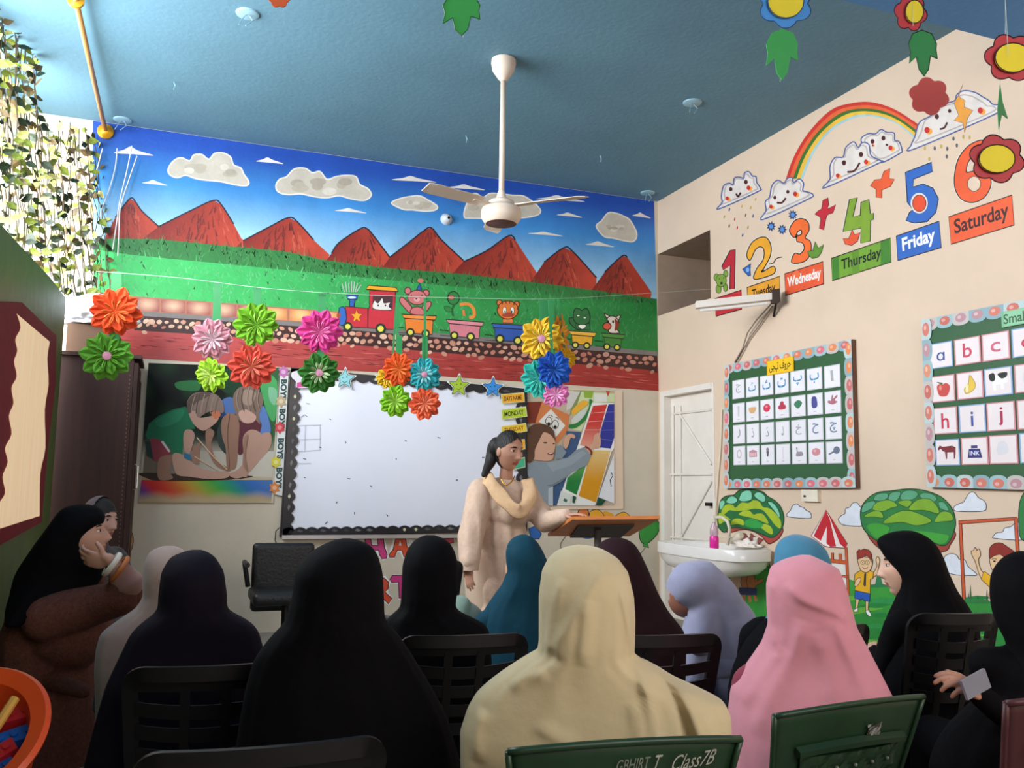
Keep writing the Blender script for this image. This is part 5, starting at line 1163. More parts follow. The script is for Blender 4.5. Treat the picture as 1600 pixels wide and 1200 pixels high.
# woman in profile, black
p14 = thing('person', 'woman in black headscarf in profile facing left before the painted tree', 'person', tuple(atD(1425, 1150, 3.4).xy)+(0,))
rows = [(829, 1410, 1424), (832, 1392, 1438), (838, 1376, 1450), (848, 1368, 1462), (862, 1376, 1471), (878, 1386, 1478), (892, 1396, 1482), (906, 1405, 1489), (922, 1404, 1496), (942, 1397, 1512), (960, 1388, 1522), (982, 1380, 1530), (1010, 1370, 1534), (1060, 1362, 1538), (1250, 1362, 1540)]
drape(p14, rows, 3.4, BLACK, seed=21, head_t=.115, body_t=.19, folds=.03, xc=1425)
hc = atD(1418, 888, 3.4); va = math.atan2(hc.x, hc.y); fa14 = va-PI/2-.05
seated(p14, hc.x+.06, hc.y-.05, hc.z+.115, .1, BLACK, 'D2A48C', face_a=fa14, head=hc, tilt=-.05)
# right-hand woman holding a phone
p15 = thing('person', 'woman in black at the right edge holding a silver phone', 'person', tuple(atD(1600, 1150, 2.5).xy)+(0,))
rows = [(861, 1592, 1606), (865, 1578, 1622), (874, 1564, 1640), (890, 1552, 1652), (905, 1547, 1660), (932, 1546, 1664), (960, 1550, 1664), (985, 1560, 1662), (1004, 1572, 1664), (1030, 1574, 1680), (1052, 1562, 1700), (1082, 1545, 1710), (1105, 1520, 1715), (1157, 1470, 1715), (1200, 1452, 1715), (1400, 1450, 1715)]
drape(p15, rows, 2.5, BLACK, seed=23, head_t=.12, body_t=.17, xc=1605)
hc = atD(1604, 930, 2.5); w15 = atD(1530, 1085, 2.3); tip = atD(1497, 1062, 2.27); va15 = math.atan2(hc.x, hc.y); fa15 = va15-1.05
seated(p15, hc.x, hc.y, hc.z+.115, va15-.6, BLACK, 'C08C74', face_a=fa15, head=hc, tilt=-.2, arms=[(atD(1590, 1040, 2.55), atD(1610, 1150, 2.4), w15), (atD(1650, 1050, 2.5), atD(1665, 1150, 2.4), atD(1640, 1170, 2.2))], hands=False)
B = Body(); B.add(remesh(hand_prims(w15, tip-w15, Vector((.2, -.6, .75)), 1, .9, .95), .004, 2), 1); B.build(p15, [BLACK]+skin('C08C74'), 'hand')
# far left woman, chin on hand
wool = mat('rust_tweed', '6A4238', .9, var=.22, scale=70, bump=.4, bscale=120, spec=.15)
p2 = thing('person', 'woman in black headscarf and rust tweed coat, chin on hand, far left', 'person', tuple(atD(90, 1150, 3.750).xy)+(0,))
rows = [(788, 120, 138), (791, 104, 152), (797, 94, 160), (806, 86, 165), (816, 79, 163), (827, 71, 150), (838, 63, 140), (850, 54, 134), (866, 43, 140), (885, 30, 165), (900, 22, 162), (916, 18, 152), (932, 14, 128), (945, 10, 98), (958, 8, 72), (972, 8, 40)]
drape(p2, rows, 3.75, BLACK, seed=25, head_t=.115, body_t=.19, folds=.035, neck=.3)
hc = atD(129, 839, 3.730); u2 = Vector((math.cos(.1), 0, 0)); va = math.atan2(hc.x, hc.y); fa2 = va+PI/2+.15
el = atD(212, 930, 3.600); wr = atD(176, 884, 3.570); shp = atD(75, 945, 3.600)
R_ = Matrix.Rotation(-fa2*0, 3, 'Z'); 
seated(p2, atD(70, 1100, 3.800).x, atD(70, 1100, 3.800).y, hc.z+.12, .55, wool, 'C0907A', face_a=fa2, head=hc, tilt=-.28, lean=.12, arms=[(atD(60, 960, 3.800), atD(70, 1060, 3.650), atD(130, 1080, 3.500)), (shp, el, wr)], hands=False, shw=.16)
# coat: torso and the raised sleeve
cp = [('C', atD(60, 965, 3.770), .13, atD(110, 985, 3.730), .17), ('C', atD(70, 1000, 3.770), .18, atD(85, 1200, 3.770), .22), ('C', atD(30, 1030, 3.800), .15, atD(55, 1220, 3.800), .17),
      ('C', shp+Vector((0, 0, -.05)), .10, atD(150, 945, 3.610), .082), ('C', atD(150, 945, 3.610), .082, el+Vector((-.05, 0, -.01)), .07), ('C', el+Vector((-.05, 0, 0)), .07, atD(196, 912, 3.580), .062)]
V, F = remesh(cp, .014, 5); mesh('coat', V, F, wool, p2, True)
V, F = remesh([('C', atD(198, 912, 3.580), .066, atD(190, 898, 3.570), .05)], .010, 3); mesh('cuff', V, F, fabric('cuff_pink_tweed', '9A7468', .9), p2, True)
B = Body(); hp = hand_prims(atD(168, 880, 3.550), atD(114, 866, 3.550)-atD(168, 880, 3.550), Vector((0, -1, -.4)), 1, .75, 1.0)
hp.append(('C', atD(190, 893, 3.570), .03, atD(170, 873, 3.550), .022)); B.add(remesh(hp, .004, 2), 1); B.build(p2, [wool]+skin('C0907A'), 'hand')
a_, b_ = atD(188, 890, 3.565), atD(172, 880, 3.550); ax = (b_-a_).normalized()
M_ = lambda c: Matrix.Translation(c) @ ax.to_track_quat('Z', 'Y').to_matrix().to_4x4()
def torus(name, c, R0, r0, m, parent, n=28, k=8):
    V = [M_(c) @ Vector(((R0+r0*math.cos(b))*math.cos(a), (R0+r0*math.cos(b))*math.sin(a), r0*math.sin(b))) for a in [2*PI*i/n for i in range(n)] for b in [2*PI*j/k for j in range(k)]]
    F = [(i*k+j, ((i+1) % n)*k+j, ((i+1) % n)*k+(j+1) % k, i*k+(j+1) % k) for i in range(n) for j in range(k)]
    return mesh(name, V, F, m, parent, True)
torus('bracelet', a_+(b_-a_)*.8, .044, .012, mat('ivory_beads', 'D8CEBE', .5), p2); torus('bangle', a_+(b_-a_)*.1, .050, .010, mat('amber_fabric', 'B86A34', .6), p2)
# girl behind her
p3 = thing('person', 'young woman with grey scarf over dark hair behind the far left woman', 'person', tuple(atD(150, 1100, 4.8).xy)+(0,))
hc = atD(157, 814, 4.75); va = math.atan2(hc.x, hc.y); fa3 = va+PI/2+.75
seated(p3, hc.x, hc.y+.02, hc.z+.115, fa3, fabric('grey_dress', '4A4648'), 'C09484', head=hc)
def cap(parent, c, a, m, name, k=1.09, cut=lambda x, y, z: y < .045+(z > .05)*.03, tilt=0, zo=0):
    V, F, _ = HEAD; N0 = 88*73; M = Matrix.Translation(c) @ Matrix.Rotation(-a, 4, 'Z') @ Matrix.Rotation(-tilt, 4, 'X')
    W_ = [(v[0]*k*1.02, (v[1]-.0)*k-.004, v[2]*k+.004+zo) for v in V[:N0]]; out = [f for f in F if max(f) < N0 and all(cut(*V[i]) for i in f)]
    for i, v in enumerate(W_):
        s_ = 1+.012*math.sin(v[0]*260)+.01*math.sin(v[0]*120+v[2]*40); W_[i] = (v[0]*s_, v[1]*s_, v[2])
    used = sorted({i for f in out for i in f}); mp = {i: j for j, i in enumerate(used)}
    return mesh(name, [tuple(M @ Vector(W_[i])) for i in used], [tuple(mp[i] for i in f) for f in out], m, parent, True)
hairm = mat('black_hair', '15100E', .55, var=.5, scale=90, stretch=(3, 3, .3), bump=.6, bscale=60)
cap(p3, hc, fa3, hairm, 'hair', 1.06, lambda x, y, z: z > .052-(.09-y)*1.2 or y < .0)
cap(p3, hc, fa3, fabric('grey_scarf', '706A72'), 'headscarf', 1.13, lambda x, y, z: y < .012+(z-.05)*.1)
drape(p3, [(838, 126, 162), (846, 120, 166), (860, 112, 170), (885, 105, 176), (920, 95, 190), (1100, 100, 190)], 4.8, fabric('grey_scarf', '706A72'), name='shawl', head_t=.1, body_t=.15, neck=.1, seed=31)
# bowed girl in pale lavender
lav = fabric('lavender', '9696AE', .85)
p11 = thing('person', 'girl in pale lavender headscarf bowed forward before the wash basin', 'person', tuple(atD(1130, 1100, 3.9).xy)+(0,))
hc = atD(1083, 925, 3.85); va = math.atan2(hc.x, hc.y); fa11 = va-PI/2+.1; fd = Vector((math.sin(fa11), math.cos(fa11), 0))
seated(p11, atD(1140, 1050, 3.9).x, atD(1140, 1050, 3.9).y, hc.z+.1, fa11, lav, '8A5A48', head=hc+Vector((0, 0, -.012)), tilt=-.75, lean=.16)
pr = [('E', atD(1083, 915, 3.86), (.118, .105, .105)), ('E', atD(1076, 918, 3.86), (.10, .10, .10)), ('C', atD(1095, 912, 3.88), .105, atD(1112, 935, 3.9), .11), ('C', atD(1112, 935, 3.9), .12, atD(1130, 985, 3.92), .155), ('C', atD(1130, 985, 3.92), .16, atD(1135, 1060, 3.92), .17), ('C', atD(1100, 950, 3.84), .08, atD(1092, 1000, 3.78), .07)]
V, F = remesh(pr, .012, 8); fdn = (fd+Vector((0, 0, -.9))).normalized(); c0 = atD(1083, 915, 3.86)
F = [f for f in F if not ((sum((Vector(V[i]) for i in f), Vector())/len(f)-c0).normalized().dot(fdn) > .72 and (sum((Vector(V[i]) for i in f), Vector())/len(f)-c0).length < .14)]
V = [tuple(Vector(v)+Vector((0, 0, 1))*.006*noise.noise(Vector(v)*14)+Vector((1, 0, 0))*.008*noise.noise(Vector(v)*11)) for v in V]
mesh('hijab', V, F, lav, p11, True)
# mint scarf just visible between black headscarf and teacher
rows = [(930, 716, 722), (934, 706, 731), (942, 698, 736), (955, 694, 738), (975, 693, 739), (995, 690, 742), (1030, 675, 756), (1150, 670, 760)]
person('seated person in mint green headscarf beside the teacher, mostly hidden', rows, 4.4, fabric('mint', '7E9486', .85), fabric('mint_dress', '66766C'), seed=33, face=.1, seat=.28)
# phone
ph = atD(1524, 1069, 2.235); d = (atD(1548, 1058, 2.26)-atD(1512, 1078, 2.22)).normalized()
q_ = d.cross(Vector((.1, -1, .15))).normalized(); n_ = q_.cross(d)
def slab(g, c, a, b, n, ha, hb, hn): return g.add([c+a*sa*ha+b*sb*hb+n*sn*hn for sn in (-1, 1) for sb in (-1, 1) for sa in (-1, 1)], [(0, 2, 3, 1), (4, 5, 7, 6), (0, 1, 5, 4), (2, 6, 7, 3), (0, 4, 6, 2), (1, 3, 7, 5)])
phn = thing('phone', 'silver phone held in the hand at the right edge', 'phone', tuple(ph))
slab(G(), ph, d, q_, n_, .045, .024, .004).build('case', mat('silver_case', '8A8E9C', .35, metal=.4), phn); slab(G(), ph-n_*.005+d*.025, d, q_, n_, .012, .012, .0015).build('camera_bump', mat('black_gloss'), phn)
# ================================================================ the teacher
DT = 5.55
pt = thing('person', 'woman teacher in beige tunic and scarf standing beside the lectern', 'person', tuple(atD(780, 960, DT).xy)+(0,))
tb = atD(780, 900, DT); v_ = Vector((tb.x, tb.y, 0)).normalized(); u_ = Vector((v_.y, -v_.x, 0)); Rb = Matrix((u_*.8-v_*-.6, Vector((0, 0, 1)).cross(u_*.8+v_*.6).normalized(), Vector((0, 0, 1)))).transposed()
hc = atD(795, 705, DT-.03); ft = math.atan2((u_*.70-v_*.72).x, (u_*.70-v_*.72).y)
sR, eR, wR = atD(751, 768, DT-.05), atD(736, 835, DT-.18), atD(733, 884, DT-.28); sL, eL, wL = atD(822, 768, DT+.02), atD(850, 815, DT-.1), atD(884, 806, DT-.3)
hip = atD(776, 880, DT); chest = atD(787, 790, DT); R0 = Matrix((u_, v_, Vector((0, 0, 1)))).transposed()
B = Body()
P = [('E', chest, (.13, .085, .15), R0), ('E', atD(780, 840, DT), (.11, .08, .14), R0), ('E', hip, (.125, .085, .14), R0), ('C', sR, .05, sL, .05), ('C', atD(790, 752, DT), .045, atD(792, 728, DT-.01), .042),
     ('C', sR, .048, eR, .038), ('C', eR, .038, wR, .026), ('C', sL, .048, eL, .038), ('C', eL, .038, wL, .026)]
for s in (-1, 1):
    f0 = hip+u_*s*.065; k0 = Vector((f0.x, f0.y, .46)); a0_ = Vector((f0.x, f0.y, .09)); P += [('C', f0, .07, k0, .055), ('C', k0, .058, a0_, .038), ('E', a0_+Vector((.3*s*0, 0, -.045))-v_*.05, (.042, .11, .04), R0)]
B.add(remesh(P, .012, 5), 1); B.add(HEAD, None, Matrix.Translation(hc) @ Matrix.Rotation(-ft, 4, 'Z') @ Matrix.Rotation(-.12, 4, 'X') @ Matrix.Diagonal((1.12, 1.03, 1.04, 1)))
B.add(remesh(hand_prims(wR, atD(733, 926, DT-.31)-wR, -v_*.6-u_*.6, 1, .35, .95), .004, 2), 1); B.add(remesh(hand_prims(wL, atD(918, 801, DT-.37)-wL, Vector((0, 0, 1)), 1, .35, .95), .004, 2), 1)
tsk = skin('C08E76'); kam = mat('beige_embroidered_lawn', 'CCAE98', .85, var=.07, scale=40, bump=.3, bscale=70); B.build(pt, [kam]+tsk)
P = [('E', atD(786, 785, DT), (.165, .135, .16), R0), ('E', atD(800, 800, DT-.04), (.12, .12, .10), R0), ('E', atD(785, 838, DT), (.16, .135, .18), R0), ('E', atD(787, 865, DT), (.165, .14, .18), R0), ('C', sR+Vector((0, 0, -.01)), .065, sL+Vector((0, 0, -.01)), .062),
     ('C', sR, .085, eR, .082), ('C', eR, .082, wR+Vector((0, 0, .03)), .066), ('C', sL, .075, eL+Vector((0, 0, .0)), .07), ('C', eL, .066, wL, .046)]
for y, w_ in ((880, .175), (920, .19), (960, .205), (1010, .22), (1050, .225)):
    P.append(('E', atD(lerp(788, 778, (y-880)/170), y, DT), (w_, w_*.82, .18), R0))
V, F = remesh(P, .0125, 4)
def wr_(v):
    p = Vector(v); q = p-tb; s_ = q.dot(u_); a = .004*math.sin(s_*75+p.z*4)*max(0, min(1, (1.15-p.z)*4))+.009*noise.noise(Vector((p.x*17+p.z*3, p.y*17, p.z*2.2)))+.005*noise.noise(p*20); d_ = (p-Vector((tb.x, tb.y, p.z))); d_.z = 0
    return tuple(p+d_.normalized()*a) if d_.length > .01 else v
V = [wr_(v) for v in V]; mesh('tunic', V, F, kam, pt, True)
for nm, c, d, r in (('cuff', wR+Vector((0, 0, .005)), (0, 0, -1), .058), ):
    smooth_obj(G().lathe([(r, -.03), (r+.002, .0), (r+.004, .03), (r-.008, .03), (r-.01, -.03)], 28, Matrix.Translation(c), cap=False).build(nm, kam, pt))
sal = [('C', Vector(((hip+u_*s*.09).x, (hip+u_*s*.09).y, .7)), .12, Vector(((hip+u_*s*.09).x, (hip+u_*s*.09).y, .1)), .07) for s in (-1, 1)]
V, F = remesh(sal, .015, 3); mesh('trousers', V, F, fabric('beige_trousers', 'CDB29C'), pt, True)
dup = mat('sheer_peach_scarf', 'D2AC84', .8, var=.06, scale=30, bump=.3, bscale=50)
def band(name, pts, wd, th, m, parent, nrm):
    """a soft folded strip of cloth"""
    c = cat([tuple(p) for p in pts], False, 6); V = []; n = 12
    for i, p in enumerate(c):
        p = Vector(p); t = (Vector(c[min(i+1, len(c)-1)])-Vector(c[max(i-1, 0)])).normalized(); b = t.cross(nrm).normalized(); q = b.cross(t)
        for k in range(n):
            a = 2*PI*k/n; w_ = wd*(1+.1*math.sin(i*.6)); V.append(tuple(p+b*math.cos(a)*w_+q*(math.sin(a)*th*(1+.4*math.sin(3*a+i*.3)))))
    F = [(i*n+k, i*n+(k+1) % n, (i+1)*n+(k+1) % n, (i+1)*n+k) for i in range(len(c)-1) for k in range(n)]+[tuple(range(n-1, -1, -1)), tuple((len(c)-1)*n+k for k in range(n))]
    return mesh(name, V, F, m, parent, True)
band('scarf', [atD(758, 745, DT-.02), atD(765, 752, DT-.14), atD(778, 770, DT-.19), atD(796, 790, DT-.23), atD(812, 799, DT-.23), atD(824, 786, DT-.17), atD(828, 768, DT-.12), atD(824, 750, DT-.04)], .042, .015, dup, pt, -v_)
cap(pt, hc, ft, hairm, 'hair', 1.12, lambda x, y, z: (z > .085-.62*abs(x)-(.092-y)*.42) if y > -.005 else True, tilt=.12)
V, F = remesh([('C', atD(772, 700, DT+.02), .045, atD(766, 722, DT-.02), .036), ('C', atD(766, 722, DT-.02), .036, atD(756, 742, DT-.1), .018), ('E', atD(776, 700, DT+.0), (.055, .06, .07), R0)], .008, 4); mesh('ponytail', V, F, hairm, pt, True)
band('necklace', [atD(782, 747, DT-.10), atD(790, 758, DT-.15), atD(800, 752, DT-.14), atD(804, 744, DT-.10)], .004, .004, mat('gold', 'C89A3A', .3, metal=1), pt, -v_)
# ================================================================ chairs
m_blackp = mat('black_plastic', '0D0D0F', .4, var=.1, scale=30); m_greenp = mat('green_plastic', '1E3A24', .4, var=.15, scale=12); m_marp = mat('maroon_plastic', '4A2426', .5)
def back_pt(x, z, w, h0, h1, curve=.035, rec=.10, taper=1.0):
    t = (z-h0)/(h1-h0); k = lerp(taper, 1, t); return Vector((x*k, -.19-rec*t-curve*(1-(2*x/w)**2), z))
def curved_bar(name, x0, x1, z0, z1, w, h0, h1, m, par, th=.012, n=12, bulge=0, **kw):
    V = []; F = []
    for i in range(n+1):
        x = lerp(x0, x1, i/n); b = bulge*(1-(2*i/n-1)**2)
        for z in (z0, z1):
            for s in (0, 1):
                p = back_pt(x, z+b, w, h0, h1, **kw); V.append((p.x, p.y-th*s, p.z))
    for i in range(n): a = 4*i; b = a+4; F += [(a, a+1, b+1, b), (a+2, b+2, b+3, a+3), (a, b, b+2, a+2), (a+1, a+3, b+3, b+1)]
    F += [(0, 2, 3, 1), (4*n, 4*n+1, 4*n+3, 4*n+2)]
    o = mesh(name, V, F, m, par, False, local=True); return smooth_obj(o, 35)
def legs(par, m, sh, w=.19, d0=-.16, d1=.19):
    for sx in (-1, 1):
        for y in (d0, d1):
            G().tube([(sx*w*.95, y, sh-.01), (sx*(w+.025), y+(.03 if y > 0 else -.04), 0)], [.022, .016], 8).build('leg', m, par, local=True, smooth=True)
def seat_(par, m, sh, w=.21):
    V = []; F = []; n = 10
    for j in range(n+1):
        for i in range(n+1):
            x = lerp(-w, w, i/n); y = lerp(-.19, .22, j/n); V.append((x*(1-.06*(j/n)), y, sh-.015*(1-(2*i/n-1)**2)-(.02*max(0, (j/n-.8)*5)**2)))
    for j in range(n):
        for i in range(n): a = j*(n+1)+i; F.append((a, a+1, a+n+2, a+n+1))
    o = mesh('seat', V, F, m, par, True, local=True); md = o.modifiers.new('s', 'SOLIDIFY'); md.thickness = .012
def black_chair(label, px, dep, rot, w=.42, top=None, sh=.33, group=None, slats=4):
    P = atD(*px, dep); h1 = P.z; a = rot; R = Matrix.Rotation(-a, 3, 'Z')
    o_ = P-R @ Vector((0, -.30, 0)); t = thing('chair', label, 'chair', (o_.x, o_.y, 0), -a, group)
    h0 = h1-.36; kw = dict(taper=.9)
    V = []; r = .055
    path = [(-w/2, lerp(h0, h1-r, i/6)) for i in range(7)]+[(-w/2+r-r*math.cos(b), h1-r+r*math.sin(b)) for b in np.linspace(.2, PI/2, 6)]+[(lerp(-w/2+r, 0, i/4), h1) for i in range(1, 5)]; path += [(-x, z) for x, z in path[-2::-1]]
    pts = path
    for i, (x, z) in enumerate(pts):
        p = back_pt(x, z, w, h0, h1, **kw); a0 = pts[max(i-1, 0)]; b0 = pts[min(i+1, len(pts)-1)]; tx, tz = b0[0]-a0[0], b0[1]-a0[1]; l = math.hypot(tx, tz) or 1; nx, nz = tz/l, -tx/l
        wd = .036
        for s, q in ((0, 0), (0, 1), (1, 1), (1, 0)): V.append((p.x+nx*wd*s, p.y-.016*q+.004, p.z+nz*wd*s))
    F = [(4*i+k, 4*i+(k+1) % 4, 4*i+4+(k+1) % 4, 4*i+4+k) for i in range(len(pts)-1) for k in range(4)]+[(0, 1, 2, 3), tuple(4*len(pts)-4+k for k in (3, 2, 1, 0))]
    smooth_obj(mesh('back_frame', V, F, m_blackp, t, local=True), 40)
    curved_bar('top_rail', -w/2+.03, w/2-.03, h1-.062, h1-.03, w, h0, h1, m_blackp, t, .008, **kw)
    for k in range(slats):
        z = h1-.105-k*.058; curved_bar('slat', -w/2+.03, w/2-.03, z-.018, z+.018, w, h0, h1, m_blackp, t, .008, bulge=-.012, **kw)
    for x in (-.05, .05): curved_bar('upright', x-.012, x+.012, h0, h1-.05, w, h0, h1, m_blackp, t, .011, n=2, **kw)
    for s in (-1, 1): G().tube([(s*w*.43, -.20, h0), (s*w*.42, -.18, sh)], .018, 8).build('side_rail', m_blackp, t, local=True)
    seat_(t, m_blackp, sh); legs(t, m_blackp, sh); return t
black_chair('black plastic chair in the front left corner, nearest the camera', (415, 1160), 1.62, .03, .46, group='black plastic chairs')
black_chair('black plastic chair behind the aubergine headscarf', (325, 1037), 2.2, .08, .40, group='black plastic chairs')
black_chair('black slatted chair between the large black cloak and the cream shawl', (726, 990), 2.68, .12, .41, group='black plastic chairs')
black_chair('black slatted chair right of the cream headscarf, under the maroon one', (1033, 990), 2.75, .15, .42, group='black plastic chairs')
black_chair('black plastic chair behind the woman in black profile', (1492, 957), 3.0, .25, .33, group='black plastic chairs')
black_chair('black plastic chair mostly hidden behind the pink headscarf', (1290, 976), 2.88, 0, .38, group='black plastic chairs')
black_chair('black slatted chair beside the teacher by the hanging hand', (682, 876), 5.0, .0, .33, group='black plastic chairs', sh=.4)
def shell_chair(label, px, dep, rot, m, w=.43, sh=.33, writing=None, group=None):
    P = atD(*px, dep); h1 = P.z; a = rot; R = Matrix.Rotation(-a, 3, 'Z'); o_ = P-R @ Vector((0, -.30, 0))
    t = thing('chair', label, 'chair', (o_.x, o_.y, 0), -a, group); h0 = h1-.36; kw = dict(taper=.74, curve=.03)
    V = []; F = []; nx, nz = 18, 14
    for j in range(nz+1):
        for i in range(nx+1):
            x = lerp(-w/2, w/2, i/nx); z = lerp(h0, h1, j/nz); arch = .014*(1-(2*i/nx-1)**2)*(j/nz); p = back_pt(x, z, w, h0, h1, **kw); V.append((p.x, p.y, p.z+arch))
    for j in range(nz):
        for i in range(nx): q = j*(nx+1)+i; F.append((q, q+1, q+nx+2, q+nx+1))
    o = smooth_obj(mesh('backrest', V, F, m, t, local=True), 60); md = o.modifiers.new('s', 'SOLIDIFY'); md.thickness = .008
    # rolled rim along the top and a raised ledge over the tufted panel
    g = G(); pts = []
    for i in range(nx+1): x = lerp(-w/2, w/2, i/nx); p = back_pt(x, h1, w, h0, h1, **kw); pts.append((p.x, p.y-.004, p.z+.014*(1-(2*i/nx-1)**2)))
    g.tube(pts, .007, 8); g.build('rolled_rim', m, t, local=True, smooth=True)
    for sx in (-1, 1):
        g = G(); g.tube([tuple(back_pt(sx*w/2, z, w, h0, h1, **kw)+Vector((0, -.004, 0))) for z in np.linspace(h0, h1, 8)], .006, 8); g.build('side_rim', m, t, local=True, smooth=True)
    zt_ = h1-.085; wi = w*.76
    V = []; F = []
    for i in range(nx+1):
        x = lerp(-wi/2, wi/2, i/nx); ar = .010*(1-(2*i/nx-1)**2)
        for z, dy in ((zt_+.010, 0), (zt_, -.016), (zt_-.012, -.016), (zt_-.012, 0)): p = back_pt(x, z, w, h0, h1, **kw); V.append((p.x, p.y+dy-.004, p.z+ar))
    for i in range(nx):
        for k in range(3): F.append((4*i+k, 4*i+4+k, 4*i+5+k, 4*i+1+k))
    F += [(0, 1, 2, 3), (4*nx+3, 4*nx+2, 4*nx+1, 4*nx)]
    mesh('ledge', V, F, m, t, local=True)
    # diamond tufting with studs
    V = []; F = []; NX_, NZ_ = 32, 24
    for j in range(NZ_+1):
        for i in range(NX_+1):
            x = lerp(-wi*.47, wi*.47, i/NX_); z = lerp(h0+.02, zt_-.014, j/NZ_); p = back_pt(x, z, w, h0, h1, **kw)
            a_ = abs(((x/.062+z/.07) % 1)-.5)*2; b_ = abs(((x/.062-z/.07) % 1)-.5)*2; V.append((p.x, p.y-.006-.010*min(a_, b_), p.z))
    for j in range(NZ_):
        for i in range(NX_): q = j*(NX_+1)+i; F.append((q, q+1, q+NX_+2, q+NX_+1))
    mesh('tufted_panel', V, F, m, t, local=True)
    m_st = mat('stud', 'A8B0A0', .3, metal=.5)
    for i in range(-2, 3):
        for j in range(3):
            x = i*.062+(.031 if j % 2 else 0); z = zt_-.045-j*.035
            if abs(x) > wi*.45: continue
            p = back_pt(x, z, w, h0, h1, **kw); g = G(); g.lathe([(.0042, 0), (.003, .004), (.0005, .005)], 8, Matrix.Translation((p.x, p.y-.012, p.z)) @ Matrix.Rotation(PI/2, 4, 'X')); g.build('stud', m_st, t, local=True)
    def pr(x, y, off): p = back_pt(x, y, w, h0, h1, **kw); return Vector((p.x, p.y-off-.003, p.z))
    if writing:
        for nm, fn_ in writing: f = Flat(pr, .0012); fn_(f, w, h1); mesh(nm, f.v, f.f, mat('chalk_paint', attr=True, rough=.8, var=.3, scale=60), t, cols=f.c, local=True)
    seat_(t, m, sh); legs(t, m, sh); return t
def smear(x0, dx, z0, dz, n, cols, sl=0):
    def fn(f, w, h1):
        rg = random.Random(n)
        for k in range(n):
            x = x0+dx*rg.random(); z = h1-z0-dz*rg.random()+sl*(x-x0); f.poly(rg.choice(cols), [(x, z), (x+.012, z+.006*rg.random()), (x+.009, z-.006), (x+.002, z-.007)]); f.off -= f.step*.9
    return fn
wr1 = [('painted_lettering', lambda f, w, h1: f.text('A8AA9C', 'Class7B', [(.080, h1-.014), (.172, h1-.010), (.172, h1-.042), (.080, h1-.046)], (0, .05), 0, .4)),
       ('painted_lettering', lambda f, w, h1: f.text('A8AA9C', 'T', [(.044, h1-.012), (.058, h1-.012), (.056, h1-.044), (.042, h1-.044)], (0, 0), .0, .3)),
       ('painted_lettering', lambda f, w, h1: f.text('7E8478', 'GBHIRT', [(-.030, h1-.016), (.034, h1-.012), (.034, h1-.038), (-.030, h1-.041)], (0, .05), 0, .2)),
       ('paint_smear', smear(-.15, .075, .045, .03, 26, ('8E9088', 'A6A8A0', '6E7268'), .1))]
wr2 = [('paint_smear', smear(.02, .048, .040, .024, 30, ('7E827A', '4A4A44', '9A9A92', '3A3630')))]
shell_chair('green plastic chair with Class7B written in chalky paint, bottom centre', (983, 1166), 1.60, .13, m_greenp, .445, writing=wr1, group='green plastic chairs')
shell_chair('green plastic chair with tufted back behind the pink headscarf', (1336, 1104), 2.06, -.10, m_greenp, .475, writing=wr2, group='green plastic chairs')
shell_chair('maroon plastic chair cropped by the right bottom corner', (1720, 1092), 1.75, .1, m_marp, .44)
# padded office chair by the front wall
P = atD(444, 848, 5.9); oc = thing('office_chair', 'black padded office chair below the whiteboard left corner', 'chair', (P.x, P.y, 0))
m_pad = mat('black_leatherette', '121214', .45, bump=.3)
bm = bmesh.new(); bmesh.ops.create_cube(bm, size=1)
def rbox(name, c, s, m, par, bev=.04, rot=0):
    bm = bmesh.new(); bmesh.ops.create_cube(bm, size=1)
    for v in bm.verts: v.co = Vector((v.co.x*s[0], v.co.y*s[1], v.co.z*s[2]))
    bmesh.ops.bevel(bm, geom=bm.edges[:]+bm.verts[:], offset=bev, segments=4, affect='EDGES', profile=.6)
    M = Matrix.Translation(Vector(c)-wloc(par)) @ Matrix.Rotation(rot, 4, 'Z')
    for v in bm.verts: v.co = M @ v.co
    me = bpy.data.meshes.new(name); bm.to_mesh(me); bm.free(); me.materials.append(m); o = link(name, me, par); return smooth_obj(o, 50)
rbox('backrest', (P.x, P.y, P.z-.22), (.40, .08, .44), m_pad, oc, .035); rbox('seat', (P.x, P.y-.22, .46), (.44, .42, .08), m_pad, oc, .035)
G().tube([(P.x, P.y, P.z-.35), (P.x, P.y-.02, .44), (P.x, P.y-.15, .42)], .018, 8).build('back_bracket', m_blackp, oc); G().tube([(P.x, P.y-.22, .42), (P.x, P.y-.22, .08)], .025, 12).build('column', m_blackp, oc)
for k in range(5):
    a = 2*PI*k/5; e = Vector((P.x+.24*math.cos(a), P.y-.22+.24*math.sin(a), .05)); l = G().tube([(P.x, P.y-.22, .09), e], [.022, .014], 8).build('base_arm', m_blackp, oc)
    G().lathe([(.001, -.012), (.025, -.012), (.025, .012), (.001, .012)], 12, Matrix.Translation(e-Vector((0, 0, .025))) @ Matrix.Rotation(PI/2, 4, 'X') @ Matrix.Rotation(a, 4, 'Y')).build('caster', m_blackp, l)
for s in (-1, 1): G().tube([(P.x+s*.22, P.y-.02, .5), (P.x+s*.25, P.y-.04, .66), (P.x+s*.25, P.y-.3, .66)], .016, 8).build('armrest', m_blackp, oc)
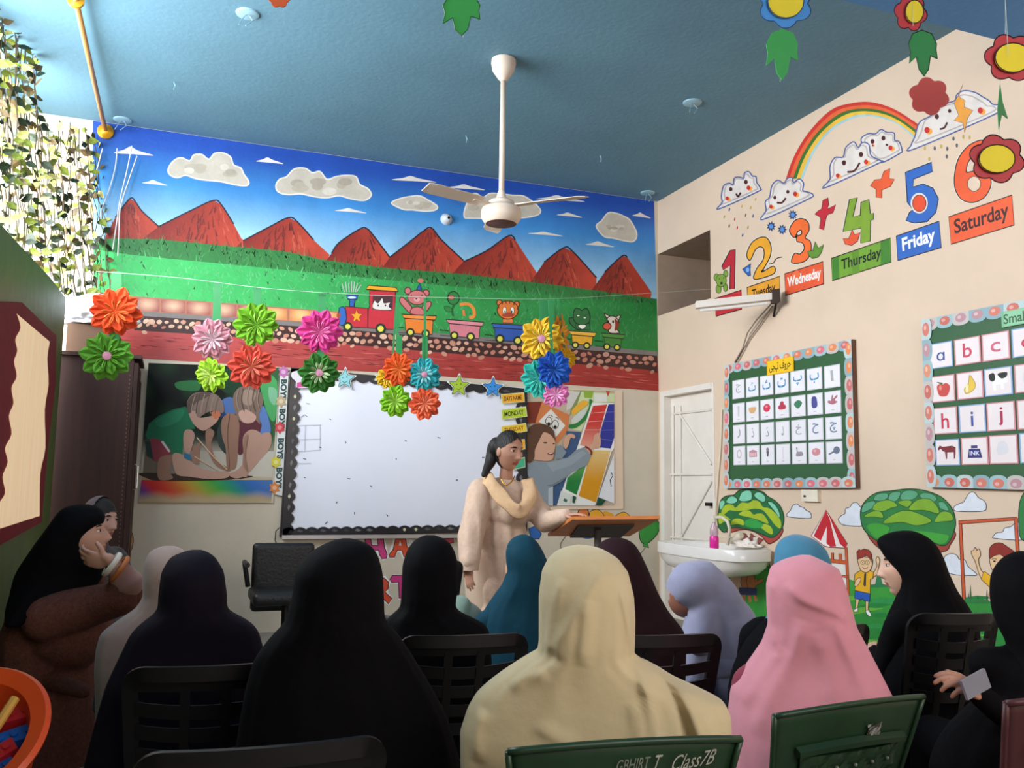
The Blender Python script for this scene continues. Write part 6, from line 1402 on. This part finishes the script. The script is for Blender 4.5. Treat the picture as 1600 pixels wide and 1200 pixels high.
# ================================================================ lectern
m_wood = mat('orange_wood', 'C8763A', .4, var=.14, scale=5, stretch=(.4, 6, 6)); m_steel = mat('grey_steel', '6A6460', .4, metal=.5)
A, Bp, Cc, Dd = atD(894, 812, 5.12), atD(1031, 811, 5.12), atD(984, 838, 5.5), atD(856, 838, 5.5)
lec = thing('lectern', 'wooden reading stand on a grey steel post beside the teacher', 'lectern', ((A.x+Cc.x)/2, (A.y+Cc.y)/2, 0))
nrm = (Bp-A).cross(Dd-A).normalized(); nrm = nrm if nrm.z > 0 else -nrm
G().prism([A, Bp, Cc, Dd], nrm*.02).build('board', m_wood, lec)
q = lambda u, v, o: (A*(1-u)+Bp*u)*(1-v)+(Dd*(1-u)+Cc*u)*v-nrm*o
G().prism([q(.16, .30, .001), q(.80, .26, .001), q(.88, .97, .001), q(.26, .97, .001)], -nrm*.012).build('bracket_plate', mat('dark_bracket', '2E1A16', .5), lec)
pc = q(.45, .5, .01); G().tube([(pc.x, pc.y, pc.z), (pc.x, pc.y, .04)], .022, 12).build('post', m_steel, lec, smooth=True)
G().lathe([(.2, 0), (.2, .012), (.03, .04)], 28, Matrix.Translation((pc.x, pc.y, 0))).build('base_plate', m_steel, lec)
t = thing('papers', 'small stack of white papers lying on the reading stand', 'papers', tuple(q(.5, .3, -.03)))
for k in range(3): G().prism([q(.25+.01*k, .12, -.021-.004*k), q(.72, .10+.02*k, -.021-.004*k), q(.74, .55, -.021-.004*k), q(.27, .57, -.021-.004*k)], nrm*.003).build('sheet', mat('white_paper', 'D8D8D4', .6), t)
# ================================================================ ceiling fan
m_fan = mat('cream_enamel', 'DCC8B4', .35, var=.03)
Pf = onZ(787, 93, H); fy = Pf.y; zt_, zb_ = onY(787, 305, fy).z, onY(787, 354, fy).z; sc_ = (Pf-CAM).dot(FW)/FOC; sb = (Vector((Pf.x, fy, zb_))-CAM).dot(FW)/FOC
fan = thing('ceiling_fan', 'cream ceiling fan hanging on a long rod before the mural', 'fan', (Pf.x, Pf.y, H)); MF = Matrix.Translation((Pf.x, Pf.y, 0))
h_ = zt_-zb_
smooth_obj(G().lathe([(.006, H), (19*sc_, H-.004), (19.5*sc_, H-.03), (17*sc_, H-.08), (9*sc_, H-.13), (5*sc_, H-.15), (.006, H-.15)][::-1], 32, MF).build('canopy', m_fan, fan), 40)
G().tube([(Pf.x, fy, H-.12), (Pf.x, fy, zt_)], 4.3*sc_, 16).build('rod', m_fan, fan, smooth=True)
zm = zb_+.07
smooth_obj(G().lathe([(.01, zt_+.03), (5*sb, zt_+.025), (9*sb, zt_-.03), (17*sb, zm+.10), (20*sb, zm+.09), (21*sb, zm+.07), (30*sb, zm+.045), (32*sb, zm+.015), (31.5*sb, zm-.015), (26*sb, zm-.05), (24*sb, zm-.055)][::-1], 40, MF, cap=False).build('motor_housing', m_fan, fan), 35)
smooth_obj(G().lathe([(.001, zm-.062), (20*sb, zm-.06), (24.5*sb, zm-.052)], 40, MF, cap=False).build('bottom_plate', mat('brown_plate', '5A2A20', .4), fan), 35)
va = math.atan2(Pf.x, Pf.y)
for k in range(3):
    a = -va+PI/2+2*PI*k/3+.12; M = MF @ Matrix.Translation((0, 0, zm+.06)) @ Matrix.Rotation(a, 4, 'Z')
    V = []; F = []
    for i in range(9):
        r = .16+i*.052; w_ = lerp(.05, .062, i/8) if i < 8 else .045
        for s in (-1, 1):
            for d in (0, .004): V.append(tuple(M @ Vector((r, s*w_, .012*s+d))))
    for i in range(8): a0 = 4*i; b0 = a0+4; F += [(a0, a0+2, b0+2, b0), (a0+1, b0+1, b0+3, a0+3), (a0, b0, b0+1, a0+1), (a0+2, a0+3, b0+3, b0+2)]
    F += [(0, 1, 3, 2), (32, 34, 35, 33)]
    b = mesh('blade', V, F, m_fan, fan); G().box(.09, -.02, -.004, .22, .02, .004, M=M).build('blade_bracket', m_fan, b)
# ================================================================ ceiling fittings
m_cap = mat('ceiling_cap_paint', '8AAEBE', .5)
for (x, y), lab in (((387, 21), 'round junction cap on the ceiling, upper left with dangling wires'), ((192, 187), 'round junction cap on the ceiling near the brass rod end'), ((1082, 160), 'round junction cap on the ceiling right of the fan'), ((1012, 301), 'round junction cap on the ceiling at the far right corner')):
    p = onZ(x, y, H); t = thing('junction_cap', lab, 'ceiling cap', tuple(p), group='ceiling junction caps')
    smooth_obj(G().lathe([(.001, -.012), (.05, -.014), (.066, -.008), (.07, 0)], 24, Matrix.Translation(p)).build('cover', m_cap, t)); r = .012
    for k in (-1, 1): G().tube([p+Vector((k*.01, 0, -.012)), p+Vector((k*.03, -.02, -.05)), p+Vector((k*.02-.03, -.04, -.10))], .003, 5).build('wire', m_cap, t)
for (x, y), lab in (((430, -4), None), ((728, 212), 'tiny white thread end hanging from the ceiling left of the fan rod'), ((938, 243), 'tiny white thread end hanging from the ceiling right of the fan'), ((272, 128), 'tiny white thread end hanging from the ceiling at left')):
    if lab: p = onZ(x, y, H); tag(G().tube([p, p+Vector((.01, 0, -.03)), p+Vector((0, -.01, -.06))], .004, 5).build('thread_end', m_cap), lab, 'thread')
# brass rod to the front wall
m_rod = mat('brass_pink_rod', 'C89058', .3, metal=.3); p0 = FWALL(165, 206, .01); p1 = onX(118, -2, p0.x-.03); p2_ = p0+(p1-p0)*1.25
rod = thing('curtain_rod', 'long brass coloured rod running from the mural towards the camera', 'rod', tuple(p0))
G().tube([p0, p2_], .017, 12).build('rod', m_rod, rod, smooth=True)
Mx = Matrix.Translation(p0) @ (p2_-p0).to_track_quat('Z', 'Y').to_matrix().to_4x4(); smooth_obj(G().lathe([(.001, -.005), (.058, -.004), (.06, .015), (.035, .04), (.02, .05)], 24, Mx).build('wall_flange', mat('gold_flange', 'D8981E', .3, metal=.4), rod), 40)
Mx = Matrix.Translation(p1+Vector((0, .02, 0))) @ (p2_-p0).to_track_quat('Z', 'Y').to_matrix().to_4x4(); smooth_obj(G().lathe([(.02, -.02), (.045, -.01), (.045, .01), (.02, .02)], 24, Mx, cap=False).build('ring', mat('gold_flange'), rod), 40)
# security camera on the mural
pcam = FWALL(697, 343); t = thing('security_camera', 'small white dome security camera on the painted sky', 'camera', tuple(pcam)); Mx = Matrix.Translation(pcam) @ Matrix.Rotation(PI/2, 4, 'X')
smooth_obj(G().lathe([(.052, .0), (.052, .015), (.04, .03), (.036, .045), (.022, .06), (.001, .064)], 24, Mx).build('housing', mat('grey_white_plastic', 'C0C4C8', .4), t)); smooth_obj(G().lathe([(.012, .058), (.012, .068), (.001, .069)], 16, Matrix.Translation((.006, 0, 0)) @ Mx).build('lens', mat('black_gloss'), t))
# loose white wires at the mural's left
for i, pts in enumerate((((183, 232), (180, 262), (170, 298), (158, 330), (150, 370)), ((206, 228), (198, 268), (188, 310), (182, 350), (176, 390)), ((214, 244), (200, 285), (188, 325), (186, 360), (184, 400)), ((160, 232), (150, 270), (138, 305), (126, 345), (108, 420)))):
    tag(G().tube(cat([tuple(FWALL(x, y, .05+.02*i)) for x, y in pts], False, 4), .005, 5).build('wire', mat('white_wire', 'D0D0D4', .5)), 'thin white wire dangling over the left end of the mural', 'wire', 'loose wires by the mural')
# ================================================================ wardrobe with box and bag
m_ward = mat('dark_brown_wood', '3A201A', .65, var=.25, scale=4, stretch=(8, 8, .5)); YW = 6.80
wx0 = -1.0; wx1 = onY(208, 700, YW).x; wz = onY(150, 557, YW).z
wr = thing('wardrobe', 'dark brown wooden wardrobe in the corner by the green partition', 'wardrobe', ((wx0+wx1)/2, (YW+7.38)/2, 0))
G().box(wx0, YW, .02, wx1-.03, 7.38, wz).build('body', m_ward, wr)
for y0, y1 in ((YW+.005, (YW+7.38)/2-.003), ((YW+7.38)/2+.003, 7.375)):
    d = G().box(wx1-.028, y0, .05, wx1, y1, wz-.03).build('door', m_ward, wr); g = G(); g.box(wx1, y0+.05, .15, wx1+.008, y1-.05, wz-.12); g.build('raised_panel', m_ward, d)
hz = onY(201, 745, YW).z; G().tube([(wx1+.005, YW+.26, hz-.09), (wx1+.03, YW+.26, hz-.08), (wx1+.03, YW+.26, hz+.08), (wx1+.005, YW+.26, hz+.09)], .006, 8).build('handle', mat('chrome', 'C0C0C0', .15, metal=1), wr)
g = G()
for k in range(60): z = .2+k*(wz-.3)/60; g.box(wx1-.055, YW-.004, z, wx1-.047, YW, z+.012)
g.build('beaded_trim', mat('brown_trim', '6A4A3C', .5), wr, kind='stuff')
smooth_obj(G().box(wx0-.0, YW-.02, wz, wx1+.02, 7.385, wz+.025).build('cornice', m_ward, wr))
m_card = mat('cardboard', '6E5240', .8, var=.08); b0 = onY(106, 505, YW+.1); b1_ = onY(166, 556, YW+.1)
bx = thing('cardboard_box', 'brown cardboard box on top of the wardrobe', 'box', ((b0.x+b1_.x)/2, YW+.3, wz+.026)); G().box(b0.x, YW+.08, wz+.026, b1_.x+.04, YW+.45, b0.z).build('carton', m_card, bx)
G().box(b0.x-.002, YW+.24, b0.z, b1_.x+.042, YW+.29, b0.z+.002).build('tape', mat('tape', '8A6A4A', .3), bx)
c0 = onY(160, 490, YW+.15); bm = bmesh.new(); bmesh.ops.create_icosphere(bm, subdivisions=5, radius=1)
for v in bm.verts:
    n_ = noise.fractal(v.co*1.6, .9, 2, 5); r_ = noise.ridged_multi_fractal(v.co*2.2, .8, 2, 4, .9, 2); v.co = Vector((v.co.x*.27, v.co.y*.16, v.co.z*.12))*(1+.25*n_+.08*r_); v.co.z = max(v.co.z, b0.z+.006-c0.z); v.co += c0
me = bpy.data.meshes.new('plastic_bag'); bm.to_mesh(me); bm.free(); me.materials.append(mat('white_plastic_bag', 'E4E4EA', .3, var=.03)); me.polygons.foreach_set('use_smooth', [True]*len(me.polygons))
tag(link('plastic_bag', me), 'crumpled white plastic bag lying on the cardboard box', 'bag')
# ================================================================ ivy over the opening
def leaf_mesh(k):
    o = [(0, 0), (.15, .22), (.42, .33), (.72, .2), (1, 0), (.72, -.2), (.42, -.33), (.15, -.22)]; V = [(x, y, .12*abs(y)) for x, y in o]+[(.45, 0, -.03)]
    me = bpy.data.meshes.new('leaf'); me.from_pydata(V, [], [(i, (i+1) % 8, 8) for i in range(8)])
    me.materials.append((mat('ivy_dark', '23331A', .5, var=.3), mat('ivy_olive', '7E8A30', .5, var=.3), mat('ivy_pale', 'C4BC70', .5, var=.3), mat('ivy_brown', '5E4A26', .5, var=.2))[k]); return me
LM = [leaf_mesh(k) for k in range(4)]; rg = random.Random(21); m_stem = mat('ivy_stem', '4A3A24', .6)
NS = 40
for s_ in range(NS):
    t = s_/(NS-1)
    xe = lerp(-6, 186, t)+rg.uniform(-3, 3); ye_ = interp(xe, [(0, 345), (43, 392), (78, 430), (105, 462), (190, 478)])
    if t < .42: xs, ys_ = lerp(-22, 58, (t/.42))+rg.uniform(-6, 4), -20
    else: xs = lerp(50, 150, ((t-.42)/.58)**.85)+rg.uniform(-4, 4); ys_ = lerp(185, 208, (t-.42)/.58)+rg.uniform(-6, 22)
    if t < .42 and xs > 35: ys_ = rg.choice((-20, 20, 60))
    dep = lerp(5.25, 6.95, t); pa, pb = atD(xs, ys_, dep), atD(xe, ye_, dep)
    L_ = (pa-pb).length; th_ = thing('ivy_garland', 'strand of artificial ivy hanging in the bright opening over the green partition', 'ivy', tuple(pa), group='artificial ivy strands')
    n = 10; pts = [pa.lerp(pb, i/n)+Vector((rg.uniform(-.02, .02), rg.uniform(-.02, .02), 0)) for i in range(n+1)]; c = cat([tuple(p) for p in pts], False, 2)
    g = G(); g.tube(c, .004, 4); g.build('stem', m_stem, th_)
    nl = int(L_/(lerp(.056, .10, t)))
    for i in range(nl):
        f_ = (i+.5)/nl*(len(c)-1); a = int(f_); p = Vector(c[a]).lerp(Vector(c[min(a+1, len(c)-1)]), f_-a)
        o = bpy.data.objects.new('leaf', LM[rg.choices((0, 1, 2, 3), (5, 4, 2.6, 2) if t < .5 else (4, 3.5, 2.6, 2.4))[0]]); C.objects.link(o); o.parent = th_; o.location = p-pa
        o.rotation_euler = (rg.uniform(.9, 2.2), rg.uniform(-.8, .8), rg.uniform(0, 6.28)); k = rg.uniform(.06, .09); o.scale = (k, k, k)
# ================================================================ hanging paper rosettes
def petal(L, wd, tip=.5, up_=0.0, cup=.25):
    """folded paper petal along +X, ridge in the middle"""
    V = []; F = []; n = 7
    for i in range(n+1):
        t = i/n; w_ = wd*(math.sin(min(1, t*1.25)*PI/2)**1.1)*(1 if t < .72 else max(.0, 1-((t-.72)/.28)**1.7*(1-tip*.3))); x = t*L
        for s, zz in ((-1, -.0), (-.5, cup*w_*.7), (0, -.25*cup*w_), (.5, cup*w_*.7), (1, 0)): V.append((x, s*w_, zz+up_*t*t*L))
    for i in range(n):
        for k in range(4): a = i*5+k; F.append((a, a+1, a+6, a+5))
    me = bpy.data.meshes.new('petal'); me.from_pydata(V, [], F); return me
PET = {}
def petmesh(kind, m):
    k = (kind, m.name)
    if k not in PET: me = petal(*{'o': (1.06, .30, .5, .05, .28), 'm': (.84, .23, .5, .20, .35), 'i': (.55, .075, .3, .42, 1.3)}[kind]); me.materials.append(m); PET[k] = me
    return PET[k]
m_ctr = mat('pink_foam_dot', 'C88AA0', .7)
m_rib = mat('green_ribbon', '1E7A40', .5)
def rosette(label, x, y, r, dep, col, light=None, ctr=False, rib=None, rot=(0, 0), npet=10, inner=True):
    p = atD(x, y, dep); R_ = r*dep/FOC; light = light or mixhex(col)
    m1 = mat('paper_'+col, col, .85, var=.06, scale=3); m2 = mat('paper_'+light, light, .85, var=.05, scale=3)
    t = thing('paper_flower', label, 'paper flower', tuple(p), group='hanging paper flowers')
    d = (CAM-p).normalized(); q = d.to_track_quat('Z', 'Y').to_matrix().to_4x4() @ Matrix.Rotation(rot[0], 4, 'X') @ Matrix.Rotation(rot[1], 4, 'Y')
    rg = random.Random(int(x*3+y))
    for kind, n, m, z0 in (('o', npet, m1, -.12), ('m', npet-2, m1, .0))+((('i', npet, m2, .10),) if inner else ()):
        for k in range(n):
            o = bpy.data.objects.new('petal', petmesh(kind, m)); C.objects.link(o); o.parent = t
            a = 2*PI*k/n+(.3 if kind == 'm' else 0)+rg.uniform(-.06, .06); kk = R_*rg.uniform(.93, 1.05)
            o.matrix_local = q @ Matrix.Rotation(a, 4, 'Z') @ Matrix.Translation((0, 0, z0*R_)) @ Matrix.Rotation(rg.uniform(-.14, .06), 4, 'Y') @ Matrix.Rotation(rg.uniform(-.25, .25), 4, 'X') @ Matrix.Scale(kk, 4)
    if ctr:
        g = G(); g.lathe([(.001, .18*R_+.006), (.17*R_, .18*R_+.003), (.19*R_, .16*R_), (.1*R_, .1*R_)], 16, q); mesh('centre', g.v, g.f, m_ctr, t, local=True)
    if rib:
        x0, y0, x1, y1, w_ = rib; a, b = atD(x0, y0, dep+.02), atD(x1, y1, dep+.02); h = Vector((RT.x, RT.y, 0)).normalized()*(w_*dep/FOC/2)
        G().prism([a-h, a+h, b+h, b-h], (0, .002, 0)).build('ribbon', m_rib, t)
FD = 5.0
rosette('orange paper flower at far left before the white bag', 180, 487, 37, FD, 'DC4A1A', 'EC7A3A', rib=(182, 424, 182, 470, 16))
rosette('green paper flower hanging below the far left orange one', 167, 556, 37, FD, '4E8E22', '5E9E2C', ctr=True, rib=(182, 425, 178, 545, 16))
rosette('pale pink paper flower over the left poster', 332, 530, 31, FD, 'CE8E9A', 'E4CCD2', rib=(340, 440, 340, 510, 11))
rosette('small lime paper flower turned sideways on the left poster', 330, 586, 28, FD, '9ACC2E', 'CCE07A', rot=(.2, -.6), rib=(336, 439, 331, 570, 4))
rosette('apple green paper flower, first of the upper row right of pale pink', 401, 508, 33, FD, '6CA81C', '8CC040', rib=(402, 450, 402, 490, 13))
rosette('coral paper flower hanging below the apple green one', 393, 573, 34, FD, 'D04A38', 'E08066', rib=(400, 449, 396, 560, 4))
rosette('magenta paper flower over the whiteboard left corner', 500, 519, 33, FD, 'D03A86', 'E27AAE', rib=(503, 460, 503, 500, 12))
rosette('dark green paper flower with pink centre below the magenta one', 499, 583, 31, FD, '2C6A1E', 'A8BC8C', ctr=True, rib=(503, 458, 500, 570, 12))
rosette('orange paper flower in the middle of the upper row', 623, 577, 26, FD, 'DC5218', 'EC8A3E', rib=(624, 524, 624, 560, 9))
rosette('small yellow paper flower peeping out behind the middle orange one', 607, 590, 18, FD+.06, 'E0B41E', 'F0D45A', rib=(620, 463, 612, 585, 3))
rosette('teal paper flower with pink centre over the whiteboard top', 663, 585, 26, FD, '2C9AA0', '8CCCCC', ctr=True, rib=(664, 526, 664, 566, 9))
rosette('lime paper flower hanging below the middle orange one', 618, 627, 25, FD, '7AB81E', 'B0D85A', rib=(622, 463, 619, 620, 4))
rosette('orange red paper flower hanging below the teal one', 664, 631, 25, FD, 'DC5A34', 'EC8E6A', rib=(664, 465, 664, 625, 4))
rosette('yellow paper flower with pink centre, top of the right cluster', 846, 529, 33, FD, 'D8AA24', 'E8D25A', ctr=True, rib=(850, 468, 850, 510, 14))
rosette('amber paper flower seen edge-on behind the yellow one', 872, 524, 32, FD+.12, 'CE8420', 'E8A83A', rot=(0, 1.15), rib=(866, 466, 870, 515, 3))
rosette('blue paper flower in the right cluster', 866, 578, 29, FD-.06, '1C56B8', '3A74CC', rot=(0, .3), rib=(858, 468, 864, 575, 4))
rosette('turquoise paper flower left of the blue one', 844, 592, 31, FD+.04, '1E9A8A', '5CC4B4', rot=(0, -.3), rib=(846, 468, 845, 588, 4))
rosette('small yellow paper flower at the right of the blue one', 884, 560, 17, FD+.1, 'DCA81E', 'F0CC4A', rib=(872, 466, 883, 555, 3))
rosette('pink paper flower, lowest of the right cluster', 869, 617, 21, FD-.03, 'E080B8', 'F0B8DA', rib=(862, 468, 869, 612, 4))
G_ = G().prism([atD(x, y, FD+.1) for x, y in ((850, 470), (856, 470), (866, 505), (864, 520), (838, 520), (842, 500))], (0, .003, 0)); tag(G_.build('paper_cone', mat('patterned_green_paper', '3E7A48', .5, var=.4, scale=30)), 'green patterned paper tag above the right flower cluster', 'paper decoration')
m_line = mat('nylon_line', 'A8B4A8', .4)
tag(G().tube(cat([tuple(atD(x, y, d)) for x, y, d in ((150, 424, FD), (280, 434, FD), (402, 449, FD), (520, 458, FD), (664, 464, FD), (850, 467, FD+.02), (1000, 459, 5.4), (1110, 452, 5.75))], False, 4), .0014, 4).build('nylon_line', m_line), 'thin nylon line strung across the room carrying the paper flowers', 'line')
# ================================================================ cut-out mobiles hanging from the ceiling
def cutout(par, name, pts, dep, col, edge=None, th=.004, T=(0, 0, 1), off=0):
    P = [atD(T[0]+x/T[2], T[1]+y/T[2], dep-off) for x, y in pts]; g = G().prism(P, Vector((FW.x, FW.y, 0)).normalized()*th); g.build(name, mat('card_'+col, col, .6, var=.05), par)
    if edge: g = G(); g.tube(P+[P[0]], .0022, 4); g.build('outline', mat('card_'+edge, edge, .6), par)
def flower6(cx, cy, rx, ry, n=6, a0=0): return [(cx+rx*(.80+.20*abs(math.cos((a-a0)*n/2)))*math.cos(a), cy+ry*(.80+.20*abs(math.cos((a-a0)*n/2)))*math.sin(a)) for a in np.linspace(0, 2*PI, 73)[:-1]]
LEAF = [(0, 0), (.35, .08), (.5, .3), (.47, .42), (.5, .62), (.26, .55), (.17, .85), (0, 1), (-.17, .85), (-.24, .58), (-.5, .72), (-.44, .48), (-.5, .3), (-.33, .08)]
def leafp(cx, y0, w_, h_, sk=0): return [(cx+x*w_+sk*y, y0+y*h_) for x, y in LEAF]
def mobile(label, dep, items, thread):
    p0 = atD(*thread[0], dep); d0 = ray(*thread[0])
    zc = H if p0.y > YC else H-slope*(YC-p0.y)
    t = thing('mobile', label, 'mobile', tuple(p0)); top_ = Vector((p0.x, p0.y, zc))
    G().tube([top_, p0]+[atD(x, y, dep+.012) for x, y in thread[1:]], .0008, 4).build('thread', m_line, t)
    for k, (nm, pts, col, edge, off) in enumerate(items): cutout(t, nm, pts, dep, col, edge, off=off)
mobile('blue card flower with yellow centre and green leaf hanging from the ceiling', 3.3, [('flower', flower6(1227, 6, 43, 38, 6, .5), '3E8CD8', '1A3A5A', 0), ('flower_centre', ell(1228, 2, 28, 26), 'E0CC24', '1A3A5A', .01), ('leaf', leafp(1222, 45, 50, 80), '2E9A4A', None, 0)], [(1222, -30), (1222, 45), (1219, 128)])
mobile('red card flower with yellow centre, green leaf and a plain red flower below', 3.3, [('flower', flower6(1423, 20, 26, 29, 6, .2), 'B4303A', '2A1A1A', 0), ('flower_centre', ell(1429, 18, 14, 18), 'E0CC24', '2A1A1A', .01), ('leaf', leafp(1440, 47, 44, 72, 4), '1E8040', '1A3A24', 0), ('lower_flower', flower6(1452, 150, 32, 30, 6, .3), 'C04A46', None, 0)], [(1424, -30), (1437, 47), (1447, 120)])
mobile('two red card flowers with yellow centres and an edge-on leaf at the right edge', 2.9, [('flower', flower6(1580, 90, 42, 38, 6, .1), 'B4303A', '2A1A1A', 0), ('flower_centre', ell(1583, 90, 28, 23), 'E4D020', '2A1A1A', .01), ('leaf', [(1563, 132), (1567, 160), (1575, 185), (1566, 178), (1561, 202), (1559, 170)], '2E7A40', None, 0), ('lower_flower', flower6(1558, 248, 44, 38, 6, .3), 'B4343C', '2A1A1A', 0), ('lower_flower_centre', ell(1558, 248, 28, 22), 'E4D020', '2A1A1A', .01)], [(1571, 0), (1571, 55), (1562, 132), (1561, 212)])
mobile('green card leaf hanging from the ceiling at top centre', 3.0, [('leaf', leafp(721, -12, 58, 68), '36A04A', '1E5A2C', 0)], [(721, -14), (724, 58)])
mobile('orange card flower just entering the frame at the top left', 3.0, [('flower', flower6(436, -2, 17, 14), 'CE5A2A', None, 0)], [(436, -10), (436, 0)])
# ================================================================ table with the orange toy tub
tp = atD(-70, 1200, 1.55); m_tab = mat('table_wood', '5A4030', .5, var=.2)
tz = tp.z-.10
tb_ = thing('low_table', 'low brown wooden table at the left edge, mostly out of view', 'table', (tp.x, tp.y, 0)); G().box(tp.x-.35, tp.y-.25, tz-.03, tp.x+.02, tp.y+.25, tz).build('tabletop', m_tab, tb_)
for sx in (-.32, -.01):
    for sy in (-.22, .22): G().box(tp.x+sx-.02, tp.y+sy-.02, 0, tp.x+sx+.02, tp.y+sy+.02, tz-.03).build('leg', m_tab, tb_)
m_or = mat('orange_plastic', 'C8481A', .35, var=.04)
tc_ = atD(-62, 1166, 1.5); tub = thing('toy_tub', 'orange plastic tub holding blue and red toy bricks, lower left corner', 'tub', tuple(tc_))
Mt = Matrix.Translation(tc_) @ Matrix.Rotation(math.radians(40), 4, Vector((1, 0, 0))) @ Matrix.Rotation(math.radians(-12), 4, 'Y')
smooth_obj(G().lathe([(.001, -.10), (.085, -.10), (.125, .0), (.142, .012), (.145, .02), (.138, .028), (.112, .02), (.105, .0), (.08, -.085), (.001, -.085)], 48, Mt, cap=False).build('shell', m_or, tub), 45)
mb, mr_ = mat('blue_brick', '1E56A8', .35), mat('red_brick', 'A82026', .35)
for k, (x, y, z, a, m, nm) in enumerate(((.075, .02, 0, .2, mb, 'blue'), (.068, .055, .012, .1, mr_, 'red'), (.05, -.02, .01, .5, mr_, 'red'), (.06, -.055, .0, 1.0, mb, 'blue'), (.0, .03, .01, .3, mb, 'blue'), (-.05, 0, .0, .8, mr_, 'red'))):
    M = Mt @ Matrix.Translation((x, y, z-.035)) @ Matrix.Rotation(a, 4, 'Z'); b = thing('toy_brick', '%s plastic toy brick in the orange tub, %s' % (nm, ('upper right', 'topmost', 'middle', 'lowest', 'cropped by the left edge', 'outside the left edge')[k]), 'toy brick', tuple(M.translation), group='toy bricks in the tub')
    G().box(-.035, -.014, -.012, .035, .014, .012, M=M).build('block', m, b)
    for i in (-1, 0, 1): G().lathe([(.006, .012), (.006, .017), (.001, .017)], 10, M @ Matrix.Translation((i*.022, 0, 0))).build('knob', m, b)
tag(G().tube([Mt @ Vector((.085, .05, .035)), Mt @ Vector((.02, -.11, .03))], .008, 8).build('stick', mat('ochre_wood', 'B88A3A', .5)), 'ochre wooden stick lying across the toy tub', 'stick')
